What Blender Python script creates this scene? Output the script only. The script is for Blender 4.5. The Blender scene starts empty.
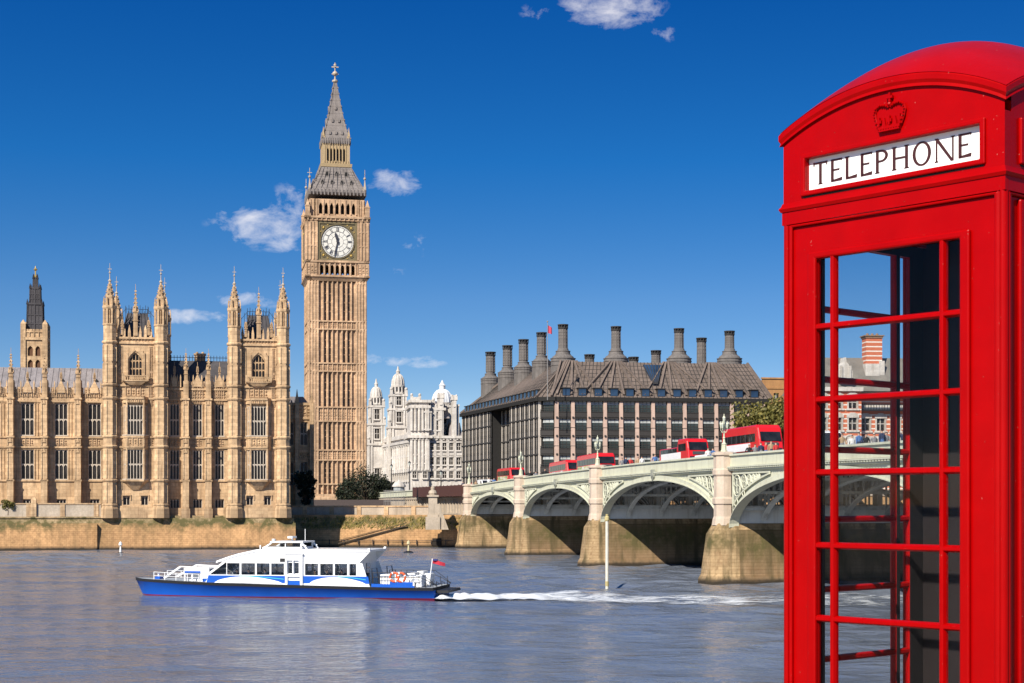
import bpy, bmesh, math, random
from mathutils import Matrix, Vector
R = math.radians
sc = bpy.context.scene
col = sc.collection
random.seed(7)
F, CX, CY, CAMZ = 1600.0, 512.0, 502.5, 6.4

# ------------------------------------------------------------------ camera
cd = bpy.data.cameras.new('camera'); cam = bpy.data.objects.new('camera', cd); col.objects.link(cam)
cam.location = (0, 0, CAMZ); cam.rotation_euler = (R(90), 0, 0)
cd.sensor_width = 36; cd.lens = F*36/1024; cd.shift_y = (CY-341.5)/1024
cd.clip_start = 0.1; cd.clip_end = 20000
sc.camera = cam

# ------------------------------------------------------------------ light
SUN_AZ, SUN_EL = 31, 38                     # degrees left of the view axis (behind the camera), height
S = Vector((-math.sin(R(SUN_AZ))*math.cos(R(SUN_EL)), -math.cos(R(SUN_AZ))*math.cos(R(SUN_EL)), math.sin(R(SUN_EL))))
ld = bpy.data.lights.new('sun', 'SUN'); ld.energy = 4.6; ld.angle = R(0.5); ld.color = (1.0, 0.93, 0.82)
lo = bpy.data.objects.new('sun', ld); col.objects.link(lo)
lo.rotation_euler = (-S).to_track_quat('-Z', 'Y').to_euler()
w = bpy.data.worlds.new('World'); sc.world = w; w.use_nodes = True
nt = w.node_tree; nt.nodes.clear()
def wn(t, **k):
    n = nt.nodes.new(t)
    for a, b in k.items(): setattr(n, a, b)
    return n
def wl(a, b): nt.links.new(a, b)
def wmath(op, a, b=None, c=None):
    n = wn('ShaderNodeMath', operation=op)
    for i, v in enumerate((a, b, c)):
        if v is None: continue
        if isinstance(v, (int, float)): n.inputs[i].default_value = v
        else: wl(v, n.inputs[i])
    return n.outputs[0]
wout = wn('ShaderNodeOutputWorld'); wbg = wn('ShaderNodeBackground')
tc = wn('ShaderNodeTexCoord')
sky = wn('ShaderNodeTexSky', sky_type='NISHITA', sun_disc=False, sun_elevation=R(SUN_EL), sun_rotation=R(180+SUN_AZ),
         altitude=400, air_density=1.0, dust_density=0.25, ozone_density=4.0)
stretch = wn('ShaderNodeMapping', vector_type='POINT'); stretch.inputs['Scale'].default_value = (1, 1, 2.6)
wl(tc.outputs['Generated'], stretch.inputs['Vector'])
nrm = wn('ShaderNodeVectorMath', operation='NORMALIZE'); wl(stretch.outputs[0], nrm.inputs[0]); wl(nrm.outputs[0], sky.inputs['Vector'])
hsv = wn('ShaderNodeHueSaturation'); hsv.inputs['Saturation'].default_value = 1.28; hsv.inputs['Hue'].default_value = 0.492
hsv.inputs['Value'].default_value = 1.0
wl(sky.outputs[0], hsv.inputs['Color'])
# clouds: soft masks round fixed directions of the sky, broken up by noise
sep = wn('ShaderNodeSeparateXYZ'); wl(tc.outputs['Generated'], sep.inputs[0])
az_ = wmath('ARCTAN2', sep.outputs[0], sep.outputs[1]); el_ = wmath('ARCSINE', sep.outputs[2])
cmap = wn('ShaderNodeMapping'); cmap.inputs['Scale'].default_value = (1, 1, 1.5); wl(tc.outputs['Generated'], cmap.inputs[0])
n1 = wn('ShaderNodeTexNoise'); n1.inputs['Scale'].default_value = 46; n1.inputs['Detail'].default_value = 8; n1.inputs['Roughness'].default_value = 0.62
n1.inputs['Distortion'].default_value = 0.3
wl(cmap.outputs[0], n1.inputs['Vector'])
CL = [ # px, py, half width, half height, strength (photograph pixels -> angles)
    (612, 8, 62, 24, 1.0), (537, 12, 20, 12, .55), (662, 34, 24, 9, .45), (268, 224, 66, 28, 1.0), (248, 216, 40, 17, .85), (290, 206, 24, 26, .75), (283, 243, 34, 11, .9), (394, 183, 32, 16, 1.0),
    (375, 186, 16, 8, .6), (192, 317, 52, 9, .95), (258, 300, 52, 10, .8), (412, 362, 42, 8, .9), (370, 360, 24, 7, .8), (420, 245, 26, 14, .44), (395, 274, 20, 10, .40)]
tot = None
for px, py, hw, hh, st in CL:
    a0 = math.atan2((px-CX)/F, 1); e0 = math.atan2((CY-py)/F, math.hypot(1, (px-CX)/F))
    dx = wmath('MULTIPLY', wmath('SUBTRACT', az_, a0), F/hw)
    dy = wmath('MULTIPLY', wmath('SUBTRACT', el_, e0), F/hh)
    d2 = wmath('ADD', wmath('MULTIPLY', dx, dx), wmath('MULTIPLY', dy, dy))
    m = wmath('MULTIPLY', wmath('MAXIMUM', wmath('SUBTRACT', 1.0, d2), 0.0), st)
    tot = m if tot is None else wmath('MAXIMUM', tot, m)
thr = wmath('SUBTRACT', n1.outputs[0], wmath('SUBTRACT', 0.625, wmath('MULTIPLY', tot, 0.31)))
cm = wmath('MINIMUM', wmath('MAXIMUM', wmath('MULTIPLY', thr, 2.3), 0.0), 1.0)
cm = wmath('MULTIPLY', cm, wmath('MINIMUM', wmath('MULTIPLY', tot, 2.2), 0.88))
cmix = wn('ShaderNodeMix', data_type='RGBA'); wl(cm, cmix.inputs[0]); 
# clear deep blue of a dry autumn sky: paler by the horizon, deepest 15-25 degrees up
eln = wmath('DIVIDE', el_, R(40))
tint = wn('ShaderNodeValToRGB'); wl(eln, tint.inputs[0]); te = tint.color_ramp.elements
te[0].position = 0.0; te[0].color = (1.4, 1.04, .86, 1); te[1].position = 1.0; te[1].color = (.85, 1.0, 1.05, 1)
for p_, c_ in ((.05, (1.5, 1.0, .85, 1)), (.10, (1.5, .95, .83, 1)), (.18, (1.40, .97, .98, 1)), (.30, (.44, .87, 1.15, 1)), (.44, (.16, .66, 1.09, 1)), (.62, (.2, .7, 1.1, 1))):
    e_ = te.new(p_); e_.color = c_
tmul = wn('ShaderNodeMix', data_type='RGBA', blend_type='MULTIPLY'); tmul.inputs[0].default_value = 1.0
wl(hsv.outputs[0], tmul.inputs[6]); wl(tint.outputs[0], tmul.inputs[7]); wl(tmul.outputs[2], cmix.inputs[6])
cmix.inputs[7].default_value = (7.4, 7.15, 7.2, 1)
wl(cmix.outputs[2], wbg.inputs['Color']); wbg.inputs['Strength'].default_value = 0.085
wl(wbg.outputs[0], wout.inputs['Surface'])
sc.view_settings.view_transform = 'Standard'; sc.view_settings.look = 'None'
sc.view_settings.exposure = 0.75; sc.view_settings.gamma = 1; sc.view_settings.use_curve_mapping = False
sc.cycles.use_denoising = True
sc.cycles.max_bounces = 8; sc.cycles.transparent_max_bounces = 24
sc.cycles.sample_clamp_indirect = 4

# ------------------------------------------------------------------ helpers
def X_(px, D): return (px-CX)*D/F
def Z_(py, D): return CAMZ+(CY-py)*D/F

class MB:
    """collects polygons and links them as ONE mesh object"""
    def __init__(s, M=None): s.v = []; s.f = []; s.m = []; s.M = M or Matrix.Identity(4); s.mi = 0
    def add(s, vs, fs):
        b = len(s.v); s.v += [s.M @ Vector(v) for v in vs]
        for f in fs: s.f.append([b+i for i in f]); s.m.append(s.mi)
    def box(s, x0, x1, y0, y1, z0, z1):
        s.add([(x0,y0,z0),(x1,y0,z0),(x1,y1,z0),(x0,y1,z0),(x0,y0,z1),(x1,y0,z1),(x1,y1,z1),(x0,y1,z1)],
              [(3,2,1,0),(4,5,6,7),(0,1,5,4),(1,2,6,5),(2,3,7,6),(3,0,4,7)])
    def cbox(s, cx, cy, wx, wy, z0, z1): s.box(cx-wx/2, cx+wx/2, cy-wy/2, cy+wy/2, z0, z1)
    def loft(s, rings, cap=True):
        n = len(rings[0]); vs = [p for r in rings for p in r]; fs = []
        for k in range(len(rings)-1):
            for i in range(n):
                j = (i+1) % n; fs.append((k*n+i, k*n+j, (k+1)*n+j, (k+1)*n+i))
        if cap: fs.append(tuple(reversed(range(n)))); fs.append(tuple((len(rings)-1)*n+i for i in range(n)))
        s.add(vs, fs)
    def prism(s, poly, z0, z1): s.loft([[(x,y,z0) for x,y in poly], [(x,y,z1) for x,y in poly]])
    def lathe(s, cx, cy, prof, n=8, rot=0.0):
        s.loft([[(cx+r*math.cos(rot+2*math.pi*i/n), cy+r*math.sin(rot+2*math.pi*i/n), z) for i in range(n)] for r, z in prof])
    def pyr(s, cx, cy, w0, w1, z0, z1, wy0=None, wy1=None):
        a, b = w0/2, w1/2; c = (wy0 or w0)/2; d = (wy1 or w1)/2
        s.loft([[(cx-a,cy-c,z0),(cx+a,cy-c,z0),(cx+a,cy+c,z0),(cx-a,cy+c,z0)], [(cx-b,cy-d,z1),(cx+b,cy-d,z1),(cx+b,cy+d,z1),(cx-b,cy+d,z1)]])
    def exz(s, poly, y0, y1):      # polygon in x,z (counter-clockwise seen from -y), thickness y0..y1
        n = len(poly); vs = [(x,y0,z) for x,z in poly]+[(x,y1,z) for x,z in poly]
        fs = [tuple(range(n)), tuple(reversed(range(n, 2*n)))]
        for i in range(n): j = (i+1) % n; fs.append((i, n+i, n+j, j))
        s.add(vs, fs)
    def tube(s, pts, r, n=6, r1=None):
        pts = [Vector(p) for p in pts]; rings = []
        for i, p in enumerate(pts):
            d = (pts[min(i+1, len(pts)-1)]-pts[max(i-1, 0)]).normalized()
            a = d.orthogonal().normalized() if i == 0 else (a - d*a.dot(d)).normalized()
            b = d.cross(a); rr = r if r1 is None else r+(r1-r)*i/(len(pts)-1)
            rings.append([tuple(p+rr*(a*math.cos(2*math.pi*k/n)+b*math.sin(2*math.pi*k/n))) for k in range(n)])
        s.loft(rings)
    def bar(s, p, q, wd, hg=None):   # square bar between two points
        p, q = Vector(p), Vector(q); d = (q-p).normalized(); hg = hg or wd
        up = Vector((0,0,1)) if abs(d.z) < .95 else Vector((0,1,0))
        a = d.cross(up).normalized()*wd/2; b = a.cross(d).normalized()*hg/2
        s.loft([[tuple(x) for x in (p-a-b, p+a-b, p+a+b, p-a+b)], [tuple(x) for x in (q-a-b, q+a-b, q+a+b, q-a+b)]])
    def ball(s, c, r, n=8, m=5, sz=1.0):
        s.lathe(c[0], c[1], [(max(r*math.sin(math.pi*k/m), r*.02), c[2]-r*sz*math.cos(math.pi*k/m)) for k in range(m+1)], n)
    def ring(s, c, R0, r, n=20, m=8, ax='y'):
        vs = []; fs = []
        for i in range(n):
            a = 2*math.pi*i/n
            for k in range(m):
                b = 2*math.pi*k/m; q = R0+r*math.cos(b); u, v, h = q*math.cos(a), q*math.sin(a), r*math.sin(b)
                vs.append((c[0]+u, c[1]+h, c[2]+v) if ax == 'y' else (c[0]+u, c[1]+v, c[2]+h))
        for i in range(n):
            for k in range(m): fs.append((i*m+k, i*m+(k+1) % m, ((i+1) % n)*m+(k+1) % m, ((i+1) % n)*m+k))
        s.add(vs, fs)
    def panel(s, x0, x1, z0, z1, y0, y1, ops):
        """wall slab y0..y1 with rectangular openings (x0,x1,z0,z1), one closed skin"""
        xs = sorted({x0, x1} | {min(max(v, x0), x1) for o in ops for v in o[:2]})
        zs = sorted({z0, z1} | {min(max(v, z0), z1) for o in ops for v in o[2:4]})
        nx, nz = len(xs)-1, len(zs)-1
        def solid(i, k):
            if i < 0 or k < 0 or i >= nx or k >= nz: return False
            a, b = (xs[i]+xs[i+1])/2, (zs[k]+zs[k+1])/2
            return not any(o[0] < a < o[1] and o[2] < b < o[3] for o in ops)
        idx = {}; vs = []; fs = []
        def V(i, k, d):
            q = (i, k, d)
            if q not in idx: idx[q] = len(vs); vs.append((xs[i], y1 if d else y0, zs[k]))
            return idx[q]
        for i in range(nx):
            for k in range(nz):
                if not solid(i, k): continue
                fs.append((V(i,k,0), V(i+1,k,0), V(i+1,k+1,0), V(i,k+1,0)))
                fs.append((V(i,k+1,1), V(i+1,k+1,1), V(i+1,k,1), V(i,k,1)))
                if not solid(i-1, k): fs.append((V(i,k,1), V(i,k,0), V(i,k+1,0), V(i,k+1,1)))
                if not solid(i+1, k): fs.append((V(i+1,k,0), V(i+1,k,1), V(i+1,k+1,1), V(i+1,k+1,0)))
                if not solid(i, k-1): fs.append((V(i,k,1), V(i+1,k,1), V(i+1,k,0), V(i,k,0)))
                if not solid(i, k+1): fs.append((V(i,k+1,0), V(i+1,k+1,0), V(i+1,k+1,1), V(i,k+1,1)))
        s.add(vs, fs)
    def archfill(s, x0, x1, zs, zt, y0, y1, n=5, pointed=True):
        """fills the two corners over an arch that springs at zs and peaks at zt"""
        c = (x0+x1)/2; hw = (x1-x0)/2
        for sg in (-1, 1):
            pts = []
            for i in range(n+1):
                t = i/n
                x = c+sg*hw*(1-t)
                zz = zs+(zt-zs)*(math.sqrt(max(0, 1-(1-t)**2)) if not pointed else t**.62)
                pts.append((x, zz))
            poly = pts+[(c+sg*hw, zt)]
            if sg > 0: poly = poly[::-1]
            poly = poly[::-1]
            s.exz(poly, y0, y1)
    def build(s, name, mats, parent=None, smooth=False, bevel=0, loc=None):
        me = bpy.data.meshes.new(name); me.from_pydata([tuple(v) for v in s.v], [], s.f)
        mats = mats if isinstance(mats, (list, tuple)) else [mats]
        for m in mats: me.materials.append(m)
        if len(mats) > 1: me.polygons.foreach_set('material_index', s.m)
        bm = bmesh.new(); bm.from_mesh(me); bmesh.ops.recalc_face_normals(bm, faces=bm.faces); bm.to_mesh(me); bm.free()
        if smooth: me.polygons.foreach_set('use_smooth', [True]*len(me.polygons))
        o = bpy.data.objects.new(name, me); col.objects.link(o)
        if parent: o.parent = parent
        if loc: o.location = loc
        if bevel:
            b = o.modifiers.new('bevel', 'BEVEL'); b.width = bevel; b.segments = 2; b.limit_method = 'ANGLE'; b.angle_limit = R(40)
        return o

def tag(o, label=None, cat=None, group=None, kind=None):
    if label: o['label'] = label
    if cat: o['category'] = cat
    if group: o['group'] = group
    if kind: o['kind'] = kind
    return o
def empty(name, loc=(0,0,0), rz=0.0):
    o = bpy.data.objects.new(name, None); col.objects.link(o); o.location = loc; o.rotation_euler = (0,0,rz); o.empty_display_size = .5
    return o
def put(o, parent, loc=(0,0,0), rz=0.0, scale=None):     # a copy of one part under a thing
    c = o.copy(); col.objects.link(c); c.parent = parent; c.location = loc; c.rotation_euler = (0,0,rz)
    if scale: c.scale = scale
    for ch in o.children:
        d = ch.copy(); col.objects.link(d); d.parent = c
    return c
def copy_tree(o, parent=None):
    c = o.copy(); col.objects.link(c); c.parent = parent
    for ch in list(o.children): copy_tree(ch, c)
    return c

# ------------------------------------------------------------------ materials
class NT:
    def __init__(s, name):
        s.mat = bpy.data.materials.new(name); s.mat.use_nodes = True; s.t = s.mat.node_tree; s.b = s.t.nodes['Principled BSDF']
    def n(s, t, **k):
        x = s.t.nodes.new(t)
        for a, b in k.items():
            if a in x.inputs.keys(): x.inputs[a].default_value = b
            else: setattr(x, a, b)
        return x
    def l(s, a, b): s.t.links.new(a, b)
    def coord(s, scale=(1,1,1), kind='Object'):
        c = s.n('ShaderNodeTexCoord'); m = s.n('ShaderNodeMapping'); m.inputs['Scale'].default_value = scale
        s.l(c.outputs[kind], m.inputs[0]); return m.outputs[0]
    def noise(s, vec, scale, detail=4, rough=.55, dist=0.0):
        x = s.n('ShaderNodeTexNoise'); x.inputs['Scale'].default_value = scale; x.inputs['Detail'].default_value = detail
        x.inputs['Roughness'].default_value = rough; x.inputs['Distortion'].default_value = dist; s.l(vec, x.inputs['Vector']); return x.outputs[0]
    def ramp(s, fac, stops):
        x = s.n('ShaderNodeValToRGB'); e = x.color_ramp.elements
        while len(e) < len(stops): e.new(.5)
        for i, (p, c) in enumerate(stops): e[i].position = p; e[i].color = (*c[:3], 1) if isinstance(c, (tuple, list)) else (c, c, c, 1)
        s.l(fac, x.inputs[0]); return x.outputs[0]
    def mix(s, fac, a, b, mode='MIX'):
        x = s.n('ShaderNodeMix', data_type='RGBA', blend_type=mode)
        for i, v in ((0, fac), (6, a), (7, b)):
            if isinstance(v, (int, float)): x.inputs[i].default_value = v
            elif isinstance(v, (tuple, list)): x.inputs[i].default_value = (*v[:3], 1)
            else: s.l(v, x.inputs[i])
        return x.outputs[2]
    def math(s, op, a, b=0.0, clamp=False):
        x = s.n('ShaderNodeMath', operation=op, use_clamp=clamp)
        for i, v in ((0, a), (1, b)):
            if isinstance(v, (int, float)): x.inputs[i].default_value = v
            else: s.l(v, x.inputs[i])
        return x.outputs[0]
    def z(s):
        c = s.n('ShaderNodeTexCoord'); q = s.n('ShaderNodeSeparateXYZ'); s.l(c.outputs['Object'], q.inputs[0]); return q.outputs
    def col(s, v):
        if isinstance(v, (tuple, list)): s.b.inputs['Base Color'].default_value = (*v[:3], 1)
        else: s.l(v, s.b.inputs['Base Color'])
    def set(s, rough=.6, metal=0, spec=.5, coat=0, ior=None):
        s.b.inputs['Roughness'].default_value = rough; s.b.inputs['Metallic'].default_value = metal
        s.b.inputs['Specular IOR Level'].default_value = spec; s.b.inputs['Coat Weight'].default_value = coat
        if ior: s.b.inputs['IOR'].default_value = ior
    def bump(s, h, strength=.3, dist=.1):
        x = s.n('ShaderNodeBump'); x.inputs['Strength'].default_value = strength; x.inputs['Distance'].default_value = dist
        s.l(h, x.inputs['Height']); s.l(x.outputs[0], s.b.inputs['Normal'])

def stone(name, c, var=.35, scale=.35, rough=.85, streak=True, dirt=(.10,.075,.055), dirt_amt=.5, blocks=0.0):
    m = NT(name); v = m.coord()
    n1 = m.noise(v, scale, 5); n2 = m.noise(v, scale*7, 4, .6)
    lo = tuple(x*(1-var) for x in c); hi = tuple(min(1, x*(1+var*.6)) for x in c)
    base = m.mix(m.ramp(n1, [(.32, 0.0), (.68, 1.0)]), lo, hi)
    base = m.mix(m.ramp(n2, [(.35, 0.0), (.75, .75)]), base, tuple(x*(1-var*1.2) for x in c))
    if streak:
        vs = m.coord((1.6, 1.6, .12)); n3 = m.noise(vs, 1.2, 4, .6)
        base = m.mix(m.math('MULTIPLY', m.ramp(n3, [(.5, 0.0), (.72, 1.0)]), dirt_amt), base, dirt)
    if blocks:
        rot = m.n('ShaderNodeMapping'); rot.inputs['Rotation'].default_value = (R(90), 0, 0); m.l(m.coord(), rot.inputs[0])
        bk = m.n('ShaderNodeTexBrick'); m.l(rot.outputs[0], bk.inputs['Vector'])
        for k_, v_ in (('Scale', 1.0), ('Brick Width', 1.15), ('Row Height', .48), ('Mortar Size', .018), ('Color1', (1.12,1.10,1.06,1)), ('Color2', (.80,.76,.72,1)), ('Mortar', (.62,.56,.50,1))): bk.inputs[k_].default_value = v_
        base = m.mix(blocks, base, bk.outputs[0], 'MULTIPLY')
    m.col(base); m.set(rough, spec=.25); m.bump(n2, .35, .06); return m.mat
def plain(name, c, rough=.6, metal=0, spec=.4, coat=0, var=.12, scale=3.0):
    m = NT(name)
    n = m.noise(m.coord(), scale, 4)
    m.col(m.mix(m.ramp(n, [(.3, 0.0), (.7, 1.0)]), tuple(x*(1-var) for x in c), tuple(min(1, x*(1+var)) for x in c)))
    m.set(rough, metal, spec, coat); return m.mat
def dark_glass(name, c=(.012,.014,.018), rough=.08, var=.5, scale=.6, spec=.5):
    m = NT(name); n = m.noise(m.coord(), scale, 3)
    m.col(m.mix(m.ramp(n, [(.35, 0.0), (.65, 1.0)]), tuple(x*(1-var) for x in c), tuple(x*(1+var*2) for x in c)))
    m.set(rough, spec=spec); m.bump(m.noise(m.coord(), .9, 2), .06, .2); return m.mat
def clear_glass(name, tint=(.93,.96,.96), refl=1.0):
    m = NT(name); t = m.t; t.nodes.remove(m.b)
    out = [n for n in t.nodes if n.type == 'OUTPUT_MATERIAL'][0]
    tr = m.n('ShaderNodeBsdfTransparent'); tr.inputs[0].default_value = (*tint, 1)
    gl = m.n('ShaderNodeBsdfGlossy'); gl.inputs['Roughness'].default_value = .02
    fr = m.n('ShaderNodeFresnel'); fr.inputs[0].default_value = 1.45
    mx = m.n('ShaderNodeMixShader'); m.l(m.math('MULTIPLY', fr.outputs[0], refl), mx.inputs[0]); m.l(tr.outputs[0], mx.inputs[1]); m.l(gl.outputs[0], mx.inputs[2])
    m.l(mx.outputs[0], out.inputs['Surface']); return m.mat

MT = {}
MT['lime'] = stone('warm_limestone', (.60,.42,.25), .38, .30, dirt=(.15,.09,.05), dirt_amt=.65, blocks=.8)
MT['lime_carved'] = stone('carved_limestone', (.50,.34,.205), .45, .9, dirt=(.13,.085,.05), dirt_amt=.5)
MT['lime_tower'] = stone('tower_limestone', (.58,.40,.255), .35, .22, dirt=(.17,.11,.07), dirt_amt=.6, blocks=.7)
MT['white_stone'] = stone('portland_stone', (.60,.56,.51), .24, .25, dirt=(.28,.24,.19), dirt_amt=.75, blocks=.35)
MT['white_frame'] = plain('pale_window_frame', (.62,.60,.56), .6)
MT['mullion'] = plain('grey_mullion', (.46,.39,.31), .7)
MT['win'] = dark_glass('leaded_window_glass', (.024,.021,.019), .25, spec=.22)
MT['slate'] = stone('blue_grey_slate', (.075,.07,.075), .35, .8, dirt=(.03,.03,.03))
MT['slate_pale'] = stone('pale_lead_roof', (.25,.225,.225), .25, .7, dirt=(.09,.08,.08))
MT['iron'] = plain('dark_iron', (.025,.025,.028), .5, .4)
MT['gold'] = plain('gilding', (.62,.42,.12), .35, .6)
MT['chimney_metal'] = stone('chimney_metal', (.155,.14,.13), .25, .9, dirt=(.06,.055,.05))
MT['castiron_roof'] = stone('cast_iron_roof', (.225,.198,.182), .25, .9, dirt=(.08,.07,.065))
# ------------------------------------------------------------------ water, ground, quay
def water_mat():
    m = NT('river_water'); m.t.nodes.remove(m.b)
    out = [n for n in m.t.nodes if n.type == 'OUTPUT_MATERIAL'][0]
    m.b = m.n('ShaderNodeBsdfPrincipled'); m.l(m.b.outputs[0], out.inputs['Surface'])
    big = m.noise(m.coord((.010, .022, 1)), 1.0, 3, .5)
    m.col(m.mix(m.ramp(big, [(.35, 0.0), (.65, 1.0)]), (.108,.126,.165), (.138,.156,.194)))
    m.set(.13, spec=.5, ior=1.33)
    a = m.noise(m.coord((.55, 1.0, 1)), .55, 3, .55, .4)
    b = m.noise(m.coord((.6, 1.0, 1)), 1.9, 3, .6, .3)
    c = m.noise(m.coord((.25, .5, 1)), .12, 2, .5)
    h = m.math('ADD', m.math('MULTIPLY', a, .55), m.math('ADD', m.math('MULTIPLY', b, .20), m.math('MULTIPLY', c, .9)))
    d = m.noise(m.coord((.5, 1.0, 1)), 4.2, 2, .5)
    h = m.math('ADD', h, m.math('MULTIPLY', d, .07))
    m.bump(h, .6, .8); return m.mat
import numpy as np
_r = np.random.RandomState(4); WV = []
for i in range(80):                              # wind chop: many short waves, crests mostly across the view, two slow swells
    lam = 1.7*(11/1.7)**_r.rand()**1.25; th_ = math.pi/2+_r.randn()*.55
    WV.append((2*math.pi/lam*math.cos(th_), 2*math.pi/lam*math.sin(th_), .027*lam/(2*math.pi), _r.rand()*6.283))
WX0, WX1, WY0, WY1 = -135.0, 62.0, 26.0, 219.0
def wave(x, y):
    x = np.asarray(x, float); y = np.asarray(y, float); h = np.zeros(np.broadcast(x, y).shape)
    for kx, ky, a, p in WV: h += a*np.sin(kx*x+ky*y+p+.6*np.sin(.05*x+.08*y+p))
    gust = .62+.38*np.sin(x*.045+1.3*np.sin(y*.031)+y*.06)
    fade = np.clip(np.minimum(np.minimum(x-WX0, WX1-x), np.minimum(y-WY0, WY1-y))/6, 0, 1)
    return h*gust*fade
nx_, ny_ = 330, 430
gx, gy = np.meshgrid(np.linspace(WX0, WX1, nx_), np.linspace(WY0, WY1, ny_), indexing='ij'); gz = wave(gx, gy)
vs = np.stack([gx, gy, gz], -1).reshape(-1, 3); ii, jj = np.meshgrid(np.arange(nx_-1), np.arange(ny_-1), indexing='ij'); q_ = (ii*ny_+jj).ravel()
fc = np.stack([q_, q_+ny_, q_+ny_+1, q_+1], -1)
nb = len(vs); B_ = [(-3000,-400), (3000,-400), (3000,4000), (-3000,4000), (WX0,WY0), (WX1,WY0), (WX1,WY1), (WX0,WY1)]
vs = np.concatenate([vs, np.array([(x, y, 0) for x, y in B_], float)]); fc = np.concatenate([fc, nb+np.array([(0,1,5,4), (1,2,6,5), (2,3,7,6), (3,0,4,7)])])
me = bpy.data.meshes.new('river_water'); me.vertices.add(len(vs)); me.vertices.foreach_set('co', vs.ravel()); me.loops.add(fc.size); me.loops.foreach_set('vertex_index', fc.ravel().astype(np.int32))
me.polygons.add(len(fc)); me.polygons.foreach_set('loop_start', np.arange(0, fc.size, 4, dtype=np.int32)); me.polygons.foreach_set('loop_total', np.full(len(fc), 4, dtype=np.int32)); me.update(calc_edges=True); me.validate()
me.polygons.foreach_set('use_smooth', [True]*len(me.polygons)); me.materials.append(water_mat())
wo = bpy.data.objects.new('river_water', me); col.objects.link(wo); tag(wo, kind='structure')
land = stone('paved_ground', (.20,.19,.17), .3, .1, streak=False)
g = MB(); g.box(-3000, 3000, 232, 9000, -1, 4.62)
tag(g.build('ground', land), kind='structure')
paving = NT('quay_paving')
bt = paving.n('ShaderNodeTexBrick'); paving.l(paving.coord(), bt.inputs['Vector'])
for k_, v_ in (('Scale', 1.6), ('Mortar Size', .012), ('Color1', (.24,.23,.21,1)), ('Color2', (.19,.18,.17,1)), ('Mortar', (.07,.07,.065,1))): bt.inputs[k_].default_value = v_
paving.col(bt.outputs[0]); paving.set(.8)
g = MB(); g.box(-60, 80, -80, 7.2, -1, 4.9)
tag(g.build('pavement', paving.mat), kind='structure')

# river walls of stained stone
def wallmat(name, zmoss0, zmoss1, c=(.50,.29,.135), pmin=0.0, streak=.0):
    m = NT(name); v = m.coord(); o = m.z()
    n1 = m.noise(v, .22, 5, .6); n2 = m.noise(v, 1.6, 5, .65); n3 = m.noise(m.coord((1, 1, .5)), .5, 5, .6)
    base = m.mix(m.ramp(n1, [(.3, 0.0), (.7, 1.0)]), tuple(x*.72 for x in c), tuple(x*1.25 for x in c))
    base = m.mix(m.ramp(n2, [(.42, 0.0), (.75, .7)]), base, (.20,.115,.055))
    bk = m.n('ShaderNodeTexBrick'); m.l(m.coord((1, 1, 1)), bk.inputs['Vector'])
    rot = m.n('ShaderNodeMapping'); rot.inputs['Rotation'].default_value = (R(90), 0, 0); m.l(m.coord(), rot.inputs[0]); m.l(rot.outputs[0], bk.inputs['Vector'])
    bk.inputs['Scale'].default_value = .9; bk.inputs['Mortar Size'].default_value = .025; bk.inputs['Color1'].default_value = (1,1,1,1); bk.inputs['Color2'].default_value = (.8,.8,.8,1); bk.inputs['Mortar'].default_value = (.5,.45,.4,1)
    base = m.mix(.50, base, bk.outputs[0], 'MULTIPLY')
    pt = m.noise(m.coord((1, 1, .6)), .16, 3, .5)
    zz = m.math('ADD', o[2], m.math('MULTIPLY', m.math('SUBTRACT', n3, .5), 3.2))
    moss = m.math('SUBTRACT', 1.0, m.math('ABSOLUTE', m.math('DIVIDE', m.math('SUBTRACT', zz, (zmoss0+zmoss1)/2), (zmoss1-zmoss0)/2)), True)
    base = m.mix(m.math('MULTIPLY', m.math('MULTIPLY', moss, m.ramp(n2, [(.3, .3), (.6, 1.0)])), m.ramp(pt, [(.36, pmin), (.56, 1.5)]), True), base, (.10,.085,.032))
    if streak:
        sn = m.noise(m.coord((1.1, 1.1, .10)), 1.0, 4, .6); base = m.mix(m.math('MULTIPLY', m.ramp(sn, [(.46, 0.0), (.66, 1.0)]), streak), base, (.085,.065,.030))
    wet = m.ramp(m.math('ADD', o[2], m.math('MULTIPLY', n2, .5)), [(.42, 1.0), (.85, 0.0)])
    base = m.mix(wet, base, (.035,.027,.018))
    m.col(base); m.set(.85, spec=.25); m.bump(n2, .5, .12); return m.mat
MT['wall'] = wallmat('stained_river_wall', 2.4, 4.8, pmin=.35, streak=.35)
MT['ledge'] = wallmat('mossy_ledge', 2.6, 4.9, (.46,.33,.19), pmin=.9)
MT['pierstone'] = wallmat('tidal_pier_stone', 2.2, 4.6, (.42,.29,.155), pmin=.4, streak=.95)
MT['coping'] = stone('pale_coping', (.46,.38,.29), .25, .5, dirt=(.18,.15,.11))

PY = R(10)                                   # the far bank and the palace front turn 10 degrees away to the right
PX0, PD0 = X_(135, 217), 217.0
def pal(xl, yl=0.0): return Vector((PX0+xl*math.cos(PY)-yl*math.sin(PY), PD0+xl*math.sin(PY)+yl*math.cos(PY), 0))
def fs(px, yl=0.0):                          # photograph column -> distance along the palace front
    k = (px-CX)/F; c, s_ = math.cos(PY), math.sin(PY)
    X0 = PX0-yl*s_; D0 = PD0+yl*c
    return (k*D0-X0)/(c-k*s_)
def zp(y, D=217.0): return Z_(y, D)

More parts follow.
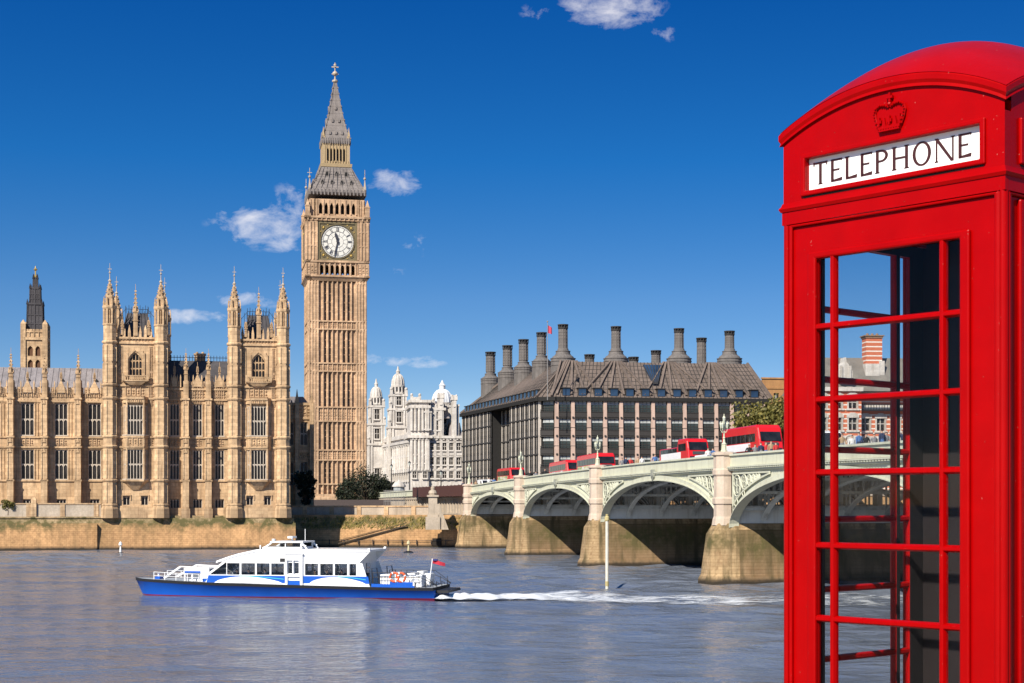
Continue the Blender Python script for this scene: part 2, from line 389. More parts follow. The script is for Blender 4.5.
pr = empty('river_wall', (PX0, PD0, 0), PY)
tag(pr, 'long stained stone river wall under the palace, brown with a dark green moss band', 'wall')
g = MB(); xr = fs(291)
lv = [(-1.0, -1.2), (2.6, -.75), (3.6, -.5)]
g.loft([[(-70,y,z),(xr+.6,y,z),(xr+.6,6,z),(-70,6,z)] for z, y in lv]); g.build('wall', MT['wall'], pr)
g = MB(); g.loft([[(-70,-.45,3.6),(xr+.4,-.45,3.6),(xr+.4,6,3.6),(-70,6,3.6)], [(-70,-.25,4.3),(xr+.4,-.25,4.3),(xr+.4,6,4.3),(-70,6,4.3)]])
g.box(-70, fs(101), -.45, .1, 4.3, 4.5)
g.box(-70, xr+.4, .1, 12, 4.3, 4.62)
g.build('ledge', MT['ledge'], pr)
g = MB()
for px in (97,): x = fs(px); g.box(x-.12, x+.12, -1.35, -.5, .2, 3.5)
g.build('pilaster', MT['wall'], pr)
# terrace parapet in front of the left wing
g = MB(); x1 = fs(101); g.box(-70, x1, -.2, .25, 4.5, 6.15)
tp = empty('terrace_wall', (PX0, PD0, 0), PY); tag(tp, 'low pale stone terrace parapet in front of the palace left wing', 'wall')
g.build('parapet', MT['coping'], tp)
g = MB(); g.box(-70, x1, -.3, .35, 6.15, 6.32)
x = x1-.6
while x > -70: g.box(x-.3, x+.3, -.32, -.2, 4.52, 6.12); x -= 4.4
g.build('coping', MT['lime'], tp)
g = MB(); x = fs(34)
g.box(x-.35, x+.35, -.5, .4, 4.5, 6.7); g.pyr(x, -.05, .8, .3, 6.7, 7.1); g.build('pier', MT['lime'], tp)

# wall right of the palace, set back, with a weedy ledge
wr = empty('river_wall', (X_(286, 230), 230, 0), R(-5))
tag(wr, 'stained river wall between palace and bridge, weeds growing along its sloping ledge', 'wall')
xw = 25.2
g = MB(); g.loft([[(-4,0,-1),(xw,0,-1),(xw,9,-1),(-4,9,-1)], [(-4,.35,2.5),(xw,.35,2.5),(xw,9,2.5),(-4,9,2.5)], [(-4,1.5,4.1),(xw,1.5,4.1),(xw,9,4.1),(-4,9,4.1)], [(-4,1.6,4.62),(xw,1.6,4.62),(xw,9,4.62),(-4,9,4.62)]])
g.build('wall', MT['wall'], wr)
g = MB(); g.bar((7.6,-.05,.5), (17.5,.3,3.1), .35, .16); g.bar((7.6,-.02,.95), (17.5,.33,3.5), .08, .08); g.build('river_stair', plain('dark_stair_stone', (.06,.045,.03), .9), wr)  # stair in one even dark brown
g = MB(); g.box(21.2, 22.5, -.03, .3, .25, 1.3); g.build('drain_opening', plain('drain_dark', (.02,.014,.01), .9), wr)
g = MB(); xx = .0
while xx < xw-1: g.box(xx, xx+.1, -.16, 0.0, .4, 1.1); xx += 2.1
g.box(0, xw-1, -.14, -.08, .95, 1.02); g.build('mooring_rail', MT['iron'], wr)
def weedmat(name, c1, c2):
    m = NT(name); n = m.noise(m.coord(), 1.3, 3); m.col(m.mix(m.ramp(n, [(.35,0.0),(.65,1.0)]), c1, c2)); m.set(.8, spec=.2); return m.mat
MT['weed'] = weedmat('weeds', (.09,.085,.022), (.26,.19,.06))
g = MB()
for i in range(1500):
    t = random.random(); x = 2+t*(xw-2.2); y = .4+random.random()*1.15; z = 2.5+(y-.35)/1.15*1.6
    if random.random() > .35+.65*math.sin(x*.55)**2: continue
    a = random.random()*6.28; s_ = .06+.10*random.random(); hgt = s_*(1+2*random.random())
    g.add([(x-s_*math.cos(a), y-s_*math.sin(a), z-.05), (x+s_*math.cos(a), y+s_*math.sin(a), z-.05), (x+.5*s_*math.cos(a)+.1, y, z+hgt), (x-.5*s_*math.cos(a), y, z+hgt)], [(0,1,2,3)])
wd = g.build('weeds', MT['weed']); wd.location = wr.location; wd.rotation_euler = wr.rotation_euler; tag(wd, kind='stuff')
# pale parapet wall behind
pw = empty('terrace_wall', (X_(286, 230), 230, 0), R(-5)); tag(pw, 'low pinkish stone parapet wall above the weedy river wall', 'wall')
g = MB(); g.box(-4, 20.2, 3.4, 4.0, 4.6, 5.75); g.build('parapet', MT['coping'], pw)
g = MB(); g.box(-4, 20.2, 3.3, 4.1, 5.75, 5.95)
for i in range(6): x = -2+i*4; g.box(x-.3, x+.3, 3.25, 3.4, 4.62, 5.75)
g.build('coping', MT['lime'], pw)
# ------------------------------------------------------------------ palace on the river
def carve(mb, x0, x1, z0, z1, y, n, seed, d=.14):
    """carved tracery: small proud knobs, diamonds and ribs"""
    rg = random.Random(seed)
    for i in range(n):
        x = x0+(x1-x0)*(i+.5)/n; wv = (x1-x0)/n
        h = z1-z0
        mb.box(x-wv*.36, x+wv*.36, y-d*.5, y, z0+h*.12, z0+h*.2)
        for q in range(2):
            zc = z0+h*(.38+.3*q)+rg.uniform(-.05,.05)*h; s_ = min(wv*.34, h*.17)
            mb.loft([[(x+s_,y,zc),(x,y,zc+s_),(x-s_,y,zc),(x,y,zc-s_)], [(x+s_*.3,y-d,zc),(x,y-d,zc+s_*.3),(x-s_*.3,y-d,zc),(x,y-d,zc-s_*.3)]])
        mb.box(x-wv*.5-.04, x-wv*.5+.04, y-d*.9, y, z0, z1)
def ribs(mb, x0, x1, z0, z1, y, step, d=.1, wd=.1):
    n = max(1, round((x1-x0)/step))
    for i in range(n+1):
        x = x0+(x1-x0)*i/n; mb.box(x-wd/2, x+wd/2, y-d, y, z0, z1)
    mb.box(x0, x1, y-d*.8, y, z1-.12, z1-.02)
def window_mesh(name, wd, hg, nv, trans, parent, loc, arch=False, blind=False):
    """window = glass, with a stone frame of mullions and transoms as its child"""
    g = MB(); g.box(-wd/2, wd/2, .32, .4, 0, hg); o = g.build(name, MT['win'], parent, loc=loc)
    f = MB(); t = .085
    for i in range(1, nv):
        x = -wd/2+wd*i/nv; f.box(x-t/2, x+t/2, .16, .33, 0, hg)
    for zt_ in trans: f.box(-wd/2, wd/2, .19, .33, hg*zt_-.06, hg*zt_+.06)
    f.box(-wd/2, -wd/2+.07, .12, .33, 0, hg); f.box(wd/2-.07, wd/2, .12, .33, 0, hg); f.box(-wd/2-.1, wd/2+.1, -.08, .33, -.12, .02)
    for i in range(nv):                       # cusped heads
        a = -wd/2+wd*i/nv
        for zt_ in list(trans)+[1.0]: f.archfill(a, a+wd/nv, hg*zt_-.42, hg*zt_-.05, .2, .33, 3)
    if arch: f.archfill(-wd/2, wd/2, hg*.62, hg, .0, .33, 6)
    f.build('frame', MT['lime'] if arch else MT['mullion'], o); return o
def pinnacle_mesh(name, parent, loc, w0, zs, z1, z2, mat=None):
    """square shaft, gablets, crocketed spirelet and finial"""
    g = MB(); g.cbox(0, 0, w0, w0, 0, zs); g.cbox(0, 0, w0*1.3, w0*1.3, zs*.62, zs*.66); g.cbox(0, 0, w0*1.35, w0*1.35, zs-.1, zs+.08)
    for a in range(4):
        dx, dy = ((0,-1),(1,0),(0,1),(-1,0))[a]; g.pyr(dx*w0*.5, dy*w0*.5, w0*.5, .04, zs+.05, zs+w0*1.5)
    g.pyr(0, 0, w0*.82, .07, zs+.08, z1)
    k = 5
    for i in range(1, k):
        q = i/k; r = w0*.41*(1-q)+.05; z = zs+.1+(z1-zs)*q
        for a in range(4): dx, dy = ((1,1),(1,-1),(-1,1),(-1,-1))[a]; g.cbox(dx*r, dy*r, .13, .13, z-.07, z+.09)
    g.cbox(0, 0, .26, .26, z1-.12, z1+.08); g.cbox(0, 0, .05, .05, z1, z2)
    return g.build(name, mat or MT['lime'], parent, loc=loc)

palace = empty('palace', (PX0, PD0, 0), PY)
tag(palace, 'long honey stone Gothic palace with two turreted pavilions on the river wall', 'palace')
ZS = dict(base=4.3, plinth=zp(505), s1=zp(480.5), w1a=zp(479), w1b=zp(449.5), s2=zp(447), s3=zp(437), w2a=zp(435), w2b=zp(403), s4=zp(398.5), s5=zp(385.5), s6=zp(343), bat=zp(331.5))
def turret_mesh(parent, loc):
    g = MB(); r = .92; o8 = R(22.5)
    g.lathe(0, 0, [(r*1.35, ZS['base']), (r*1.3, ZS['plinth']-.5), (r*1.02, ZS['plinth']), (r, ZS['s6'])], 8, o8)
    for z in (ZS['plinth'], ZS['s1'], ZS['s2'], ZS['s3'], ZS['s4'], ZS['s5'], ZS['s6']): g.lathe(0, 0, [(r*1.08, z-.2), (r*1.2, z-.05), (r*1.2, z+.1), (r*1.05, z+.22)], 8, o8)
    zz = [ZS['plinth']+.3, ZS['s1']-.3, ZS['s1']+.3, ZS['s2']-.3, ZS['s3']+.3, ZS['s4']-.4, ZS['s4']+.3, ZS['s5']-.3, ZS['s5']+.3, (ZS['s5']+ZS['s6'])/2, (ZS['s5']+ZS['s6'])/2+.3, ZS['s6']-.4]
    for i in range(8):                        # corner ribs = sunk panels between
        a = o8+2*math.pi*i/8; x, y = r*math.cos(a), r*math.sin(a)
        for k in range(0, len(zz), 2): g.cbox(x, y, .17, .17, zz[k], zz[k+1])
    # open stage
    z0, z1, z2, z3 = ZS['s6']+.3, zp(307), zp(282), zp(264)
    g.lathe(0, 0, [(r*.98, z0-.1), (r*.98, z0+1.9), (r*1.08, z0+2.0), (r*1.08, z0+2.2), (r*.68, z0+2.25), (r*.68, z1)], 8, o8)
    for i in range(8):
        a = o8+2*math.pi*i/8; x, y = r*.9*math.cos(a), r*.9*math.sin(a)
        g.cbox(x, y, .24, .24, z0+2.2, z1+.35); g.pyr(x*1.02, y*1.02, .24, .03, z1+.35, z1+1.25)
        b = a+R(22.5); g.cbox(.75*r*math.cos(b), .75*r*math.sin(b), .09, .09, z0+2.2, z1)
    g.lathe(0, 0, [(r*.95, z1-.5), (r*1.1, z1-.3), (r*1.12, z1), (r*.8, z1+.1)], 8, o8)
    # spire with crockets
    prof = [(r*.78, z1), (r*.66, z1+.8), (r*.62, z1+1.2), (r*.34, z1+(z2-z1)*.72), (.1, z2)]
    g.lathe(0, 0, prof, 8, o8)
    for q in range(8):
        t = q/8; z = z1+(z2-z1)*(.2+.75*t); rr = r*.72*(1-t)+.12
        for i in range(4): a = o8+i*math.pi/2+(q % 2)*math.pi/4; g.cbox(rr*math.cos(a), rr*math.sin(a), .17, .17, z-.1, z+.1)
    o = g.build('turret', MT['lime'], parent, loc=loc)
    f = MB(); f.lathe(0, 0, [(.07, z2-.2), (.24, z2+.05), (.07, z2+.3), (.05, z2+1.0), (.16, z2+1.15), (.04, z2+1.35), (.03, z3)], 6); f.cbox(0, 0, .5, .05, z2+1.6, z2+1.68)
    f.build('finial', MT['coping'], o); return o
TUR = turret_mesh(palace, (fs(110), -.3, 0))
TX = [fs(110), fs(161), fs(234.3), fs(283)]
for x in TX[1:]: put(TUR, palace, (x, -.3, 0))
for x in TX: put(TUR, palace, (x, 12.6, 0))

W_ORIEL = W_SIDE = W_ARCH = W_SMALL = W_BAY = None
wallg = MB(); carv = MB()
def pavilion(xl, xr, seed):
    global W_ORIEL, W_ARCH, W_SMALL, W_SIDE
    c = (xl+xr)/2; ow = 1.12; z = ZS
    ops = [(c-.86, c+.86, zp(376), zp(352.5)), (c-1.65, c-.75, zp(505), zp(496.5)), (c+.75, c+1.65, zp(505), zp(496.5))]
    wallg.panel(xl, xr, z['base'], z['bat']-.9, 0, .7, ops)
    wallg.box(xl, xr, .75, 12.9, z['base'], z['bat']-1.2)
    wallg.box(xl, xr, -.35, 0, z['base'], z['plinth']-.35); wallg.box(xl, xr, -.22, 0, z['plinth']-.35, z['plinth']-.1)
    for zz in (z['s1'], z['s2'], z['s3'], z['s4'], z['s5'], z['s6'], zp(338)): wallg.box(xl+.6, xr-.6, -.2, .0, zz-.13, zz+.13)
    # parapet and merlons
    n = 7; wv = (xr-xl-1.8)/n
    for i in range(n):
        a = xl+.9+wv*i
        wallg.box(a+.06, a+wv*.6, -.08, .4, z['bat']-.95, z['bat']+(.25 if i % 2 else .0))
        wallg.pyr(a+wv*.33, .15, wv*.5, .05, z['bat']+(.25 if i % 2 else .0), z['bat']+.9)
    carve(carv, xl+.9, xr-.9, z['s6']+.35, z['bat']-1.0, 0, 12, seed)
    # panelled flanks
    for a, b in ((xl+1.0, c-1.78), (c+1.78, xr-1.0)):
        ribs(wallg, a, b, z['s1']+.2, z['s2']-.2, 0, .62); carve(carv, a, b, z['s2']+.15, z['s3']-.15, 0, 2, seed+1)
        ribs(wallg, a, b, z['s3']+.2, z['s4']-1.1, 0, .62); carve(carv, a, b, z['s4']-1.0, z['s4']-.15, 0, 3, seed+2)
        carve(carv, a, b, z['s4']+.15, z['s5']-.15, 0, 3, seed+3)
        carve(carv, a+.1, b-.05, z['s5']+1.2, z['s6']-.6, 0, 2, seed+4); ribs(wallg, a, b, z['s5']+.4, z['s6']-.4, 0, .8)
        ribs(wallg, a, b, z['plinth']+2.1, z['s1']-.2, 0, 1.4)
    carve(carv, c-1.3, c+1.3, z['s4']+.15, z['s5']-.15, 0, 4, seed+5)
    # arched window with hood and balcony
    if W_ARCH is None: W_ARCH = window_mesh('window', 1.72, zp(352.5)-zp(376), 4, (.33, .66), palace, (c, .1, zp(376)), arch=True)
    else: put(W_ARCH, palace, (c, .1, zp(376)))
    wallg.box(c-1.25, c-.98, -.16, 0, zp(378), zp(353)); wallg.box(c+.98, c+1.25, -.16, 0, zp(378), zp(353))
    wallg.archfill(c-1.0, c+1.0, zp(360), zp(350.5), -.1, .02, 6)
    b = MB(); b.box(c-1.7, c+1.7, -.75, 0, zp(381.5), zp(380.3))
    for i in range(12): x = c-1.6+3.2*i/11; b.box(x-.07, x+.07, -.72, -.55, zp(380.3), zp(376.6))
    b.box(c-1.7, c+1.7, -.78, -.5, zp(376.6), zp(375.6)); b.pyr(c, -.35, 1.6, 2.9, zp(385), zp(381.5), .2, .7)
    for sx in (-1.62, 1.62): b.cbox(c+sx, -.65, .28, .28, zp(381), zp(374))
    b.build('balcony', MT['lime'], palace)
    # two-storey oriel
    o = MB(); yo = -1.0
    def ring_(x, y): return [(c-1.45+x, 0+y), (c-ow+x*.4, yo), (c+ow-x*.4, yo), (c+1.45-x, 0+y)]
    P = [(c-1.72, 0), (c-ow, yo), (c+ow, yo), (c+1.72, 0)]
    for za, zb in ((z['s1']-.1, z['w1a']), (z['w1b'], z['w2a']), (z['w2b'], z['s4']+.2)):
        o.prism(P, za, zb)
    for zz in (z['s1'], z['s2'], z['s3'], z['s4']): o.prism([(c-1.82, 0), (c-ow-.06, yo-.13), (c+ow+.06, yo-.13), (c+1.82, 0)], zz-.12, zz+.12)
    o.loft([[(c-.5, -.0, zp(490)), (c-.4, -.15, zp(490)), (c+.4, -.15, zp(490)), (c+.5, -.0, zp(490))], [(x, y, z['s1']-.1) for x, y in P]])
    for x, y in P[1:3]:
        o.cbox(x, y+.06, .2, .2, z['s1'], z['s4'])
    for za, zb in ((z['w1a'], z['w1b']), (z['w2a'], z['w2b'])):      # core behind the lights
        o.prism([(c-1.5, 0), (c-ow+.1, yo+.42), (c+ow-.1, yo+.42), (c+1.5, 0)], za, zb)
    carve(o, c-ow+.1, c+ow-.1, z['s2']+.15, z['s3']-.15, yo, 3, seed+6, .12); carve(o, c-ow+.1, c+ow-.1, z['w2b']+.02, z['s4']-.1, yo, 4, seed+7, .1)
    o.build('oriel', MT['lime'], palace)
    for za, zb in ((z['w1a'], z['w1b']), (z['w2a'], z['w2b'])):
        if W_ORIEL is None:
            W_ORIEL = window_mesh('window', 2.05, zb-za, 5, (.5,), palace, (c, yo, za)); W_SIDE = window_mesh('window', .95, zb-za, 2, (.5,), palace, (c-1.42, yo+.45, za)); W_SIDE.rotation_euler = (0,0,R(-60))
        else: put(W_ORIEL, palace, (c, yo, za)); put(W_SIDE, palace, (c-1.42, yo+.45, za), R(-60))
        put(W_SIDE, palace, (c+1.42, yo+.45, za), R(60))
    for x in (c-1.2, c+1.2):
        wallg.box(x-.62, x+.62, -.14, 0, zp(495.6), zp(494.6)); wallg.box(x-.62, x-.5, -.12, 0, zp(500), zp(495.6)); wallg.box(x+.5, x+.62, -.12, 0, zp(500), zp(495.6))
        if W_SMALL is None: W_SMALL = window_mesh('window', .9, zp(496.5)-zp(505), 2, (), palace, (x, .15, zp(505)))
        else: put(W_SMALL, palace, (x, .15, zp(505)))
    # steep iron roof
    rf = MB(); ya, yb = 1.6, 11.4; za, zb = z['bat']-1.2, zp(310)
    rf.loft([[(xl+1.2,ya,za),(xr-1.2,ya,za),(xr-1.2,yb,za),(xl+1.2,yb,za)], [(c-1.3,ya+2.6,zb),(c+1.3,ya+2.6,zb),(c+1.3,yb-2.6,zb),(c-1.3,yb-2.6,zb)]])
    for i in range(7):
        t = i/6; rf.bar((xl+1.2+(xr-xl-2.4)*t, ya-.05, za), (c-1.3+2.6*t, ya+2.55, zb), .14)
    rr = rf.build('roof', MT['slate'], palace)
    cr = MB()
    for (xa, xb, y) in ((c-1.5, c+1.5, ya+2.6), (c-1.5, c+1.5, yb-2.6)):
        for i in range(9): x = xa+(xb-xa)*i/8; cr.bar((x, y, zb), (x, y, zb+.9+.25*(i % 2)), .06)
        cr.bar((xa, y, zb+.6), (xb, y, zb+.6), .06)
    for sx in (-1, 1):
        for i in range(4): x = c+sx*(1.5+.42*i); cr.bar((x, ya+1.2, zb-1.2-.9*i), (x, ya+1.2, zb+.9-.65*i), .05)
        cr.bar((c+sx*1.5, ya+1.2, zb+.4), (c+sx*2.8, ya+1.2, zb-1.2), .05)
    cr.build('cresting', MT['iron'], rr)
    pinnacle_mesh('pinnacle', palace, (c, .0, z['bat']-.6), .56, zp(312)-z['bat']+.6, zp(291)-z['bat']+.6, zp(284)-z['bat']+.6)
    for sx in (-1, 1): pinnacle_mesh('pinnacle', palace, (c+sx*1.75, .0, z['bat']-.5), .34, 1.2, 2.0, 2.5)
pavilion(TX[0], TX[1], 10); pavilion(TX[2], TX[3], 30)

BUT = None
def buttress(x, y, ztop, parent):
    global BUT
    if BUT is None:
        g = MB(); wd = .86
        g.box(-wd/2-.15, wd/2+.15, -1.45, 0, ZS['base'], ZS['plinth']-.5); g.box(-wd/2, wd/2, -1.3, 0, ZS['plinth']-.5, ZS['s1'])
        g.box(-wd/2+.03, wd/2-.03, -1.15, 0, ZS['s1'], ZS['s4']); g.box(-wd/2+.08, wd/2-.08, -.65, 0, ZS['s4'], zp(380))
        for z in (ZS['s1'], ZS['s2'], ZS['s3'], ZS['s4']): g.box(-wd/2-.1, wd/2+.1, -1.3, 0, z-.12, z+.12)
        for a, b in ((ZS['s1'], ZS['s2']), (ZS['s2'], ZS['s3']), (ZS['s3'], ZS['s4'])):
            for sx in (-1, 1): g.box(sx*.33-.07, sx*.33+.07, -1.25, -1.15, a+.2, b-.3)
            g.pyr(0, -1.2, .5, .06, b-.75, b-.15, .12, .05)
        BUT = g.build('buttress', MT['lime'], parent, loc=(x, y, 0)); return
    put(BUT, parent, (x, y, 0))
def bay(c, hw, y, ww, nv, zpar, seed, small=True):
    """one bay of a wing between two buttresses"""
    global W_BAY
    z = ZS
    for k, (za, zb) in enumerate(((z['w1a'], z['w1b']), (z['w2a'], z['w2b']))):
        key = ('w', round(ww, 1), k)
        if key not in BAYW: BAYW[key] = window_mesh('window', ww, zb-za, nv, (.5,), palace, (c, y, za))
        else: put(BAYW[key], palace, (c, y, za))
        for sx in (-1, 1):
            a, b = sorted((c+sx*(ww/2+.12), c+sx*(hw-.45)))
            if b-a > .25: ribs(wallg, a, b, za-.1, zb+.1, y, .5)
    carve(carv, c-ww/2, c+ww/2, z['s2']+.15, z['s3']-.15, y, 3, seed); carve(carv, c-ww/2, c+ww/2, z['w2b']+.05, z['s4']-.1, y, 4, seed+1, .1)
    carve(carv, c-hw+.45, c+hw-.45, z['s4']+.2, zpar-.7, y, 6, seed+2)
    # parapet: pierced merlons and a gablet
    n = 7; wv = (2*hw-.8)/n
    for i in range(n):
        a = c-hw+.4+wv*i; wallg.box(a+.05, a+wv*.62, y-.05, y+.3, zpar-.7, zpar+.15)
    wallg.exz([(c-.6, zpar-.6), (c+.6, zpar-.6), (c+.45, zpar+.2), (c+.1, zpar+.95), (c-.1, zpar+.95), (c-.45, zpar+.2)], y-.2, y+.2)
    for q in (-.62, -.31, .31, .62): wallg.cbox(c+q*hw*1.25, y-.1, .16, .2, zpar-.7, zpar+.55); wallg.pyr(c+q*hw*1.25, y-.1, .2, .03, zpar+.55, zpar+1.05)
    carve(carv, c-hw+.45, c+hw-.45, zpar-.65, zpar+.05, y-.05, 8, seed+3, .1)
    pinnacle_mesh('pinnacle', palace, (c, y, zpar+.9), .2, .35, 1.2, 1.9)
    if small:
        key = 's'+str(round(ww, 1))
        if key not in BAYW: BAYW[key] = window_mesh('window', min(ww, 1.3), 1.35, 3, (), palace, (c, y+.1, z['base']+1.2))
        else: put(BAYW[key], palace, (c, y+.1, z['base']+1.2))
BAYW = {}
# middle range between the pavilions
ym = 1.2
xa, xb = TX[1]+.5, TX[2]-.5
cs = [fs(174.5, ym), fs(197.5, ym), fs(219.5, ym)]
ops = []
for c in cs:
    ops += [(c-.62, c+.62, ZS['w1a'], ZS['w1b']), (c-.62, c+.62, ZS['w2a'], ZS['w2b']), (c-.62, c+.62, ZS['base']+1.2, ZS['base']+2.55)]
wallg.panel(xa, xb, ZS['base'], zp(386), ym, ym+.7, ops); wallg.box(xa, xb, ym+.75, 16, ZS['base'], zp(388))
for zz in (ZS['s1'], ZS['s2'], ZS['s3'], ZS['s4'], zp(388)): wallg.box(xa, xb, ym-.18, ym, zz-.12, zz+.12)
wallg.box(xa, xb, ym-.4, ym, ZS['base'], ZS['plinth']-.4)
bx = [fs(186, ym), fs(208.5, ym)]
edges = [xa+.2]+bx+[xb-.2]
for i, c in enumerate(cs): bay(c, min(c-edges[i], edges[i+1]-c), ym, 1.24, 3, zp(381), 50+i*5)
for x in bx:
    buttress(x, ym, 0, palace); pinnacle_mesh('pinnacle', palace, (x, ym-.4, zp(382)), .46, zp(368)-zp(382), zp(352.5)-zp(382), zp(347)-zp(382))
rf = MB(); za, zb = zp(387), zp(356)
rf.loft([[(xa,ym+1,za),(xb,ym+1,za),(xb,15,za),(xa,15,za)], [(xa,ym+5,zb),(xb,ym+5,zb),(xb,11,zb),(xa,11,zb)]])
o = rf.build('roof', MT['slate'], palace)
cr = MB(); x = xa+.2
while x < xb: cr.cbox(x, ym+5, .07, .07, zb-.05, zb+.75); x += .42
cr.box(xa, xb, ym+4.97, ym+5.03, zb+.42, zb+.5); cr.build('cresting', MT['iron'], o)
g = MB(); x = fs(200, 8); g.box(x-.75, x+.75, 6.5, 8, zb-1, zp(348)); g.box(x-.85, x+.85, 6.4, 8.1, zp(349.5), zp(348))
for k in (-.4, .4): g.lathe(x+k, 7.2, [(.2, zp(348)), (.16, zp(346))], 8)
g.build('chimney', MT['lime_carved'], o)
# left wing, set back behind the terrace
yl = 2.6
bxs = [fs(78.5, yl)-i*(fs(78.5, yl)-fs(45, yl)) for i in range(6)]; st = bxs[0]-bxs[1]
xe = TX[0]-.4; xl0 = bxs[-1]-1
cs = [fs(94.5, yl)-st*i for i in range(6)]
ops = []
for c in cs:
    for za, zb in ((ZS['w1a'], ZS['w1b']), (ZS['w2a'], ZS['w2b'])): ops.append((c-.85, c+.85, za, zb))
    ops.append((c-.65, c+.65, ZS['base']+1.2, ZS['base']+2.55))
wallg.panel(xl0, xe, ZS['base'], zp(401), yl, yl+.7, ops); wallg.box(xl0, xe, yl+.75, 20, ZS['base'], zp(403))
for zz in (ZS['s1'], ZS['s2'], ZS['s3'], zp(401)): wallg.box(xl0, xe, yl-.18, yl, zz-.12, zz+.12)
zpar = zp(388)
wallg.box(xl0, xe, yl+.02, yl+.32, zp(401), zpar-.65)
for i, c in enumerate(cs): bay(c, st/2, yl, 1.7, 3, zpar, 80+5*i)
for x in bxs:
    buttress(x, yl, 0, palace); pinnacle_mesh('pinnacle', palace, (x, yl-.35, zp(384)), .52, zp(373)-zp(384), zp(355)-zp(384), zp(348)-zp(384))
rf = MB(); za, zb = zp(402), zp(370, 228)
rf.loft([[(xl0,yl+1,za),(xe,yl+1,za),(xe,18,za),(xl0,18,za)], [(xl0,yl+7,zb),(xe,yl+7,zb),(xe,12,zb),(xl0,12,zb)]])
x = xl0+.3
while x < xe: rf.bar((x, yl+.95, za), (x, yl+6.95, zb), .07); x += .75
o = rf.build('roof', MT['slate_pale'], palace)
dm = None
x = xl0+1.2; k = 0
while x < xe-.5:
    for rr, zz in enumerate((zp(389), zp(377.5))):
        t = (zz-za)/(zb-za)
        if dm is None:
            g = MB(); g.exz([(-.32, -.25), (.32, -.25), (.32, .12), (0, .5), (-.32, .12)], -.45, .5); dm = g.build('roof_vent', MT['iron'], palace, loc=(x+rr*1.1, yl+1+6*t, zz))
        else: put(dm, palace, (x+rr*1.1, yl+1+6*t, zz), scale=(1,1,1) if rr == 0 else (.6,.6,.6))
    x += 2.28
wallg.mi = 1; wallg.add([tuple(v) for v in carv.v], carv.f); wallg.build('wall', [MT['lime'], MT['lime_carved']], palace)

# ------------------------------------------------------------------ north range between the palace and the clock tower
D = 244
nr = empty('palace_range', (X_(300, D), D, 0), R(10)); tag(nr, 'shaded low palace range with a grey gable between the right pavilion and the clock tower', 'palace range')
g = MB(); zt = Z_(404, D); nx0, nx1 = X_(268, D)-X_(300, D), X_(314, D)-X_(300, D); cw = nx1-1.55
ops = [(cw-.55-2.1*i, cw+.55-2.1*i, Z_(445, D), Z_(422, D)) for i in range(3)]+[(cw-.55-2.1*i, cw+.55-2.1*i, Z_(485, D), Z_(462, D)) for i in range(3)]
g.panel(nx0, nx1, 4, zt, 0, .6, ops); g.box(nx0, nx1, .62, 22, 4, zt-.5)
for y in (451, 418, 404): g.box(nx0, nx1, -.2, 0, Z_(y, D)-.2, Z_(y, D)+.2)
carve(g, nx0, nx1, Z_(417, D), Z_(405, D), 0, 12, 5); carve(g, nx0, nx1, Z_(460, D), Z_(452, D), 0, 12, 6)
for x in (nx1-.4, cw-1.05, cw-3.1): g.box(x-.3, x+.3, -.7, 0, 4, zt); g.pyr(x, -.3, .6, .08, zt, zt+2.2)
g.build('wall', MT['lime'], nr)
g = MB(); g.exz([(nx0, zt-.4), (nx1-.3, zt-.4), (nx1-1.6, zt+1.2), (nx0, zt+1.2)], 1.2, 16); g.build('roof', MT['slate_pale'], nr)
g = MB(); g.box(cw-3.6, cw-1.6, 4.5, 7, zt-1, Z_(399, D)); g.box(cw-3.8, cw-1.4, 4.4, 7.1, Z_(399, D), Z_(398, D)); g.build('chimney', MT['white_stone'], nr)
wn0 = None
for i in range(3):
    for za, zb in ((Z_(445, D), Z_(422, D)), (Z_(485, D), Z_(462, D))):
        if wn0 is None: wn0 = window_mesh('window', 1.1, zb-za, 2, (.5,), nr, (cw-2.1*i, .1, za))
        else: put(wn0, nr, (cw-2.1*i, .1, za))

# ------------------------------------------------------------------ lantern tower behind the palace
D = 290
lt = empty('lantern_tower', (X_(35.5, D), D, 0), R(10)); tag(lt, 'square stone tower with a tall dark iron lantern rising behind the palace roof', 'tower')
k = D/F; hw = 11.6*k
g = MB(); z0, z1 = 8, Z_(340, D)
ops = [(-5*k-1*k, -1.2*k, Z_(357, D), Z_(347, D)), (1.2*k, 6*k, Z_(357, D), Z_(347, D)), (-6*k, -1.2*k, Z_(371, D), Z_(360.5, D)), (1.2*k, 6*k, Z_(371, D), Z_(360.5, D))]
for a in range(4):
    g.M = Matrix.Rotation(a*math.pi/2, 4, 'Z'); g.panel(-hw+.5, hw-.5, z0, z1, -hw, -hw+.5, ops)
    for o_ in ops: g.archfill(o_[0], o_[1], o_[3]-.5, o_[3], -hw, -hw+.4, 4)
    ribs(g, -hw+.5, hw-.5, z1+.4, Z_(333, D), -hw-.1, .8, .12, .14); g.box(-hw+.3, hw-.3, -hw-.25, -hw, z1-.2, z1+.3); g.box(-hw+.3, hw-.3, -hw-.05, -hw+.3, z1+.3, Z_(332, D))
    for i in range(5): x = -hw+.9+i*(2*hw-1.8)/4; g.box(x-.25, x+.25, -hw-.05, -hw+.3, Z_(332, D), Z_(330.4, D))
    g.cbox(-hw+.2, -hw+.2, .9, .9, z0, Z_(325, D)); g.pyr(-hw+.2, -hw+.2, .9, .1, Z_(325, D), Z_(321, D))
g.M = Matrix.Identity(4)
g.build('wall', MT['lime'], lt)
g = MB(); g.cbox(0, 0, hw*1.7, hw*1.7, z0, z1-.3); g.build('shade_core', plain('brown_shade', (.10,.045,.02), .8), lt).name = 'shade_infill'  # solid core; shade behind the openings is put into its brown colour
g = MB()
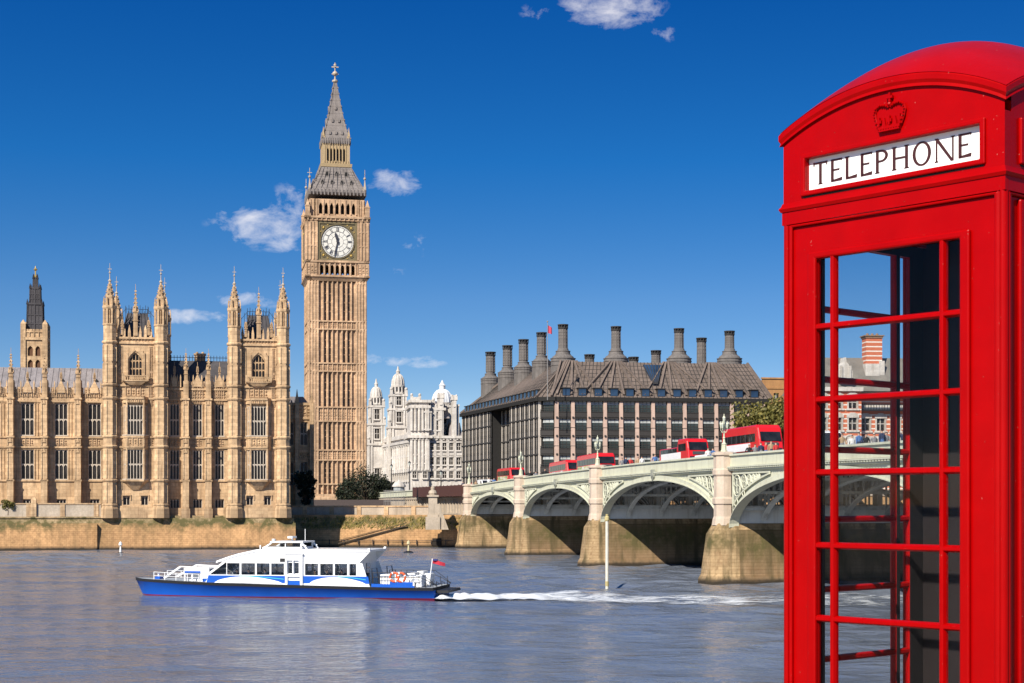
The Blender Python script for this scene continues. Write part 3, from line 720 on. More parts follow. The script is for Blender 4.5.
for (ra, rb, ya, yb) in ((7.6, 7.0, 333, 305), (5.0, 4.6, 304, 289), (2.2, 1.8, 288, 279)):
    g.pyr(0, 0, 2*ra*k, 2*rb*k, Z_(ya, D), Z_(yb, D)); g.pyr(0, 0, 2*rb*k*1.12, 2*rb*k*1.12, Z_(yb, D)-.1, Z_(yb, D)+.25)
    for a in range(4):
        g.M = Matrix.Rotation(a*math.pi/2, 4, 'Z')
        for i in range(5):
            t = -1+2*i/4; g.bar((t*ra*k, -ra*k, Z_(ya, D)), (t*rb*k, -rb*k, Z_(yb, D)), .22 if i in (0, 2, 4) else .12)
        for q in (.3, .62): zz = Z_(ya, D)*(1-q)+Z_(yb, D)*q; rr = (ra*(1-q)+rb*q)*k; g.bar((-rr, -rr, zz), (rr, -rr, zz), .16)
        for sx in (-1, 1): g.pyr(sx*rb*k, -rb*k, .4, .06, Z_(yb, D), Z_(yb-5, D))
        g.M = Matrix.Identity(4)
ln = g.build('lantern', MT['slate'], lt)
g = MB(); g.lathe(0, 0, [(.3, Z_(279, D)), (.35, Z_(276.5, D)), (.12, Z_(275, D)), (.1, Z_(271, D)), (.4, Z_(269.6, D)), (.1, Z_(268, D)), (.04, Z_(266, D))], 8); g.build('finial', MT['gold'], ln)
# ------------------------------------------------------------------ clock tower
TA = R(11); TC = Vector((X_(337.6, 342.5), 342.5, 0))+6.7*Vector((-math.sin(TA), math.cos(TA), 0))
tw = empty('clock_tower', TC, TA); tag(tw, 'tall Gothic clock tower with a white dial and slender grey spire', 'clock tower')
def zt(y): return Z_(y, 342.5)
def za(y): return Z_(y, 349)
HW, HC = 6.15, 6.7
g = MB(); I4 = Matrix.Identity(4)
levels = [(8, 484), (484, 460), (450, 421), (407, 371), (363, 329), (321, 280)]
g.cbox(0, 0, 2*HW-1.5, 2*HW-1.5, 4, zt(276))
MTW = None
slits = []
for a in range(4):
    g.M = Matrix.Rotation(a*math.pi/2, 4, 'Z')
    # corner piers (one per turn), twice stepped with ribs
    c0 = -HW+1.05
    g.cbox(c0, c0, 2.1, 2.1, 4, zt(279))
    for q in (-.95, -.32, .32, .95):
        for sx in (-1, 1): g.cbox(sx*(HW-1.05)+q, -HW, .28, .34, 5, zt(280))
    for y in (484, 460, 450, 421, 407, 371, 363, 329, 321):
        z = zt(y); g.box(-HW-.16, HW+.16, -HW-.16, -HW+.9, z-.15, z+.13)
    for ya, yb in ((460, 450), (421, 407), (371, 363), (329, 321)):
        g.box(-4.05, 4.05, -HW+.2, -HW+.9, zt(ya), zt(yb)); carve(g, -4.0, 4.0, zt(ya)+.3, zt(yb)-.3, -HW+.2, 16, a*9+ya, .16)
    # ribs over the middle field
    n = 9
    for i in range(n):
        x = -4.05+8.1*i/(n-1); wd = .42 if i in (0, 8) else .34
        g.box(x-wd/2, x+wd/2, -HW+.1, -HW+.8, 5, zt(280)); g.box(x-.09, x+.09, -HW-.06, -HW+.1, 5, zt(280))
    for ya, yb in ((497, 484), (484, 460), (450, 421), (407, 371), (363, 329), (321, 281)):
        for i in range(n-1):
            x0 = -4.05+8.1*i/(n-1)+.17; x1 = x0+8.1/(n-1)-.34
            g.archfill(x0, x1, zt(yb)-1.15, zt(yb)-.25, -HW+.3, -HW+.78, 4)
            if i not in (1, 2, 5, 6): g.box(x0, x1, -HW+.42, -HW+.78, zt(ya), zt(yb)-.3)
            elif ya != 497: slits.append((a, (x0+x1)/2, zt(ya)+.3, zt(yb)-1.0-zt(ya), x1-x0-.34)); g.box(x0, x0+.17, -HW+.4, -HW+.78, zt(ya), zt(yb)-.3); g.box(x1-.17, x1, -HW+.4, -HW+.78, zt(ya), zt(yb)-.3)
        for sx in (-1, 1):
            for q in (-.63, 0, .63): g.archfill(sx*(HW-1.05)+q-.18, sx*(HW-1.05)+q+.18, zt(yb)-.9, zt(yb)-.25, -HW-.14, -HW+.02, 3)
    # plinth
    g.box(-HW-.5, HW+.5, -HW-.5, -HW+1, 4, zt(497)); g.box(-HW-.3, HW+.3, -HW-.3, -HW+1, zt(497), zt(494))
    # corbelled arcade below the dial
    g.loft([[(-HW-.1,-HW-.1,zt(281)),(HW+.1,-HW-.1,zt(281)),(HW+.1,-HW+1,zt(281)),(-HW-.1,-HW+1,zt(281))], [(-HC-.1,-HC-.1,zt(277)),(HC+.1,-HC-.1,zt(277)),(HC+.1,-HC+1,zt(277)),(-HC-.1,-HC+1,zt(277))]])
    g.box(-HC-.2, HC+.2, -HC-.2, -HC+1, zt(277), zt(275.4))
    ops = [(-3.9+7.8*i/7+.2, -3.9+7.8*(i+1)/7-.2, zt(274.6), zt(264.5)) for i in range(7)]
    g.panel(-HC+1.2, HC-1.2, zt(275.4), zt(262.5), -HC+.25, -HC+.9, ops)
    for o_ in ops: g.archfill(o_[0], o_[1], o_[3]-.6, o_[3], -HC+.25, -HC+.8, 4); 
    for i in range(8): x = -3.9+7.8*i/7; g.box(x-.13, x+.13, -HC, -HC+.25, zt(275), zt(262.6))
    g.box(-HC-.15, HC+.15, -HC-.15, -HC+1, zt(262.5), zt(260.5))
    # dial stage: corner piers with sunk panels
    g.cbox(-HC+1.2, -HC+1.2, 2.4, 2.4, zt(277), zt(217))
    for sx in (-1, 1):
        for q in (-1.08, -.36, .36, 1.08): g.cbox(sx*(HC-1.25)+q, -HC-.02, .26, .34, zt(260), zt(222))
        for y in (246, 232): g.box(sx*(HC-1.25)-1.1, sx*(HC-1.25)+1.1, -HC-.1, -HC, zt(y)-.15, zt(y)+.15)
        carve(g, sx*(HC-1.25)-1.1, sx*(HC-1.25)+1.1, zt(274), zt(264), -HC, 3, a+77, .15)
    g.box(-HC+2.3, HC-2.3, -HC+.35, -HC+1, zt(260.5), zt(221.5))
    g.box(-HC-.1, HC+.1, -HC-.1, -HC+1, zt(221), zt(218)); g.box(-HC-.35, HC+.35, -HC-.35, -HC+1, zt(218.6), zt(216.6))
    for i in range(14): x = -HC+.4+i*(2*HC-.8)/13; g.box(x-.14, x+.14, -HC-.3, -HC-.1, zt(221), zt(218.8))
    for i in range(10): x = -HC+.9+i*(2*HC-1.8)/9; g.pyr(x, -HC-.05, .3, .05, zt(216.6), zt(213.5)); 
    # corner turret pinnacles
    g.cbox(-HC+.3, -HC+.3, .95, .95, zt(217), zt(206)); g.pyr(-HC+.3, -HC+.3, .8, .1, zt(206), zt(199.5)); g.cbox(-HC+.3, -HC+.3, 1.1, 1.1, zt(207), zt(206))
g.M = I4
g.build('shaft', MT['lime_tower'], tw)
sl = None
for a, x, z0, h, wd in slits:
    key = round(h, 1)
    if sl is None: sl = {}
    p = Matrix.Rotation(a*math.pi/2, 4, 'Z') @ Vector((x, -HW+.62, z0))
    if key not in sl:
        b = MB(); b.box(-wd/2, wd/2, 0, .1, 0, h); sl[key] = b.build('window', MT['win'], tw, loc=p); sl[key].rotation_euler = (0,0,a*math.pi/2)
        f = MB()
        for q in (.25, .5, .75): f.box(-wd/2, wd/2, -.1, 0, h*q-.12, h*q+.12)
        f.build('transom', MT['lime_tower'], sl[key])
    else: put(sl[key], tw, p, a*math.pi/2)

# belfry, roof, lantern, spire
g = MB(); HB = 5.85
for a in range(4):
    g.M = Matrix.Rotation(a*math.pi/2, 4, 'Z')
    ops = [(-4.1+8.2*i/7+.24, -4.1+8.2*(i+1)/7-.24, zt(213.5), zt(202)) for i in range(7)]
    g.panel(-HB+.8, HB-.8, zt(217.5), zt(198.5), -HB, -HB+.8, ops)
    for o_ in ops: g.archfill(o_[0], o_[1], o_[3]-.9, o_[3], -HB, -HB+.6, 5)
    for i in range(8): x = -4.1+8.2*i/7; g.box(x-.12, x+.12, -HB-.16, -HB, zt(214), zt(199))
    g.cbox(-HB+.8, -HB+.8, 1.6, 1.6, zt(217.5), zt(198.5))
    for q in (-.6, 0, .6):
        for sx in (-1, 1): g.cbox(sx*(HB-.8)+q, -HB-.04, .22, .24, zt(216), zt(199))
g.M = I4
g.build('belfry', MT['lime_tower'], tw)
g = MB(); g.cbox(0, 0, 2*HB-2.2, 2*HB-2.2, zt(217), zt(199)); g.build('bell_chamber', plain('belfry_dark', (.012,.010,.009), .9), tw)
g = MB(); HR, HL = 6.15, 3.1
z0, z1, z2 = za(198.5), za(195.5), za(169)
g.pyr(0, 0, 2*HR-.6, 2*HR, z0-.2, z0+.25); g.pyr(0, 0, 2*HR, 2*HR, z0+.25, z1)
g.loft([[(sx*r, sy*r, z) for sx, sy in ((-1,-1),(1,-1),(1,1),(-1,1))] for z, r in ((z1, HR-.15), (z1+(z2-z1)*.3, HR-1.25), (z1+(z2-z1)*.65, HR-2.35), (z2, HL+.05))])
gold = MB()
for a in range(4):
    g.M = Matrix.Rotation(a*math.pi/2, 4, 'Z'); gold.M = g.M
    for i in range(16): x = -HR+.3+i*(2*HR-.6)/15; g.box(x-.13, x+.13, -HR-.1, -HR+.1, z0-.4, z1+.35)
    for i in range(11):
        t = -1+2*i/10; g.bar((t*(HR-.2), -HR+.12, z1), (t*HL, -HL-.02, z2), .09)
    for q in range(1, 9): s_ = q/9; rr = (HR-.15)*(1-s_)+HL*s_-.28*math.sin(s_*math.pi); g.bar((-rr, -rr-.02, z1+(z2-z1)*s_), (rr, -rr-.02, z1+(z2-z1)*s_), .06)
    gold.cbox(-HR+.25, -HR+.25, .5, .5, z1-.1, z1+1.0); gold.pyr(-HR+.25, -HR+.25, .4, .12, z1+1.0, z1+2.4); gold.ball((-HR+.25, -HR+.25, z1+2.7), .3); gold.bar((-HR+.25, -HR+.25, z1+2.9), (-HR+.25, -HR+.25, z1+4.6), .1); gold.bar((-HR-.25, -HR+.25, z1+3.6), (-HR+.75, -HR+.25, z1+3.6), .12)
g.M = I4; gold.M = I4
lr = g.build('roof', MT['castiron_roof'], tw); gold.build('corner_finial', MT['coping'], lr)
lc = None
for a in range(4):
    for row, (ypx, xs) in enumerate(((187.5, (-3.1, -1.05, 1.05, 3.1)), (178, (-2.05, 0, 2.05)))):
        zz = za(ypx); s_ = (zz-z1)/(z2-z1); rr = (HR-.15)*(1-s_)+HL*s_-.28*math.sin(s_*math.pi)
        for x in xs:
            p = Matrix.Rotation(a*math.pi/2, 4, 'Z') @ Vector((x, -rr-.1, zz-.4))
            if lc is None:
                b = MB(); b.exz([(-.42, 0), (.42, 0), (.42, .75), (0, 1.5), (-.42, .75)], -.1, .9); lc = b.build('lucarne', MT['castiron_roof'], tw, loc=p)
                f = MB(); f.exz([(-.27, .1), (.27, .1), (.27, .7), (0, 1.1), (-.27, .7)], -.13, -.09); f.build('opening', plain('lucarne_dark', (.01,.01,.01), .9), lc)
            else: put(lc, tw, p, a*math.pi/2)
g = MB(); g.pyr(0, 0, 2*HL+.5, 2*HL+.7, z2-.2, z2+.5); HN = 2.85
for a in range(4):
    g.M = Matrix.Rotation(a*math.pi/2, 4, 'Z')
    ops = [(-2.1+4.2*i/6+.14, -2.1+4.2*(i+1)/6-.14, za(164), za(151)) for i in range(6)]
    g.panel(-HN+.35, HN-.35, z2+.4, za(146), -HN, -HN+.35, ops)
    for o_ in ops: g.archfill(o_[0], o_[1], o_[3]-.5, o_[3], -HN, -HN+.3, 4)
    for i in range(7): x = -2.1+4.2*i/6; g.cbox(x, -HN-.06, .16, .16, za(165), za(146.5))
    g.cbox(-HN+.2, -HN+.2, .62, .62, z2+.4, za(139)); g.pyr(-HN+.1, -HN+.1, .5, .05, za(139), za(130)); g.box(-HN-.2, HN+.2, -HN-.25, -HN, za(168), za(166.3))
    for i in range(10): x = -HN+.3+i*(2*HN-.6)/9; g.box(x-.07, x+.07, -HN-.2, -HN-.1, za(166.3), za(163.5))
g.M = I4
g.build('lantern', plain('gilded_stone', (.36,.265,.145), .5), tw)
g = MB(); g.cbox(0, 0, 2*HN-1.2, 2*HN-1.2, z2+.4, za(147)); g.build('lantern_chamber', MT['iron'], tw)
g = MB(); zb, ztp = za(146), za(83)
g.pyr(0, 0, 2*HN+.3, 2*HN+.55, zb, zb+.6); g.pyr(0, 0, 2*HN+.55, 2*HN+.5, zb+.6, za(141.5))
prof = [(3.0, za(141.5)), (2.35, za(133)), (1.75, za(122)), (1.15, za(108)), (.68, za(95)), (.26, ztp)]
g.loft([[(sx*r, sy*r, z) for sx, sy in ((-1,-1),(1,-1),(1,1),(-1,1))] for r, z in prof])
for a in range(4):
    g.M = Matrix.Rotation(a*math.pi/2, 4, 'Z')
    for i in range(12): x = -HN+.1+i*(2*HN-.2)/11; g.box(x-.1, x+.1, -HN-.35, -HN-.2, zb-.2, za(140.5))
    for k in range(len(prof)-1):
        (r0, q0), (r1, q1) = prof[k:k+2]
        g.bar((-r0, -r0, q0), (-r1, -r1, q1), .2); g.bar((0, -r0, q0), (0, -r1, q1), .07)
        for t in (.0, .5): rr = r0*(1-t)+r1*t; q = q0*(1-t)+q1*t; g.cbox(-rr-.08, -rr-.08, .26, .26, q, q+.3); g.bar((-rr, -rr, q), (rr, -rr, q), .06)
    for x, y in ((-1.3, 136), (0, 136), (1.3, 136), (-.7, 123), (.7, 123), (0, 110)):
        r = 0
        for k in range(len(prof)-1):
            (r0, q0), (r1, q1) = prof[k:k+2]
            if q0 <= za(y) <= q1: r = r0+(r1-r0)*(za(y)-q0)/(q1-q0)
        g.exz([(x-.22, za(y)-.25), (x+.22, za(y)-.25), (x+.22, za(y)+.3), (x, za(y)+.75), (x-.22, za(y)+.3)], -r-.3, -r+.6)
g.M = I4
spn = g.build('spire', MT['castiron_roof'], tw)
g = MB(); g.lathe(0, 0, [(.25, ztp), (.62, ztp+.25), (.62, ztp+.6), (.2, ztp+.8), (.12, za(76)), (.5, za(75)), (.62, za(73.6)), (.45, za(72)), (.12, za(71)), (.1, za(62.5))], 8)
for z in (za(74), za(67)):
    for a in (0, math.pi/2): g.bar((-.75*math.cos(a), -.75*math.sin(a), z), (.75*math.cos(a), .75*math.sin(a), z), .22 if z == za(67) else .16)
g.ball((0, 0, za(65)), .32); g.build('finial', MT['coping'], spn)

# four dials
op = plain('opal_dial', (.62,.60,.54), .35); dk = plain('dial_iron', (.035,.035,.045), .5)
fr = plain('dial_frame', (.17,.135,.07), .5, .2)
def dial():
    zc = zt(241.5); y = -HC+.34; r = 3.5
    f = MB(); q = 4.15
    f.panel(-q, q, zc-q, zc+q, y-.28, y, [(-q+.35, q-.35, zc-q+.35, zc+q-.35)]); f.box(-q+.35, q-.35, y-.06, y, zc-q+.35, zc+q-.35)
    f.ring((0, y-.12, zc), r+.12, .14, 48, 6)
    for sx in (-1, 1):
        for sz in (-1, 1): f.ring((sx*2.95, y-.12, zc+sz*2.95), .42, .09, 12, 5)
    root = f.build('clock_dial', fr, tw)
    gl = MB()
    for sx in (-1, 1):
        for sz in (-1, 1): gl.ball((sx*2.95, y-.12, zc+sz*2.95), .3); gl.cbox(sx*2.1, y-.1, .3, .1, zc+sz*3.55-.12, zc+sz*3.55+.12); gl.cbox(sx*3.55, y-.1, .24, .1, zc+sz*2.1-.15, zc+sz*2.1+.15)
    gl.build('gilding', MT['gold'], root)
    d = MB(); n = 48
    d.exz([(r*math.cos(2*math.pi*i/n), zc+r*math.sin(2*math.pi*i/n)) for i in range(n)], y-.14, y-.05); d.build('opal_face', op, root)
    k = MB(); yy = y-.16
    for rr, t in ((r-.05, .07), (r-.42, .035), (r-1.35, .045), (1.25, .03)): k.ring((0, yy, zc), rr, t, 48, 5)
    for i in range(60):
        a = 2*math.pi*i/60; k.bar((math.sin(a)*(r-.4), yy, zc+math.cos(a)*(r-.4)), (math.sin(a)*(r-.06), yy, zc+math.cos(a)*(r-.06)), .04)
    rom = ['XII','I','II','III','IV','V','VI','VII','VIII','IX','X','XI']
    for i, s_ in enumerate(rom):                    # Roman hour numerals, feet towards the centre
        a = 2*math.pi*i/12; r0, r1 = r-1.25, r-.5; wch = {'I': .11, 'V': .26, 'X': .26}; tot_ = sum(wch[c] for c in s_)+.06*(len(s_)-1); x = -tot_/2
        def P(x, rr): return (math.sin(a)*rr+math.cos(a)*x, yy, zc+math.cos(a)*rr-math.sin(a)*x)
        for c in s_:
            v = wch[c]
            if c == 'I': k.bar(P(x+v/2, r0), P(x+v/2, r1), .085)
            elif c == 'V': k.bar(P(x, r1), P(x+v/2, r0), .085); k.bar(P(x+v, r1), P(x+v/2, r0), .05)
            else: k.bar(P(x, r1), P(x+v, r0), .085); k.bar(P(x+v, r1), P(x, r0), .05)
            x += v+.06
        b = a+math.pi/12; k.bar((math.sin(b)*1.3, yy, zc+math.cos(b)*1.3), (math.sin(b)*(r-1.35), yy, zc+math.cos(b)*(r-1.35)), .03)
    k.build('numerals', dk, root)
    h = MB()
    def hand(ang, l, w0, back):
        c, s_ = math.cos(ang), math.sin(ang)
        def P(u, v): return (v*c+u*s_, zc+u*c-v*s_)
        pts = [P(-back, -w0*.8), P(-back, w0*.8), P(l*.45, w0), P(l*.75, w0*1.25), P(l, .03), P(l, -.03), P(l*.75, -w0*1.25), P(l*.45, -w0)]
        h.exz(pts[::-1], yy-.2, yy-.12)
    hand(2*math.pi*(32/60), 3.3, .13, .9); hm = h; hm.build('minute_hand', dk, root)
    h = MB(); hand(2*math.pi*((11+32/60)/12), 2.0, .24, .6); h.exz([(.3*math.cos(i*.7854), zc+.3*math.sin(i*.7854)) for i in range(8)], yy-.28, yy-.1); h.build('hour_hand', dk, root)
    return root
d0 = dial()
for a in (1, 2, 3): put(d0, tw, (0,0,0), a*math.pi/2)
# ------------------------------------------------------------------ office building with tall metal chimneys
MT['bronze'] = stone('bronze_roof', (.155,.120,.100), .28, .5, streak=True, dirt=(.08,.065,.055), dirt_amt=.5)
MT['bronze_dark'] = plain('dark_bronze', (.040,.037,.035), .7, .0, spec=.2)
MT['pink_stone'] = stone('pink_sandstone', (.50,.36,.29), .15, .4, dirt=(.3,.22,.18))
MT['pale_pier'] = stone('pale_sandstone', (.56,.50,.43), .15, .4, dirt=(.3,.25,.2))
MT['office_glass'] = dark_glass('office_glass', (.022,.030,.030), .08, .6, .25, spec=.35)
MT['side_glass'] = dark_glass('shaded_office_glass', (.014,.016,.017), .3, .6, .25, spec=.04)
MT['blind'] = plain('light_shelf', (.30,.32,.31), .5, var=.45, scale=.4)
MT['blue_glass'] = dark_glass('blue_skylight_glass', (.014,.03,.06), .08, .4, .3, spec=.4)
OC = Vector((X_(540, 306), 306, 0))
ob = empty('office_building', OC); tag(ob, 'large grey brown office block with pale stone piers and rows of tall metal chimneys', 'office building')
def zo(y): return Z_(y, 308)
def frame_(dirv, org):
    dx = Vector((dirv[0], dirv[1], 0)).normalized(); dy = Vector((-dx.y, dx.x, 0))
    M = Matrix(((dx.x, dy.x, 0, org[0]), (dx.y, dy.y, 0, org[1]), (0,0,1,0), (0,0,0,1))); return M, math.atan2(dx.y, dx.x)
ra = R(9); rdir = Vector((math.cos(ra), math.sin(ra), 0)); ldir = Vector((.277,-.961,0))
P0 = Vector((X_(548, 309)-OC.x, 309-OC.y, 0)); LW = 60.0
def px_on(px, o, d):                           # distance along a facade (local to OC) at a photograph column
    k = (px-CX)/F; ax, ay = OC.x+o.x, OC.y+o.y
    return (k*ay-ax)/(d.x-k*d.y)
FL = [zo(399), zo(417), zo(435.5), zo(454), zo(472.5), 8.0]
p0 = px_on(556.6, P0, rdir); p1 = px_on(763, P0, rdir); NB = 13; step = (p1-p0)/NB
RE = px_on(769, P0, rdir)
MR, aR = frame_(rdir, P0)
ch = Vector((P0.x-1.7, P0.y+1.3, 0))
Lo = Vector((ch.x, ch.y, 0))-ldir*LW           # far end of the left face
ML, aL = frame_(ldir, Lo)
wall = MB(); piers = MB(); lp = MB()
WPROTO = {}
def office_bay(parent, Mx, ang, x, fl, wd, h, stuffmb=None, dp=1.0):
    """a window bay: dark glass under a pale light shelf, above a bronze spandrel"""
    key = (round(wd, 2), round(h, 2), dp)
    def fill(g, fr_):
        g.box(-wd/2, wd/2, .0, .1, h*.34, h*.95)
        fr_.mi = 0 if dp == 1 else 1; fr_.loft([[(-wd/2,-.1,h*.72),(wd/2,-.1,h*.72),(wd/2,.0,h*.72),(-wd/2,.0,h*.72)], [(-wd/2,-.02,h*.95),(wd/2,-.02,h*.95),(wd/2,.0,h*.95),(-wd/2,.0,h*.95)]])
        fr_.mi = 1; fr_.box(-wd/2, wd/2, -.34*dp, .0, h*.03, h*.3); fr_.box(-wd/2, wd/2, -.42*dp, -.3*dp, h*.3, h*.335)
        for i in range(4): q = -wd/2+.03+(wd-.06)*i/3; fr_.box(q-.035, q+.035, -.09, 0, h*.33, h*.97)
        fr_.box(-wd/2, wd/2, -.07, 0, h*.54, h*.57); fr_.box(-wd/2, wd/2, -.5*dp, 0, h*.95, h*1.0)
        for i in range(7): q = -wd/2+.1+(wd-.2)*i/6; fr_.box(q-.02, q+.02, -.41*dp, -.36*dp, h*.335, h*.43)
        fr_.box(-wd/2, wd/2, -.41*dp, -.36*dp, h*.43, h*.45)
    p = Mx @ Vector((x, .25, fl))
    if stuffmb is not None:
        g, f = stuffmb; T = Matrix.Translation(p) @ Matrix.Rotation(ang, 4, 'Z'); g.M = f.M = T; fill(g, f); return
    if key not in WPROTO:
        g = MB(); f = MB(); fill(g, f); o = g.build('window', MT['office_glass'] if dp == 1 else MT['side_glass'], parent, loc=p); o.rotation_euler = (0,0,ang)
        f.build('frame', [MT['blind'], MT['bronze_dark']], o); WPROTO[key] = o
    else: put(WPROTO[key], parent, p, ang)
# right face
wall.M = MR; wall.box(p0-.4, RE, .36, 1.2, 6, FL[0]); wall.box(p0-1.0, RE+.4, -.55, 1.2, FL[0]-.25, FL[0]+.5)
for i in range(NB+1):
    x = p0+step*i; piers.M = MR
    piers.loft([[(x-.52,-.38,6),(x+.52,-.38,6),(x+.52,.5,6),(x-.52,.5,6)], [(x-.33,-.22,FL[0]-.3),(x+.33,-.22,FL[0]-.3),(x+.33,.5,FL[0]-.3),(x-.33,.5,FL[0]-.3)]])
    lp.M = MR
    for z in FL[1:5]: lp.box(x-.17, x+.17, -.46, -.2, z-.17, z+.17); lp.box(x-.5, x+.5, -.3, .3, z-2.0, z-1.9)
    if i < NB:
        for k in range(5): office_bay(ob, MR, aR, x+step/2, FL[k+1], step-.8, FL[k]-FL[k+1])
# left face: near block, recess, far block
LP = []
nL = 19; stL = LW/nL; stf = (MB(), MB())
for i in range(nL+1):
    x = stL*i; rec = 2.4 if 8 <= i <= 12 else 0
    piers.M = ML
    lp.M = ML



    for dx in (0, stL*.5):
        if i == nL and dx: continue
        xx = x+dx; r_ = 2.4 if 8 <= xx/stL < 12.4 else 0
        hw_ = .20 if dx == 0 else .05
        leftp = (xx-hw_, xx+hw_)
        LP.append((leftp, r_, .14 if dx == 0 else .03))
    if i < nL:
        for k in range(5):
            for dx in (.25, .75):
                xx = x+stL*dx; r_ = 2.4 if 8 <= xx/stL < 12.4 else 0
                Mx = ML @ Matrix.Translation((0, r_-.21, 0))
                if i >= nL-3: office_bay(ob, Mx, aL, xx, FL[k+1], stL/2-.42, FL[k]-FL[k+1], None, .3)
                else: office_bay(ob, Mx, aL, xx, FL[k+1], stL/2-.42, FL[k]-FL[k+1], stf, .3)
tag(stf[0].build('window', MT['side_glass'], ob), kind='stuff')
stf[1].M = Matrix.Identity(4); stf[1].build('window_frames', [MT['blind'], MT['bronze_dark']], ob)
palep = MB(ML)
for (a, b), r_, pd_ in LP: palep.box(a, b, -pd_+r_, .5+r_, 6, FL[0]-.3)
palep.build('stone_pier', MT['pale_pier'], ob)
wall.M = ML
wall.box(-.3, 8*stL-.3, .36, 1.2, 6, FL[0]); wall.box(12.4*stL+.3, LW+.3, .36, 1.2, 6, FL[0]); wall.box(8*stL-1, 12.4*stL+1, 2.76, 3.5, 6, FL[0])
wall.box(8*stL-1.3, 8*stL-.31, .38, 3.4, 6, FL[0]-.02); wall.box(12.4*stL+.31, 12.4*stL+1.3, .38, 3.4, 6, FL[0]-.02)
wall.box(-.6, LW+.8, -.6, 6.0, FL[0]-.25, FL[0]+.5)
for z in FL[1:5]:
    lp.M = ML
    for (a, b, y0) in ((0, 8*stL-.35, 0), (8*stL, 12.4*stL, 2.4), (12.4*stL+.35, LW, 0)): lp.box(a, b, -.2+y0, .1+y0, z-.12, z+.14)
# glazed corner bay
e0 = (MR @ Vector((p0-.35, .1, 0))); e1 = ch; cdir = (e0-e1); Lc = cdir.length
MC, aC = frame_(cdir, e1)
wall.M = MC; wall.box(.2, Lc-.1, .4, 1.5, 6, FL[0]); wall.box(-.5, Lc+.4, -.9, 1.2, FL[0]-.27, FL[0]+.48)
for k in range(5): office_bay(ob, MC, aC, Lc/2, FL[k+1], Lc-.5, FL[k]-FL[k+1])
MT['office_wall'] = plain('dark_office_wall', (.025,.024,.023), .9, spec=.1)
wall.M = Matrix.Identity(4)
wall.mi = 1; wall.add([tuple(v) for v in lp.v], lp.f); wall.build('wall', [MT['office_wall'], MT['bronze_dark']], ob); piers.build('stone_pier', MT['pink_stone'], ob)
# mansard roof
zr = Z_(361.5, 316); ze = FL[0]+.5
E = [Lo+Vector((-.3,.2,0)), ch+Vector((-.3,-.5,0)), MR @ Vector((p0-1.1,-.5,0)), MR @ Vector((RE+.4,-.5,0)), MR @ Vector((RE+2,52,0)), Lo+Vector((24,8,0))]
T_ = [ML @ Vector((8, 8.0, 0)), ML @ Vector((LW-4, 7.2, 0)), MR @ Vector((2.0+p0, 6.3, 0)), MR @ Vector((px_on(747, MR @ Vector((0,6.3,0)), rdir), 6.3, 0)), MR @ Vector((RE-5,46,0)), Lo+Vector((24,0,0))]
g = MB(); g.loft([[(p.x,p.y,ze) for p in E], [(p.x,p.y,zr) for p in T_]])
def slope(i, t, u, off=.1):                   # point on roof side i: t along, u up
    a = E[i].lerp(E[i+1], t); b = T_[i].lerp(T_[i+1], t); p = a.lerp(b, u); d = (E[i+1]-E[i]).normalized(); n = Vector((d.y, -d.x, 0))
    return Vector((p.x, p.y, ze+(zr-ze)*u))+n*off*.7+Vector((0,0,off*.7))
g.mi = 1
for i, n in ((0, 40), (1, 3), (2, 52)):
    for k in range(n+1): g.bar(slope(i, k/n, .0, .05), slope(i, k/n, 1, .05), .09)
    for k in range(1, 9): g.bar(slope(i, 0, k/9, .03), slope(i, 1, k/9, .03), .07)
g.mi = 0
for i in (0, 2): g.bar(slope(i, 0, 0, .2), slope(i, 0, 1, .2), .4); g.bar(slope(i, 1, 0, .2), slope(i, 1, 1, .2), .4)
# heavy fan ribs gathering at the chimney bases
L2 = (E[3]-E[2]).length
CH_R = [563, 616, 679, 729.5]
for cpx in CH_R:
    tt = (px_on(cpx, P0, rdir)-p0+1.1)/L2
    for d in (-2.2, -1.3, -.45, .45, 1.3, 2.2):
        t0 = min(max(tt+d*step/L2, .0), 1.0); t1 = min(max(tt+d*.18*step/L2, .0), 1.0)
        g.bar(slope(2, t0, .05, .22), slope(2, t1, 1, .22), .42, .3)
rf = g.build('roof', [MT['bronze'], MT['bronze_dark']], ob)
g = MB(MR)
dm = None
for i in range(NB):
    x = p0+step*(i+.5); t = (x-p0+1.1)/L2; p = slope(2, t, .10, .0)
    if dm is None:
        b = MB(); b.box(-.8, .8, -.5, 1.2, -.6, .95); b.box(-.95, .95, -.75, .9, .95, 1.1); dm = b.build('dormer', MT['bronze_dark'], ob, loc=p); dm.rotation_euler = (0,0,aR)
        b = MB(); b.box(-.7, .7, -.56, -.52, -.45, .9); b.build('pane', MT['blue_glass'], dm)
    else: put(dm, ob, p, aR)
for i in range(22):
    t = (i+.5)/22; p = slope(0, t, .10, .0); put(dm, ob, p, aL, (.8,.8,.8))
g = MB()
ta, tb = ((px_on(q, P0, rdir)-p0+1.1)/L2 for q in (643, 667))
g.loft([[tuple(slope(2, ta+.02, .9, .0)), tuple(slope(2, tb+.01, .9, .0)), tuple(slope(2, tb-.035, .34, .0)), tuple(slope(2, ta+.055, .34, .0))], [tuple(slope(2, ta+.02, .9, .34)), tuple(slope(2, tb+.01, .9, .34)), tuple(slope(2, tb-.035, .34, .34)), tuple(slope(2, ta+.055, .34, .34))]])
sk = g.build('skylight', MT['blue_glass'], ob)
g = MB()
for k in range(7): q = k/6; g.bar(slope(2, ta+.02+(tb-ta-.01)*q, .9, .4), slope(2, ta+.055+(tb-ta-.09)*q, .34, .4), .1)
g.build('skylight_bars', MT['bronze_dark'], sk)
CHM = {}
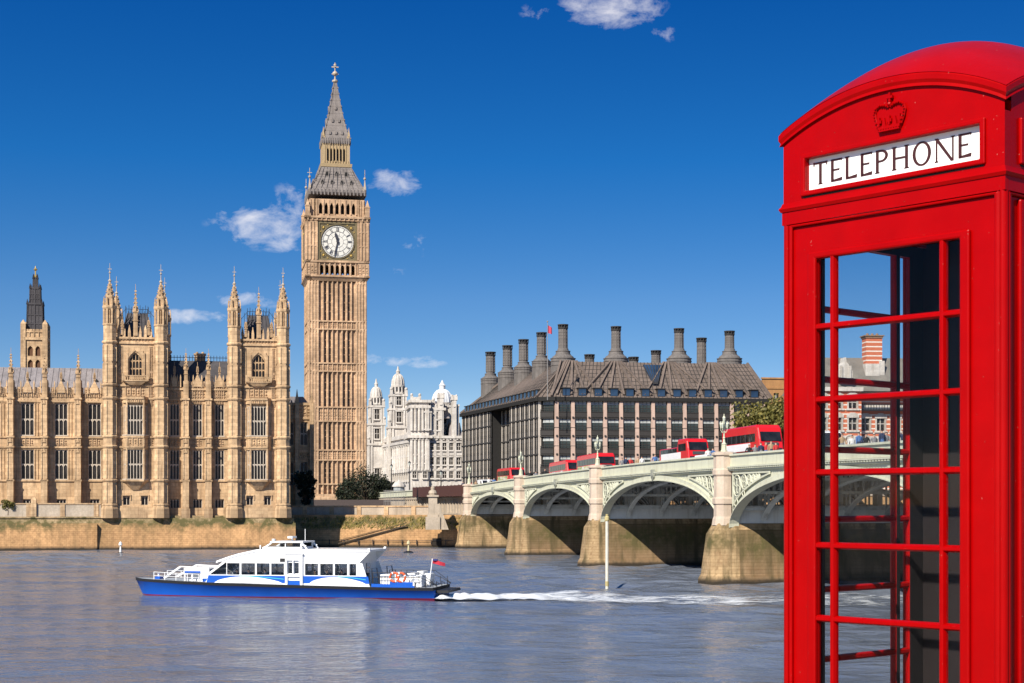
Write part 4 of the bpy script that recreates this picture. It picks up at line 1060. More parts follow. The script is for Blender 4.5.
def chimney(px, ytop, ybase, D, big=True):
    zb, zt_ = Z_(ybase, D), Z_(ytop, D); r = 4.6*D/F; q_, j_ = (.72, .62) if px < 550 else (.92, .82); key = (round(zt_-zb, 1), big)
    loc = (X_(px, D)-OC.x, D-OC.y, zb)
    g = MB(); h = zt_-zb
    if big: g.lathe(0, 0, [(2.9*r, -6.5), (2.9*r, 1.2), (2.6*r, 1.25), (2.5*r, 1.6), (1.75*r, 2.2), (1.65*r, 2.9), (1.4*r, 3.0), (1.3*r, 3.6), (1.05*r, 3.7)][:0] or [(2.9*q_*r, -6.5), (2.9*q_*r, 1.2*j_), (2.6*q_*r, 1.25*j_), (2.5*q_*r, 1.6*j_), (1.75*q_*r, 2.2*j_), (1.65*q_*r, 2.9*j_), (1.4*q_*r, 3.0*j_), (1.25*q_*r, 3.6*j_), (1.05*r, 3.7*j_)], 20); b0 = 3.6*j_
    else: g.lathe(0, 0, [(1.35*r, -3.5), (1.3*r, .4), (1.0*r, .5)], 16); b0 = .3
    g.lathe(0, 0, [(r, b0), (.94*r, h-.9)], 16)
    k = 6
    for i in range(1, k): z = b0+(h-.9-b0)*i/k; g.lathe(0, 0, [(r*1.03, z-.06), (r*1.03, z+.06)], 16)
    
    if big:
        for z_, r_ in ((-.4, 2.93*q_), (.5*j_, 2.93*q_), (1.2*j_, 2.95*q_), (2.2*j_, 1.8*q_), (3.0*j_, 1.72*q_)): g.lathe(0, 0, [(r_*r, z_-.12), (r_*1.03*r, z_-.1), (r_*1.03*r, z_+.02), (r_*r, z_+.04)], 20)
    for i in range(12): a = 2*math.pi*i/12; g.bar((r*.99*math.cos(a), r*.99*math.sin(a), b0), (r*.95*math.cos(a), r*.95*math.sin(a), h-.9), .12)
    o = g.build('chimney', MT['chimney_metal'], ob, loc=loc)
    c = MB(); c.lathe(0, 0, [(r*.9, h-.92), (r*1.12, h-.85), (r*1.12, h-.7), (r*.8, h-.65), (r*.8, h-.2), (r*1.18, h-.18), (r*1.18, h), (.3*r, h+.02)], 16)
    for i in range(10): a = 2*math.pi*i/10; c.cbox(r*1.02*math.cos(a), r*1.02*math.sin(a), .16, .16, h-.7, h-.18)
    c.build('cap', MT['bronze_dark'], o)
for px, y in ((563, 324.5), (616, 326.5), (679, 328.5), (729.5, 331)): chimney(px, y, 363.5, 310.5+9.3+(px-556)*.038)
for px, y, yb, D in ((541.5, 332.5, 365, 331), (523.5, 339.5, 371, 343), (507.5, 345.5, 376, 355), (490.5, 352, 382, 366)): chimney(px, y, yb, D)
for px, y, yb, D in ((589.5, 354.5, 366, 345), (633.5, 357, 366, 345), (656, 350.5, 366, 345), (701.5, 338, 366, 345)): chimney(px, y, yb, D, False)
D = 303
fp = empty('flagpole', (X_(547.5, D), D, 0)); tag(fp, 'thin flagpole with a small red flag on the roof corner of the office building', 'flagpole')
g = MB(); g.tube([(0,0,Z_(400, D)), (0,0,Z_(322, D))], .085, 6, .05); g.ball((0,0,Z_(321.5, D)), .16); g.build('pole', plain('grey_pole', (.22,.21,.20), .5), fp)
g = MB(); za_ = Z_(333, D); n = 6
g.loft([[(.1+.15*i, .18*math.sin(i*1.3)-.02, za_-.05*i+hh), (.1+.15*i, .18*math.sin(i*1.3)+.02, za_-.05*i+hh), (.1+.15*i, .18*math.sin(i*1.3)+.02, za_+1.5-.1*i-hh*0), (.1+.15*i, .18*math.sin(i*1.3)-.02, za_+1.5-.1*i)] for i, hh in ((j, 0) for j in range(n))])
g.build('flag', plain('red_flag', (.45,.05,.08), .7), fp)

# ------------------------------------------------------------------ white government building
D = 420
gb = empty('government_building', (X_(428, D), D, 0)); tag(gb, 'ornate white stone building with domed towers between the clock tower and the office block', 'government building')
def zg(y, d=D): return Z_(y, d)
def xg(px, d=D): return X_(px, d)-gb.location.x
w_ = MB(); roofs = MB(); W0 = {}
def gwin(x, y, z, wd, h, ang=0.0):
    key = (wd, h)
    if key not in W0:
        g = MB(); g.box(-wd/2, wd/2, -.02, .06, 0, h); o = g.build('window', MT['win'], gb, loc=(x,y,z)); o.rotation_euler = (0,0,ang)
        f = MB(); f.box(-wd/2-.3, wd/2+.3, -.45, .0, -.35, 0); f.box(-wd/2-.3, -wd/2, -.22, .1, 0, h); f.box(wd/2, wd/2+.3, -.22, .1, 0, h); f.box(-wd/2-.45, wd/2+.45, -.4, .1, h, h+.4); f.box(-.06, .06, -.08, 0, 0, h); f.box(-wd/2, wd/2, -.08, 0, h*.5-.06, h*.5+.06)
        f.build('frame', MT['white_stone'], o); W0[key] = o
    else: put(W0[key], gb, (x, y, z), ang)
def block(M, x0, x1, y0, y1, ztop, cors, z0=4):
    w_.M = M; w_.box(x0, x1, y0, y1, z0, ztop)
    for z, d in cors: w_.box(x0-d, x1+d, y0-d, y1+d, z-.35, z+.35); 
    if cors:
        d = .2; n = int((x1-x0)/.9)
        for i in range(n): w_.box(x0+.3+i*.9, x0+.7+i*.9, y0-cors[0][1]*.8, y0, cors[0][0]-.75, cors[0][0]-.35)
I_ = Matrix.Identity(4)
# corner pavilion and right front, facing the river
Mf = Matrix.Rotation(R(8), 4, 'Z')
x1 = xg(462)+3
block(Mf, 0, x1, 0, 16, zg(436), [(zg(437), .7), (zg(454), .35), (zg(470), .35)])
block(Mf, 0, xg(444), 0, 12, zg(408), [(zg(409), .5)], zg(436)); w_.box(xg(456), xg(459.5), .5, 5, zg(437), zg(405)); w_.box(xg(455.6), xg(460), .3, 5.2, zg(406), zg(404))
for r_, (ya, yb) in enumerate(((478, 470.5), (464.5, 457.5), (450, 443), (430, 419))):
    for px in (432, 438, 444.5, 451, 458.5) if r_ < 3 else (432, 438.5):
        p = Mf @ Vector((xg(px), -.05, zg(ya))); gwin(p.x, p.y, p.z, .95, 1.9 if r_ < 3 else 2.5, R(8))
for px in (428.6, 435, 441, 447.8, 455): p = xg(px); w_.box(p-.35, p+.35, -.45, 0, zg(480), zg(437 if px > 442 else 410)); 
# steep slate roofs and gables over the right front
roofs.M = Mf
for a, b, yt, yb in ((443, 450, 405, 418), (449, 463, 422, 436), (430, 447, 402, 409)):
    roofs.loft([[(xg(a),.8,zg(yb)),(xg(b),.8,zg(yb)),(xg(b),9,zg(yb)),(xg(a),9,zg(yb))], [(xg(a)+.5,2.6,zg(yt)),(xg(b)-.5,2.6,zg(yt)),(xg(b)-.5,7,zg(yt)),(xg(a)+.5,7,zg(yt))]])
for a, b, yt in ((430.5, 436, 410), (438, 443.5, 398), (452, 456.5, 400)):
    w_.box(xg(a), xg(b), -.3, 2.2, zg(437), zg(yt)); w_.exz([(xg(a)-.3, zg(yt)), (xg(b)+.3, zg(yt)), ((xg(a)+xg(b))/2+.3, zg(yt-5)), ((xg(a)+xg(b))/2-.3, zg(yt-5))], -.4, 2.3)
    for q in (a, b): w_.cbox(xg(q), -.2, .55, .55, zg(yt), zg(yt-4)); w_.ball((xg(q), -.2, zg(yt-4.6)), .3)
    w_.box(xg(a)+.4, xg(b)-.4, -.5, -.3, zg(yt+7), zg(yt+6))
# arched pavilion left of the right front, with paired columns
block(Mf, xg(410.5), xg(428.5), -1.0, 12, zg(402), [(zg(437), .9), (zg(407), .5), (zg(401.5), .6), (zg(470), .4)])
w_.M = Mf
for px in (411.5, 415, 419, 422.5, 426, 428): w_.lathe(xg(px), -1.15, [(.42, zg(431)), (.36, zg(410)), (.52, zg(408.5))], 10); w_.lathe(xg(px), -1.15, [(.48, zg(470)), (.42, zg(441)), (.6, zg(439.5))], 10)
w_.exz([(xg(410.5), zg(401)), (xg(420.5), zg(401)), (xg(419), zg(397.5)), (xg(412), zg(397.5))], -1.5, 3)
for px in (411.5, 419.5): w_.cbox(xg(px), -.6, .7, .7, zg(401), zg(396)); w_.ball((xg(px), -.6, zg(395)), .4)
w_.box(xg(421), xg(433), 0, 9, zg(404), zg(400)); 
p = Mf @ Vector((xg(427), -1.0, zg(429))); gwin(p.x, p.y-.05, p.z, 1.5, 4.2, R(8))
for y in (478, 463): 
    for px in (414, 424.5): p = Mf @ Vector((xg(px), -1.06, zg(y))); gwin(p.x, p.y, p.z, .95, 1.9, R(8))
# long side wing running back to the left
d0 = Vector((xg(410.5), 3, 0)); d1 = Vector((X_(379, 470)-gb.location.x, 470-D, 0)); dd = d0-d1
Ms, aS = frame_(dd, d1); LS = dd.length
block(Ms, 0, LS, 0, 10, zg(437), [(zg(441), .9), (zg(470), .5)])
w_.M = Ms
for i in range(15):
    x = 1.5+i*(LS-3)/14
    w_.lathe(x, -.25, [(.5, zg(472)), (.42, zg(446)), (.6, zg(444))], 8)
    if i < 14:
        for za_, h in ((zg(468), 3.4), (zg(455), 2.6), (zg(480), 2.2)):
            p = Ms @ Vector((x+(LS-3)/28, -.05, za_)); gwin(p.x, p.y, p.z, 1.1, h, aS)
w_.box(0, LS, -.5, .5, zg(437), zg(433)); w_.box(0, LS, 3, 9, zg(437), zg(428))
def dome(px, d, parts, rdome, name):
    """square stages, round drum with openings, dome and lantern"""
    x, y = xg(px, d), d-D; w_.M = Matrix.Translation((x, y, 0)) @ Matrix.Rotation(R(10), 4, 'Z')
    k = d/F
    for (half, ya, yb) in parts['square']:
        h = half*k; w_.cbox(0, 0, 2*h, 2*h, Z_(ya, d), Z_(yb, d)); w_.cbox(0, 0, 2*h+.9, 2*h+.9, Z_(yb, d)-.5, Z_(yb, d)+.1)
        for sx in (-1, 1):
            for q in (.95, .62): w_.cbox(sx*h*q, -h-.12, .5, .4, Z_(ya, d), Z_(yb, d)-.4); w_.cbox(-h-.12, sx*h*q, .4, .5, Z_(ya, d), Z_(yb, d)-.4)
            w_.cbox(sx*h, -h, .8, .8, Z_(yb, d), Z_(yb, d)+1.2); w_.ball((sx*h, -h, Z_(yb, d)+1.6), .45)
        if Z_(yb, d)-Z_(ya, d) > 3.5:
            p = w_.M @ Vector((0, -h-.05, Z_(ya, d)+.25*(Z_(yb, d)-Z_(ya, d)))); gwin(p.x, p.y, p.z, 1.3, 2.9, R(10))
    (rd, ya, yb) = parts['drum']; rd *= k
    w_.lathe(0, 0, [(rd*.86, Z_(ya, d)), (rd*.86, Z_(yb, d))], 20); w_.lathe(0, 0, [(rd*1.08, Z_(yb, d)-.4), (rd*1.12, Z_(yb, d)), (rd*.95, Z_(yb, d)+.15)], 20); w_.lathe(0, 0, [(rd*1.05, Z_(ya, d)), (rd*1.05, Z_(ya, d)+.5)], 20)
    for i in range(12): a = 2*math.pi*i/12; w_.lathe(rd*.97*math.cos(a), rd*.97*math.sin(a), [(.3, Z_(ya, d)), (.26, Z_(yb, d)-.3)], 8)
    dk_.M = w_.M
    for i in range(12):
        a = 2*math.pi*(i+.5)/12
        hh = Z_(yb, d)-Z_(ya, d); c = Vector((rd*.84*math.cos(a), rd*.84*math.sin(a), 0))
        dk_.lathe(c.x, c.y, [(.2, Z_(ya, d)+hh*.25), (.42, Z_(ya, d)+hh*.3), (.42, Z_(ya, d)+hh*.65), (.2, Z_(ya, d)+hh*.75)], 8)
    (ra_, ya, yb) = parts['dome']; ra_ *= k; zA, zB = Z_(ya, d), Z_(yb, d)
    dm_ = MB(w_.M.copy()); n = 7
    dm_.lathe(0, 0, [(ra_*math.cos(i/n*math.pi/2*.92), zA+(zB-zA)*math.sin(i/n*math.pi/2)) for i in range(n+1)], 24)
    for i in range(12):
        a = 2*math.pi*i/12; dm_.tube([(ra_*1.01*math.cos(q/n*math.pi/2*.92)*math.cos(a), ra_*1.01*math.cos(q/n*math.pi/2*.92)*math.sin(a), zA+(zB-zA)*math.sin(q/n*math.pi/2)) for q in range(n+1)], .14, 5)
    yl_, yt_ = parts['lantern']; dm_.lathe(0, 0, [(ra_*.28, zB-.3), (ra_*.3, Z_(yl_, d)), (ra_*.36, Z_(yl_, d)+.1), (ra_*.2, Z_(yl_, d)+.6), (.12, Z_(yt_, d)+.5), (.05, Z_(yt_, d))], 12)
    dm_.build('dome', MT['white_stone'] if name else MT['dome_lead'], gb, smooth=False)
dk_ = MB()
MT['dome_lead'] = stone('pale_dome_lead', (.62,.63,.64), .1, .3, dirt=(.4,.4,.4))
dome(398, 452, dict(square=[(9.6, 490, 427), (8.6, 427, 409), (7.4, 409, 395)], drum=(6.6, 394, 386), dome=(6.3, 385.5, 374), lantern=(372, 368)), 6.2, True)
dome(376.2, 462, dict(square=[(8.6, 490, 444), (7.6, 444, 424), (6.8, 424, 406)], drum=(6.0, 405, 397), dome=(5.6, 396.5, 387), lantern=(384.5, 380.5)), 5.6, True)
dome(442.3, 432, dict(square=[(10.2, 430, 406)], drum=(9.4, 406, 403.0), dome=(10.2, 402.8, 389.5), lantern=(386, 382)), 9, False)
w_.M = Mf; w_.box(xg(441), xg(462), 9, 14, zg(440), zg(405.5)); w_.M = I_
w_.build('wall', MT['white_stone'], gb); roofs.build('roof', MT['slate_pale'], gb); dk_.build('drum_opening', MT['iron'], gb)

# ------------------------------------------------------------------ striped brick building seen through the telephone box
D = 285
bb = empty('brick_building', (X_(850, D), D, 0), R(6)); tag(bb, 'red brick building with white stripes and grey roof seen through the telephone box', 'brick building')
def zb_(y): return Z_(y, D)
def xb_(px): return X_(px, D)-X_(850, D)
m = NT('banded_brick'); o = m.z(); fr_ = m.math('FRACT', m.math('DIVIDE', o[2], .82))
st = m.ramp(fr_, [(.72, 0.0), (.76, 1.0)]); n = m.noise(m.coord(), 3, 4)
m.col(m.mix(st, m.mix(n, (.42,.10,.045), (.56,.17,.08)), m.mix(n, (.60,.55,.47), (.75,.70,.62)))); m.set(.85); MT['banded'] = m.mat
g = MB()
blk = [(804, 858, -2.0, 392), (858, 915, 0, 409), (915, 1010, -2.0, 392)]
wlist = []
for a, b, y, yt in blk:
    ops = []
    q = a+14 if a != 858 else 866
    while q < b-6:
        for za_, zb2 in ((430.5, 418), (409 if yt < 400 else 500, 398 if yt < 400 else 499), (455, 442)):
            if za_ < 490: ops.append((xb_(q)-.75, xb_(q)+.75, zb_(za_), zb_(zb2))); wlist.append((xb_(q), y, zb_(za_), zb_(zb2)-zb_(za_)))
        q += 15.5
    g.panel(xb_(a), xb_(b), 4, zb_(yt), y, y+.6, ops); g.box(xb_(a), xb_(b), y+.62, 14, 4, zb_(yt)-.05)
g.box(xb_(858)+.1, xb_(915)-.1, 1.6, 13, zb_(410), zb_(391.6)); g.build('wall', MT['banded'], bb)
w0 = {}
for x, y, z, h in wlist:
    key = round(h, 2)
    if key not in w0:
        b = MB(); b.box(-.75, .75, .3, .36, 0, h); w0[key] = b.build('window', MT['win'], bb, loc=(x, y, z))
        f = MB(); f.box(-1.0, -.72, -.12, .35, -.1, h); f.box(.72, 1.0, -.12, .35, -.1, h); f.box(-1.2, 1.2, -.25, .3, -.35, -.05); f.box(-1.1, 1.1, -.2, .3, h-.05, h+.45); f.exz([(-1.1, h+.45), (1.1, h+.45), (.4, h+.85), (-.4, h+.85)], -.2, .2)
        f.box(-.06, .06, .18, .3, 0, h); f.box(-.75, .75, .18, .3, h*.55-.06, h*.55+.06); f.build('frame', MT['white_stone'], w0[key])
    else: put(w0[key], bb, (x, y, z))
g = MB()
for a, b, y, yt in blk:
    g.box(xb_(a)-.2, xb_(b)+.2, y-.5, y+.6, zb_(yt), zb_(yt)+.7); g.box(xb_(a), xb_(b), y-.18, y, zb_(437.5)-.2, zb_(437.5)+.25)
    n = int((xb_(b)-xb_(a))/3)
    for i in range(n):
        x = xb_(a)+1.5+i*3; g.ring((x, y-.12, zb_(441.5)), 1.0, .18, 18, 5)
g.exz([(xb_(834), zb_(379)), (xb_(849), zb_(379)), (xb_(849), zb_(372)), (xb_(845.5), zb_(370)), (xb_(845), zb_(366)), (xb_(842.5), zb_(363)), (xb_(842), zb_(358.5)), (xb_(841), zb_(358.5)), (xb_(840.5), zb_(363)), (xb_(838), zb_(366)), (xb_(837.5), zb_(370)), (xb_(834), zb_(372))], -2.2, .5)
for q in (837, 846): g.cbox(xb_(q), -2.3, .35, .35, zb_(379), zb_(367))
g.build('stone_trim', MT['white_stone'], bb)
g = MB(); g.box(xb_(858), xb_(915), -1.3, 0, zb_(410)-.15, zb_(409.5)); 
i = xb_(858)
while i < xb_(915): g.box(i, i+.08, -1.25, -1.15, zb_(409.5), zb_(404)); i += .5
g.box(xb_(858), xb_(915), -1.28, -1.12, zb_(404)-.1, zb_(404)); g.build('balcony', MT['iron'], bb)
g = MB(); zr0, zr1 = zb_(391.5), zb_(356)
g.loft([[(xb_(802),-1.5,zr0),(xb_(1012),-1.5,zr0),(xb_(1012),14,zr0),(xb_(802),14,zr0)], [(xb_(812),3.5,zr1),(xb_(990),3.5,zr1),(xb_(990),8.5,zr1),(xb_(812),8.5,zr1)]])
g.build('roof', stone('grey_roof_tiles', (.20,.18,.155), .25, .6, dirt=(.12,.11,.10)), bb)
g = MB(); x0, x1 = xb_(869), xb_(885.5); g.box(x0, x1, 1.2, 3.6, zr0+1, zb_(337)); g.build('chimney', MT['banded'], bb)
g = MB(); g.box(x0-.15, x1+.15, 1.05, 3.75, zb_(337), zb_(335)); g.box(x0-.35, x1+.35, .9, 3.9, zb_(335.2), zb_(334.2))
for k_ in range(3): g.lathe(x0+.6+.9*k_, 2.4, [(.28, zb_(334.2)), (.22, zb_(331.8))], 8)

q = MB(); q.box(x0-.25, x1-.6, .8, 3.8, zr0+1, zb_(363)); q.box(x1-.59, x1+.35, .9, 3.8, zr0+1, zb_(360)); q.build('chimney_base', MT['white_stone'], bb)
g.build('chimney_cap', plain('brown_cap', (.24,.15,.09), .8), bb)

D = 350
br = empty('brown_building', (X_(775, D), D, 0), R(10)); tag(br, 'plain tan brick block rising behind the trees beside the telephone box', 'building')
g = MB(); k = D/F; ops = [(-2.9+2.6*i, -1.7+2.6*i, Z_(402-0, D), Z_(393, D)) for i in range(5)]
g.panel(-13*k, 60*k, 4, Z_(379, D), 0, .5, ops); g.box(-13*k, 60*k, .52, 15, 4, Z_(380, D)); g.box(-13*k-.2, 60*k, -.2, .6, Z_(379, D), Z_(377.5, D)); g.box(-13*k-.1, 60*k, -.15, 0, Z_(388, D)-.2, Z_(388, D)+.2)
g.build('wall', stone('tan_brick', (.40,.21,.085), .2, .6, dirt=(.2,.1,.05)), br)
w0 = None
for o_ in ops:
    if w0 is None:
        b = MB(); b.box(-.6, .6, .3, .4, 0, o_[3]-o_[2]); w0 = b.build('window', MT['win'], br, loc=((o_[0]+o_[1])/2, 0, o_[2])); f = MB(); f.box(-.05, .05, .2, .3, 0, o_[3]-o_[2]); f.build('frame', MT['white_frame'], w0)
    else: put(w0, br, ((o_[0]+o_[1])/2, 0, o_[2]))
# ------------------------------------------------------------------ bridge
MT['green_paint'] = stone('pale_green_paint', (.56,.56,.43), .10, .35, rough=.55, dirt=(.30,.27,.19), dirt_amt=.45)
MT['green_dark'] = stone('grey_green_paint', (.30,.31,.26), .15, .3, rough=.6, dirt=(.18,.16,.12))
MT['rib_paint'] = stone('rib_paint', (.66,.67,.61), .15, .3, rough=.6, dirt=(.2,.18,.15))
MT['pierside'] = wallmat('algae_stained_stone', .9, 5.2, (.25,.165,.09), pmin=.55, streak=.9)
MT['pale_head'] = stone('pale_pier_paint', (.78,.78,.72), .1, .3, rough=.6, dirt=(.4,.37,.3))
MT['granite'] = stone('pinkish_granite', (.52,.42,.33), .18, .6, dirt=(.33,.24,.17))
MT['asphalt'] = stone('asphalt', (.05,.05,.05), .2, .5, streak=False)
MT['soffit'] = plain('dark_soffit', (.012,.012,.012), .9)
BA = Vector((-5.8, 225.6, 0)); BROT = math.atan2(-.974, .226)
bg = empty('bridge', BA, BROT); tag(bg, 'pale green iron arch bridge on stained stone piers crossing the river', 'bridge')
def bw(s, t, z=0): return Vector((BA.x+.226*s+.974*t, BA.y-.974*s+.226*t, z))
def zpar(s): return 10.22-1.42*((112-s)/112)**2 if s > -5 else 8.72+.004*s
def deck(s): return zpar(s)-1.0
SP = [0, 31.5, 65.1, 101.2, 138.4, 174.5, 208]
BW = 26.0
def strip(mb, s0, s1, n, f):                  # sweep a section f(s) -> [(t, z), ...] along s
    rings = [[(s0+(s1-s0)*i/n, t, z) for t, z in f(s0+(s1-s0)*i/n)] for i in range(n+1)]
    mb.loft(rings)
for i, s in enumerate(SP):
    g = MB()
    def plan(h, nose, back): return [(s-h, 0.2, ), (s-h*.55, -nose), (s+h*.55, -nose), (s+h, .2), (s+h, BW-.2), (s+h*.55, BW+nose), (s-h*.55, BW+nose), (s-h, BW-.2)]
    g.loft([[(x, y, z) for x, y in plan(h, n_, 0)] for z, h, n_ in ((-1.5, 1.75, 2.2), (.35, 1.65, 2.1), (.75, 1.5, 1.9), (3.9, 1.32, 1.5), (4.3, 1.25, 1.25), (4.75, 1.1, .95))])
    o = g.build('pier', MT['pierstone'], bg)
    for sd in (-1, 1):                         # algae-stained long sides, a skin a few centimetres proud
        g = MB(); g.loft([[(s+sd*(h-.3), .5, z), (s+sd*(h+.04), .5, z), (s+sd*(h+.04), BW-.5, z), (s+sd*(h-.3), BW-.5, z)] for z, h in ((-1.5, 1.75), (.35, 1.65), (.75, 1.5), (3.9, 1.32), (4.25, 1.26))]); g.build('stained_side', MT['pierside'], o)
    g = MB(); g.box(s-1.05, s+1.05, .5, BW-.5, 4.6, 6.15); g.box(s-.8, s+.8, .8, 1.3, 5.95, deck(s)-.5); g.box(s-.8, s+.8, BW-1.3, BW-.8, 5.95, deck(s)-.5)
    for q in range(7): t = 2.6+q*3.45; g.box(s-.5, s+.5, t-.2, t+.2, 5.95, deck(s)-.46)
    g.build('pier_head', MT['pale_head'], bg)
    for t, sg in ((-.25, 1), (BW+.25, -1)):
        g = MB(); zt_ = zpar(s); o8 = R(22.5)
        g.lathe(s, t, [(.98, 4.6), (.9, 5.1), (.82, 5.3), (.82, 6.2), (.93, 6.3), (.94, 6.7), (.82, 6.85), (.8, zt_-1.75), (.92, zt_-1.6), (.92, zt_-1.25), (.84, zt_-1.1), (.84, zt_-.15), (1.0, zt_-.05), (1.0, zt_+.12), (.7, zt_+.22)], 8, o8)
        g.build('pillar', MT['granite'], bg)
# arches
for i in range(len(SP)-1):
    a, b = SP[i]+1.15, SP[i+1]-1.15; c = (a+b)/2; hs = (b-a)/2; z0 = 4.45; zc = zpar(c)-1.75
    def ell(s, off=0.0, hs=hs, z0=z0, zc=zc, c=c):
        x = max(-1, min(1, (s-c)/(hs+off))); return z0+(zc-z0+off)*math.sqrt(max(0, 1-x*x))
    N = 44; th = [math.pi*(1-k/N) for k in range(N+1)]
    pin = [(c+hs*math.cos(q), z0+(zc-z0)*math.sin(q)) for q in th]
    pout = [(c+(hs+.12)*math.cos(q), z0+(zc-z0+.45)*math.sin(q)) for q in th]
    pout = [(min(max(x, a-.1), b+.1), z) for x, z in pout]
    for t0, t1 in ((-.18, .55), (BW-.55, BW+.18)):
        g = MB()
        g.loft([[(pin[k][0], t0, pin[k][1]), (pin[k][0], t1, pin[k][1]), (pout[k][0], t1, pout[k][1]), (pout[k][0], t0, pout[k][1])] for k in range(N+1)])
        # raised edge moulding
        pm = [(x*.5+u*.5, z*.5+v*.5) for (x, z), (u, v) in zip(pin, pout)]
        tt = t0-.05 if t0 < 1 else t1+.05
        g.loft([[(pin[k][0], tt-.05, pin[k][1]-.02), (pin[k][0], tt+.05, pin[k][1]-.02), (pm[k][0]*.3+pin[k][0]*.7, tt+.05, pm[k][1]*.35+pin[k][1]*.65), (pm[k][0]*.3+pin[k][0]*.7, tt-.05, pm[k][1]*.35+pin[k][1]*.65)] for k in range(N+1)])
        g.build('arch_ring', MT['green_paint'], bg)
    # spandrel plate with sunk corner panels and quatrefoil rings
    for t0, t1, tf in ((.06, .3, -.06), (BW-.3, BW-.06, BW+.06)):
        g = MB(); tr = MB(); dkp = MB()
        for k in range(N):
            xa_, xb2 = pout[k][0], pout[k+1][0]
            if xb2-xa_ < .02: continue
            za_, zb2 = pout[k][1]-.05, pout[k+1][1]-.05; ta_, tb_ = zpar(xa_)-1.2, zpar(xb2)-1.2
            g.loft([[(xa_,t0,za_),(xa_,t1,za_),(xa_,t1,ta_),(xa_,t0,ta_)], [(xb2,t0,zb2),(xb2,t1,zb2),(xb2,t1,tb_),(xb2,t0,tb_)]])
        for sd in (-1, 1):
            e = a if sd < 0 else b
            top = lambda s: zpar(s)-1.55
            xs_ = [e-sd*(.3+.42*q) for q in range(20)]
            xs_ = [x for x in xs_ if top(x)-ell(x, .5)-.25 > .12]
            if len(xs_) < 3: continue
            f = min(t0, tf) if tf < 1 else max(t1, tf); fr0, fr1 = (f-.02, t0+.0) if tf < 1 else (t1, f+.02)
            for x, y in zip(xs_, xs_[1:]):     # dark recess sheet + frame bars
                dq = (t0-.012, t0-.004) if tf < 1 else (t1+.004, t1+.012)
                lo, hi = sorted((x, y)); zl, zh = ell(lo, .5)+.25, ell(hi, .5)+.25
                dkp.loft([[(lo,dq[0],zl),(lo,dq[1],zl),(lo,dq[1],top(lo)),(lo,dq[0],top(lo))], [(hi,dq[0],zh),(hi,dq[1],zh),(hi,dq[1],top(hi)),(hi,dq[0],top(hi))]])
            for x, y in zip(xs_, xs_[1:]): tr.bar((x, f, ell(x, .5)+.3), (y, f, ell(y, .5)+.3), .1, .12); tr.bar((x, f, top(x)), (y, f, top(y)), .1, .12)
            tr.bar((xs_[0], f, ell(xs_[0], .5)+.3), (xs_[0], f, top(xs_[0])), .1)
            x = xs_[0]
            for _ in range(6):                # rings of falling size
                x_ = x
                h = None
                for q in range(3):
                    r_ = .42*(top(x_)-ell(x_-sd*(h or .6), .5)-.35); h = r_
                if h < .12: break
                x_c = x-sd*(h+.06); zc_ = top(x_c)-h-.12
                tr.ring((x_c, f, zc_), h, .055, 16, 5)
                for q in range(4): an = q*math.pi/2+.785; tr.ring((x_c+h*.48*math.cos(an), f, zc_+h*.48*math.sin(an)), h*.38, .035, 10, 4)
                if h > .5: tr.ring((x_c+sd*h*.2, f, zc_-h*1.55), h*.42, .045, 12, 4)
                x = x_c-sd*(h+.04)
        g.mi = 1; g.add([tuple(v) for v in dkp.v], dkp.f); g.mi = 0; g.add([tuple(v) for v in tr.v], tr.f); g.build('spandrel', [MT['green_paint'], MT['green_dark']], bg)
    # ribs with lattice web
    rib0 = None
    for q in range(7):
        t = 2.6+q*3.45
        if rib0 is None:
            g = MB()
            g.loft([[(pin[k][0], t-.24, pin[k][1]), (pin[k][0], t+.24, pin[k][1]), (pin[k][0], t+.24, pin[k][1]+.1), (pin[k][0], t-.24, pin[k][1]+.1)] for k in range(2, N-1)])
            g.loft([[(pin[k][0], t-.04, pin[k][1]+.08), (pin[k][0], t+.04, pin[k][1]+.08), (pin[k][0], t+.04, pin[k][1]+.34), (pin[k][0], t-.04, pin[k][1]+.34)] for k in range(2, N-1)])
            for k in range(3, N-2, 2):
                zt_ = deck(pin[k][0])-.4
                if zt_-pin[k][1] > .6: g.bar((pin[k][0], t, pin[k][1]+.4), (pin[k][0], t, zt_), .12); 
                pass
            rib0 = g.build('rib', MT['rib_paint'], bg); rib_t = t
        else: put(rib0, bg, (0, t-rib_t, 0))
    g = MB()
    for k in range(4, N-3, 5): g.box(pin[k][0]-.07, pin[k][0]+.07, .6, BW-.6, pin[k][1]+.2, pin[k][1]+.42)
    g.build('cross_bracing', MT['rib_paint'], bg)
    # keystone shield
    g = MB()
    for t in (-.24,): g.exz([(c-.38, zc+1.0), (c-.38, zc+.35), (c, zc-.1), (c+.38, zc+.35), (c+.38, zc+1.0)], -.36, -.18); g.exz([(c-.2, zc+.95), (c-.2, zc+.45), (c, zc+.2), (c+.2, zc+.45), (c+.2, zc+.95)], -.44, -.36)
    g.build('shield', MT['green_dark'], bg)
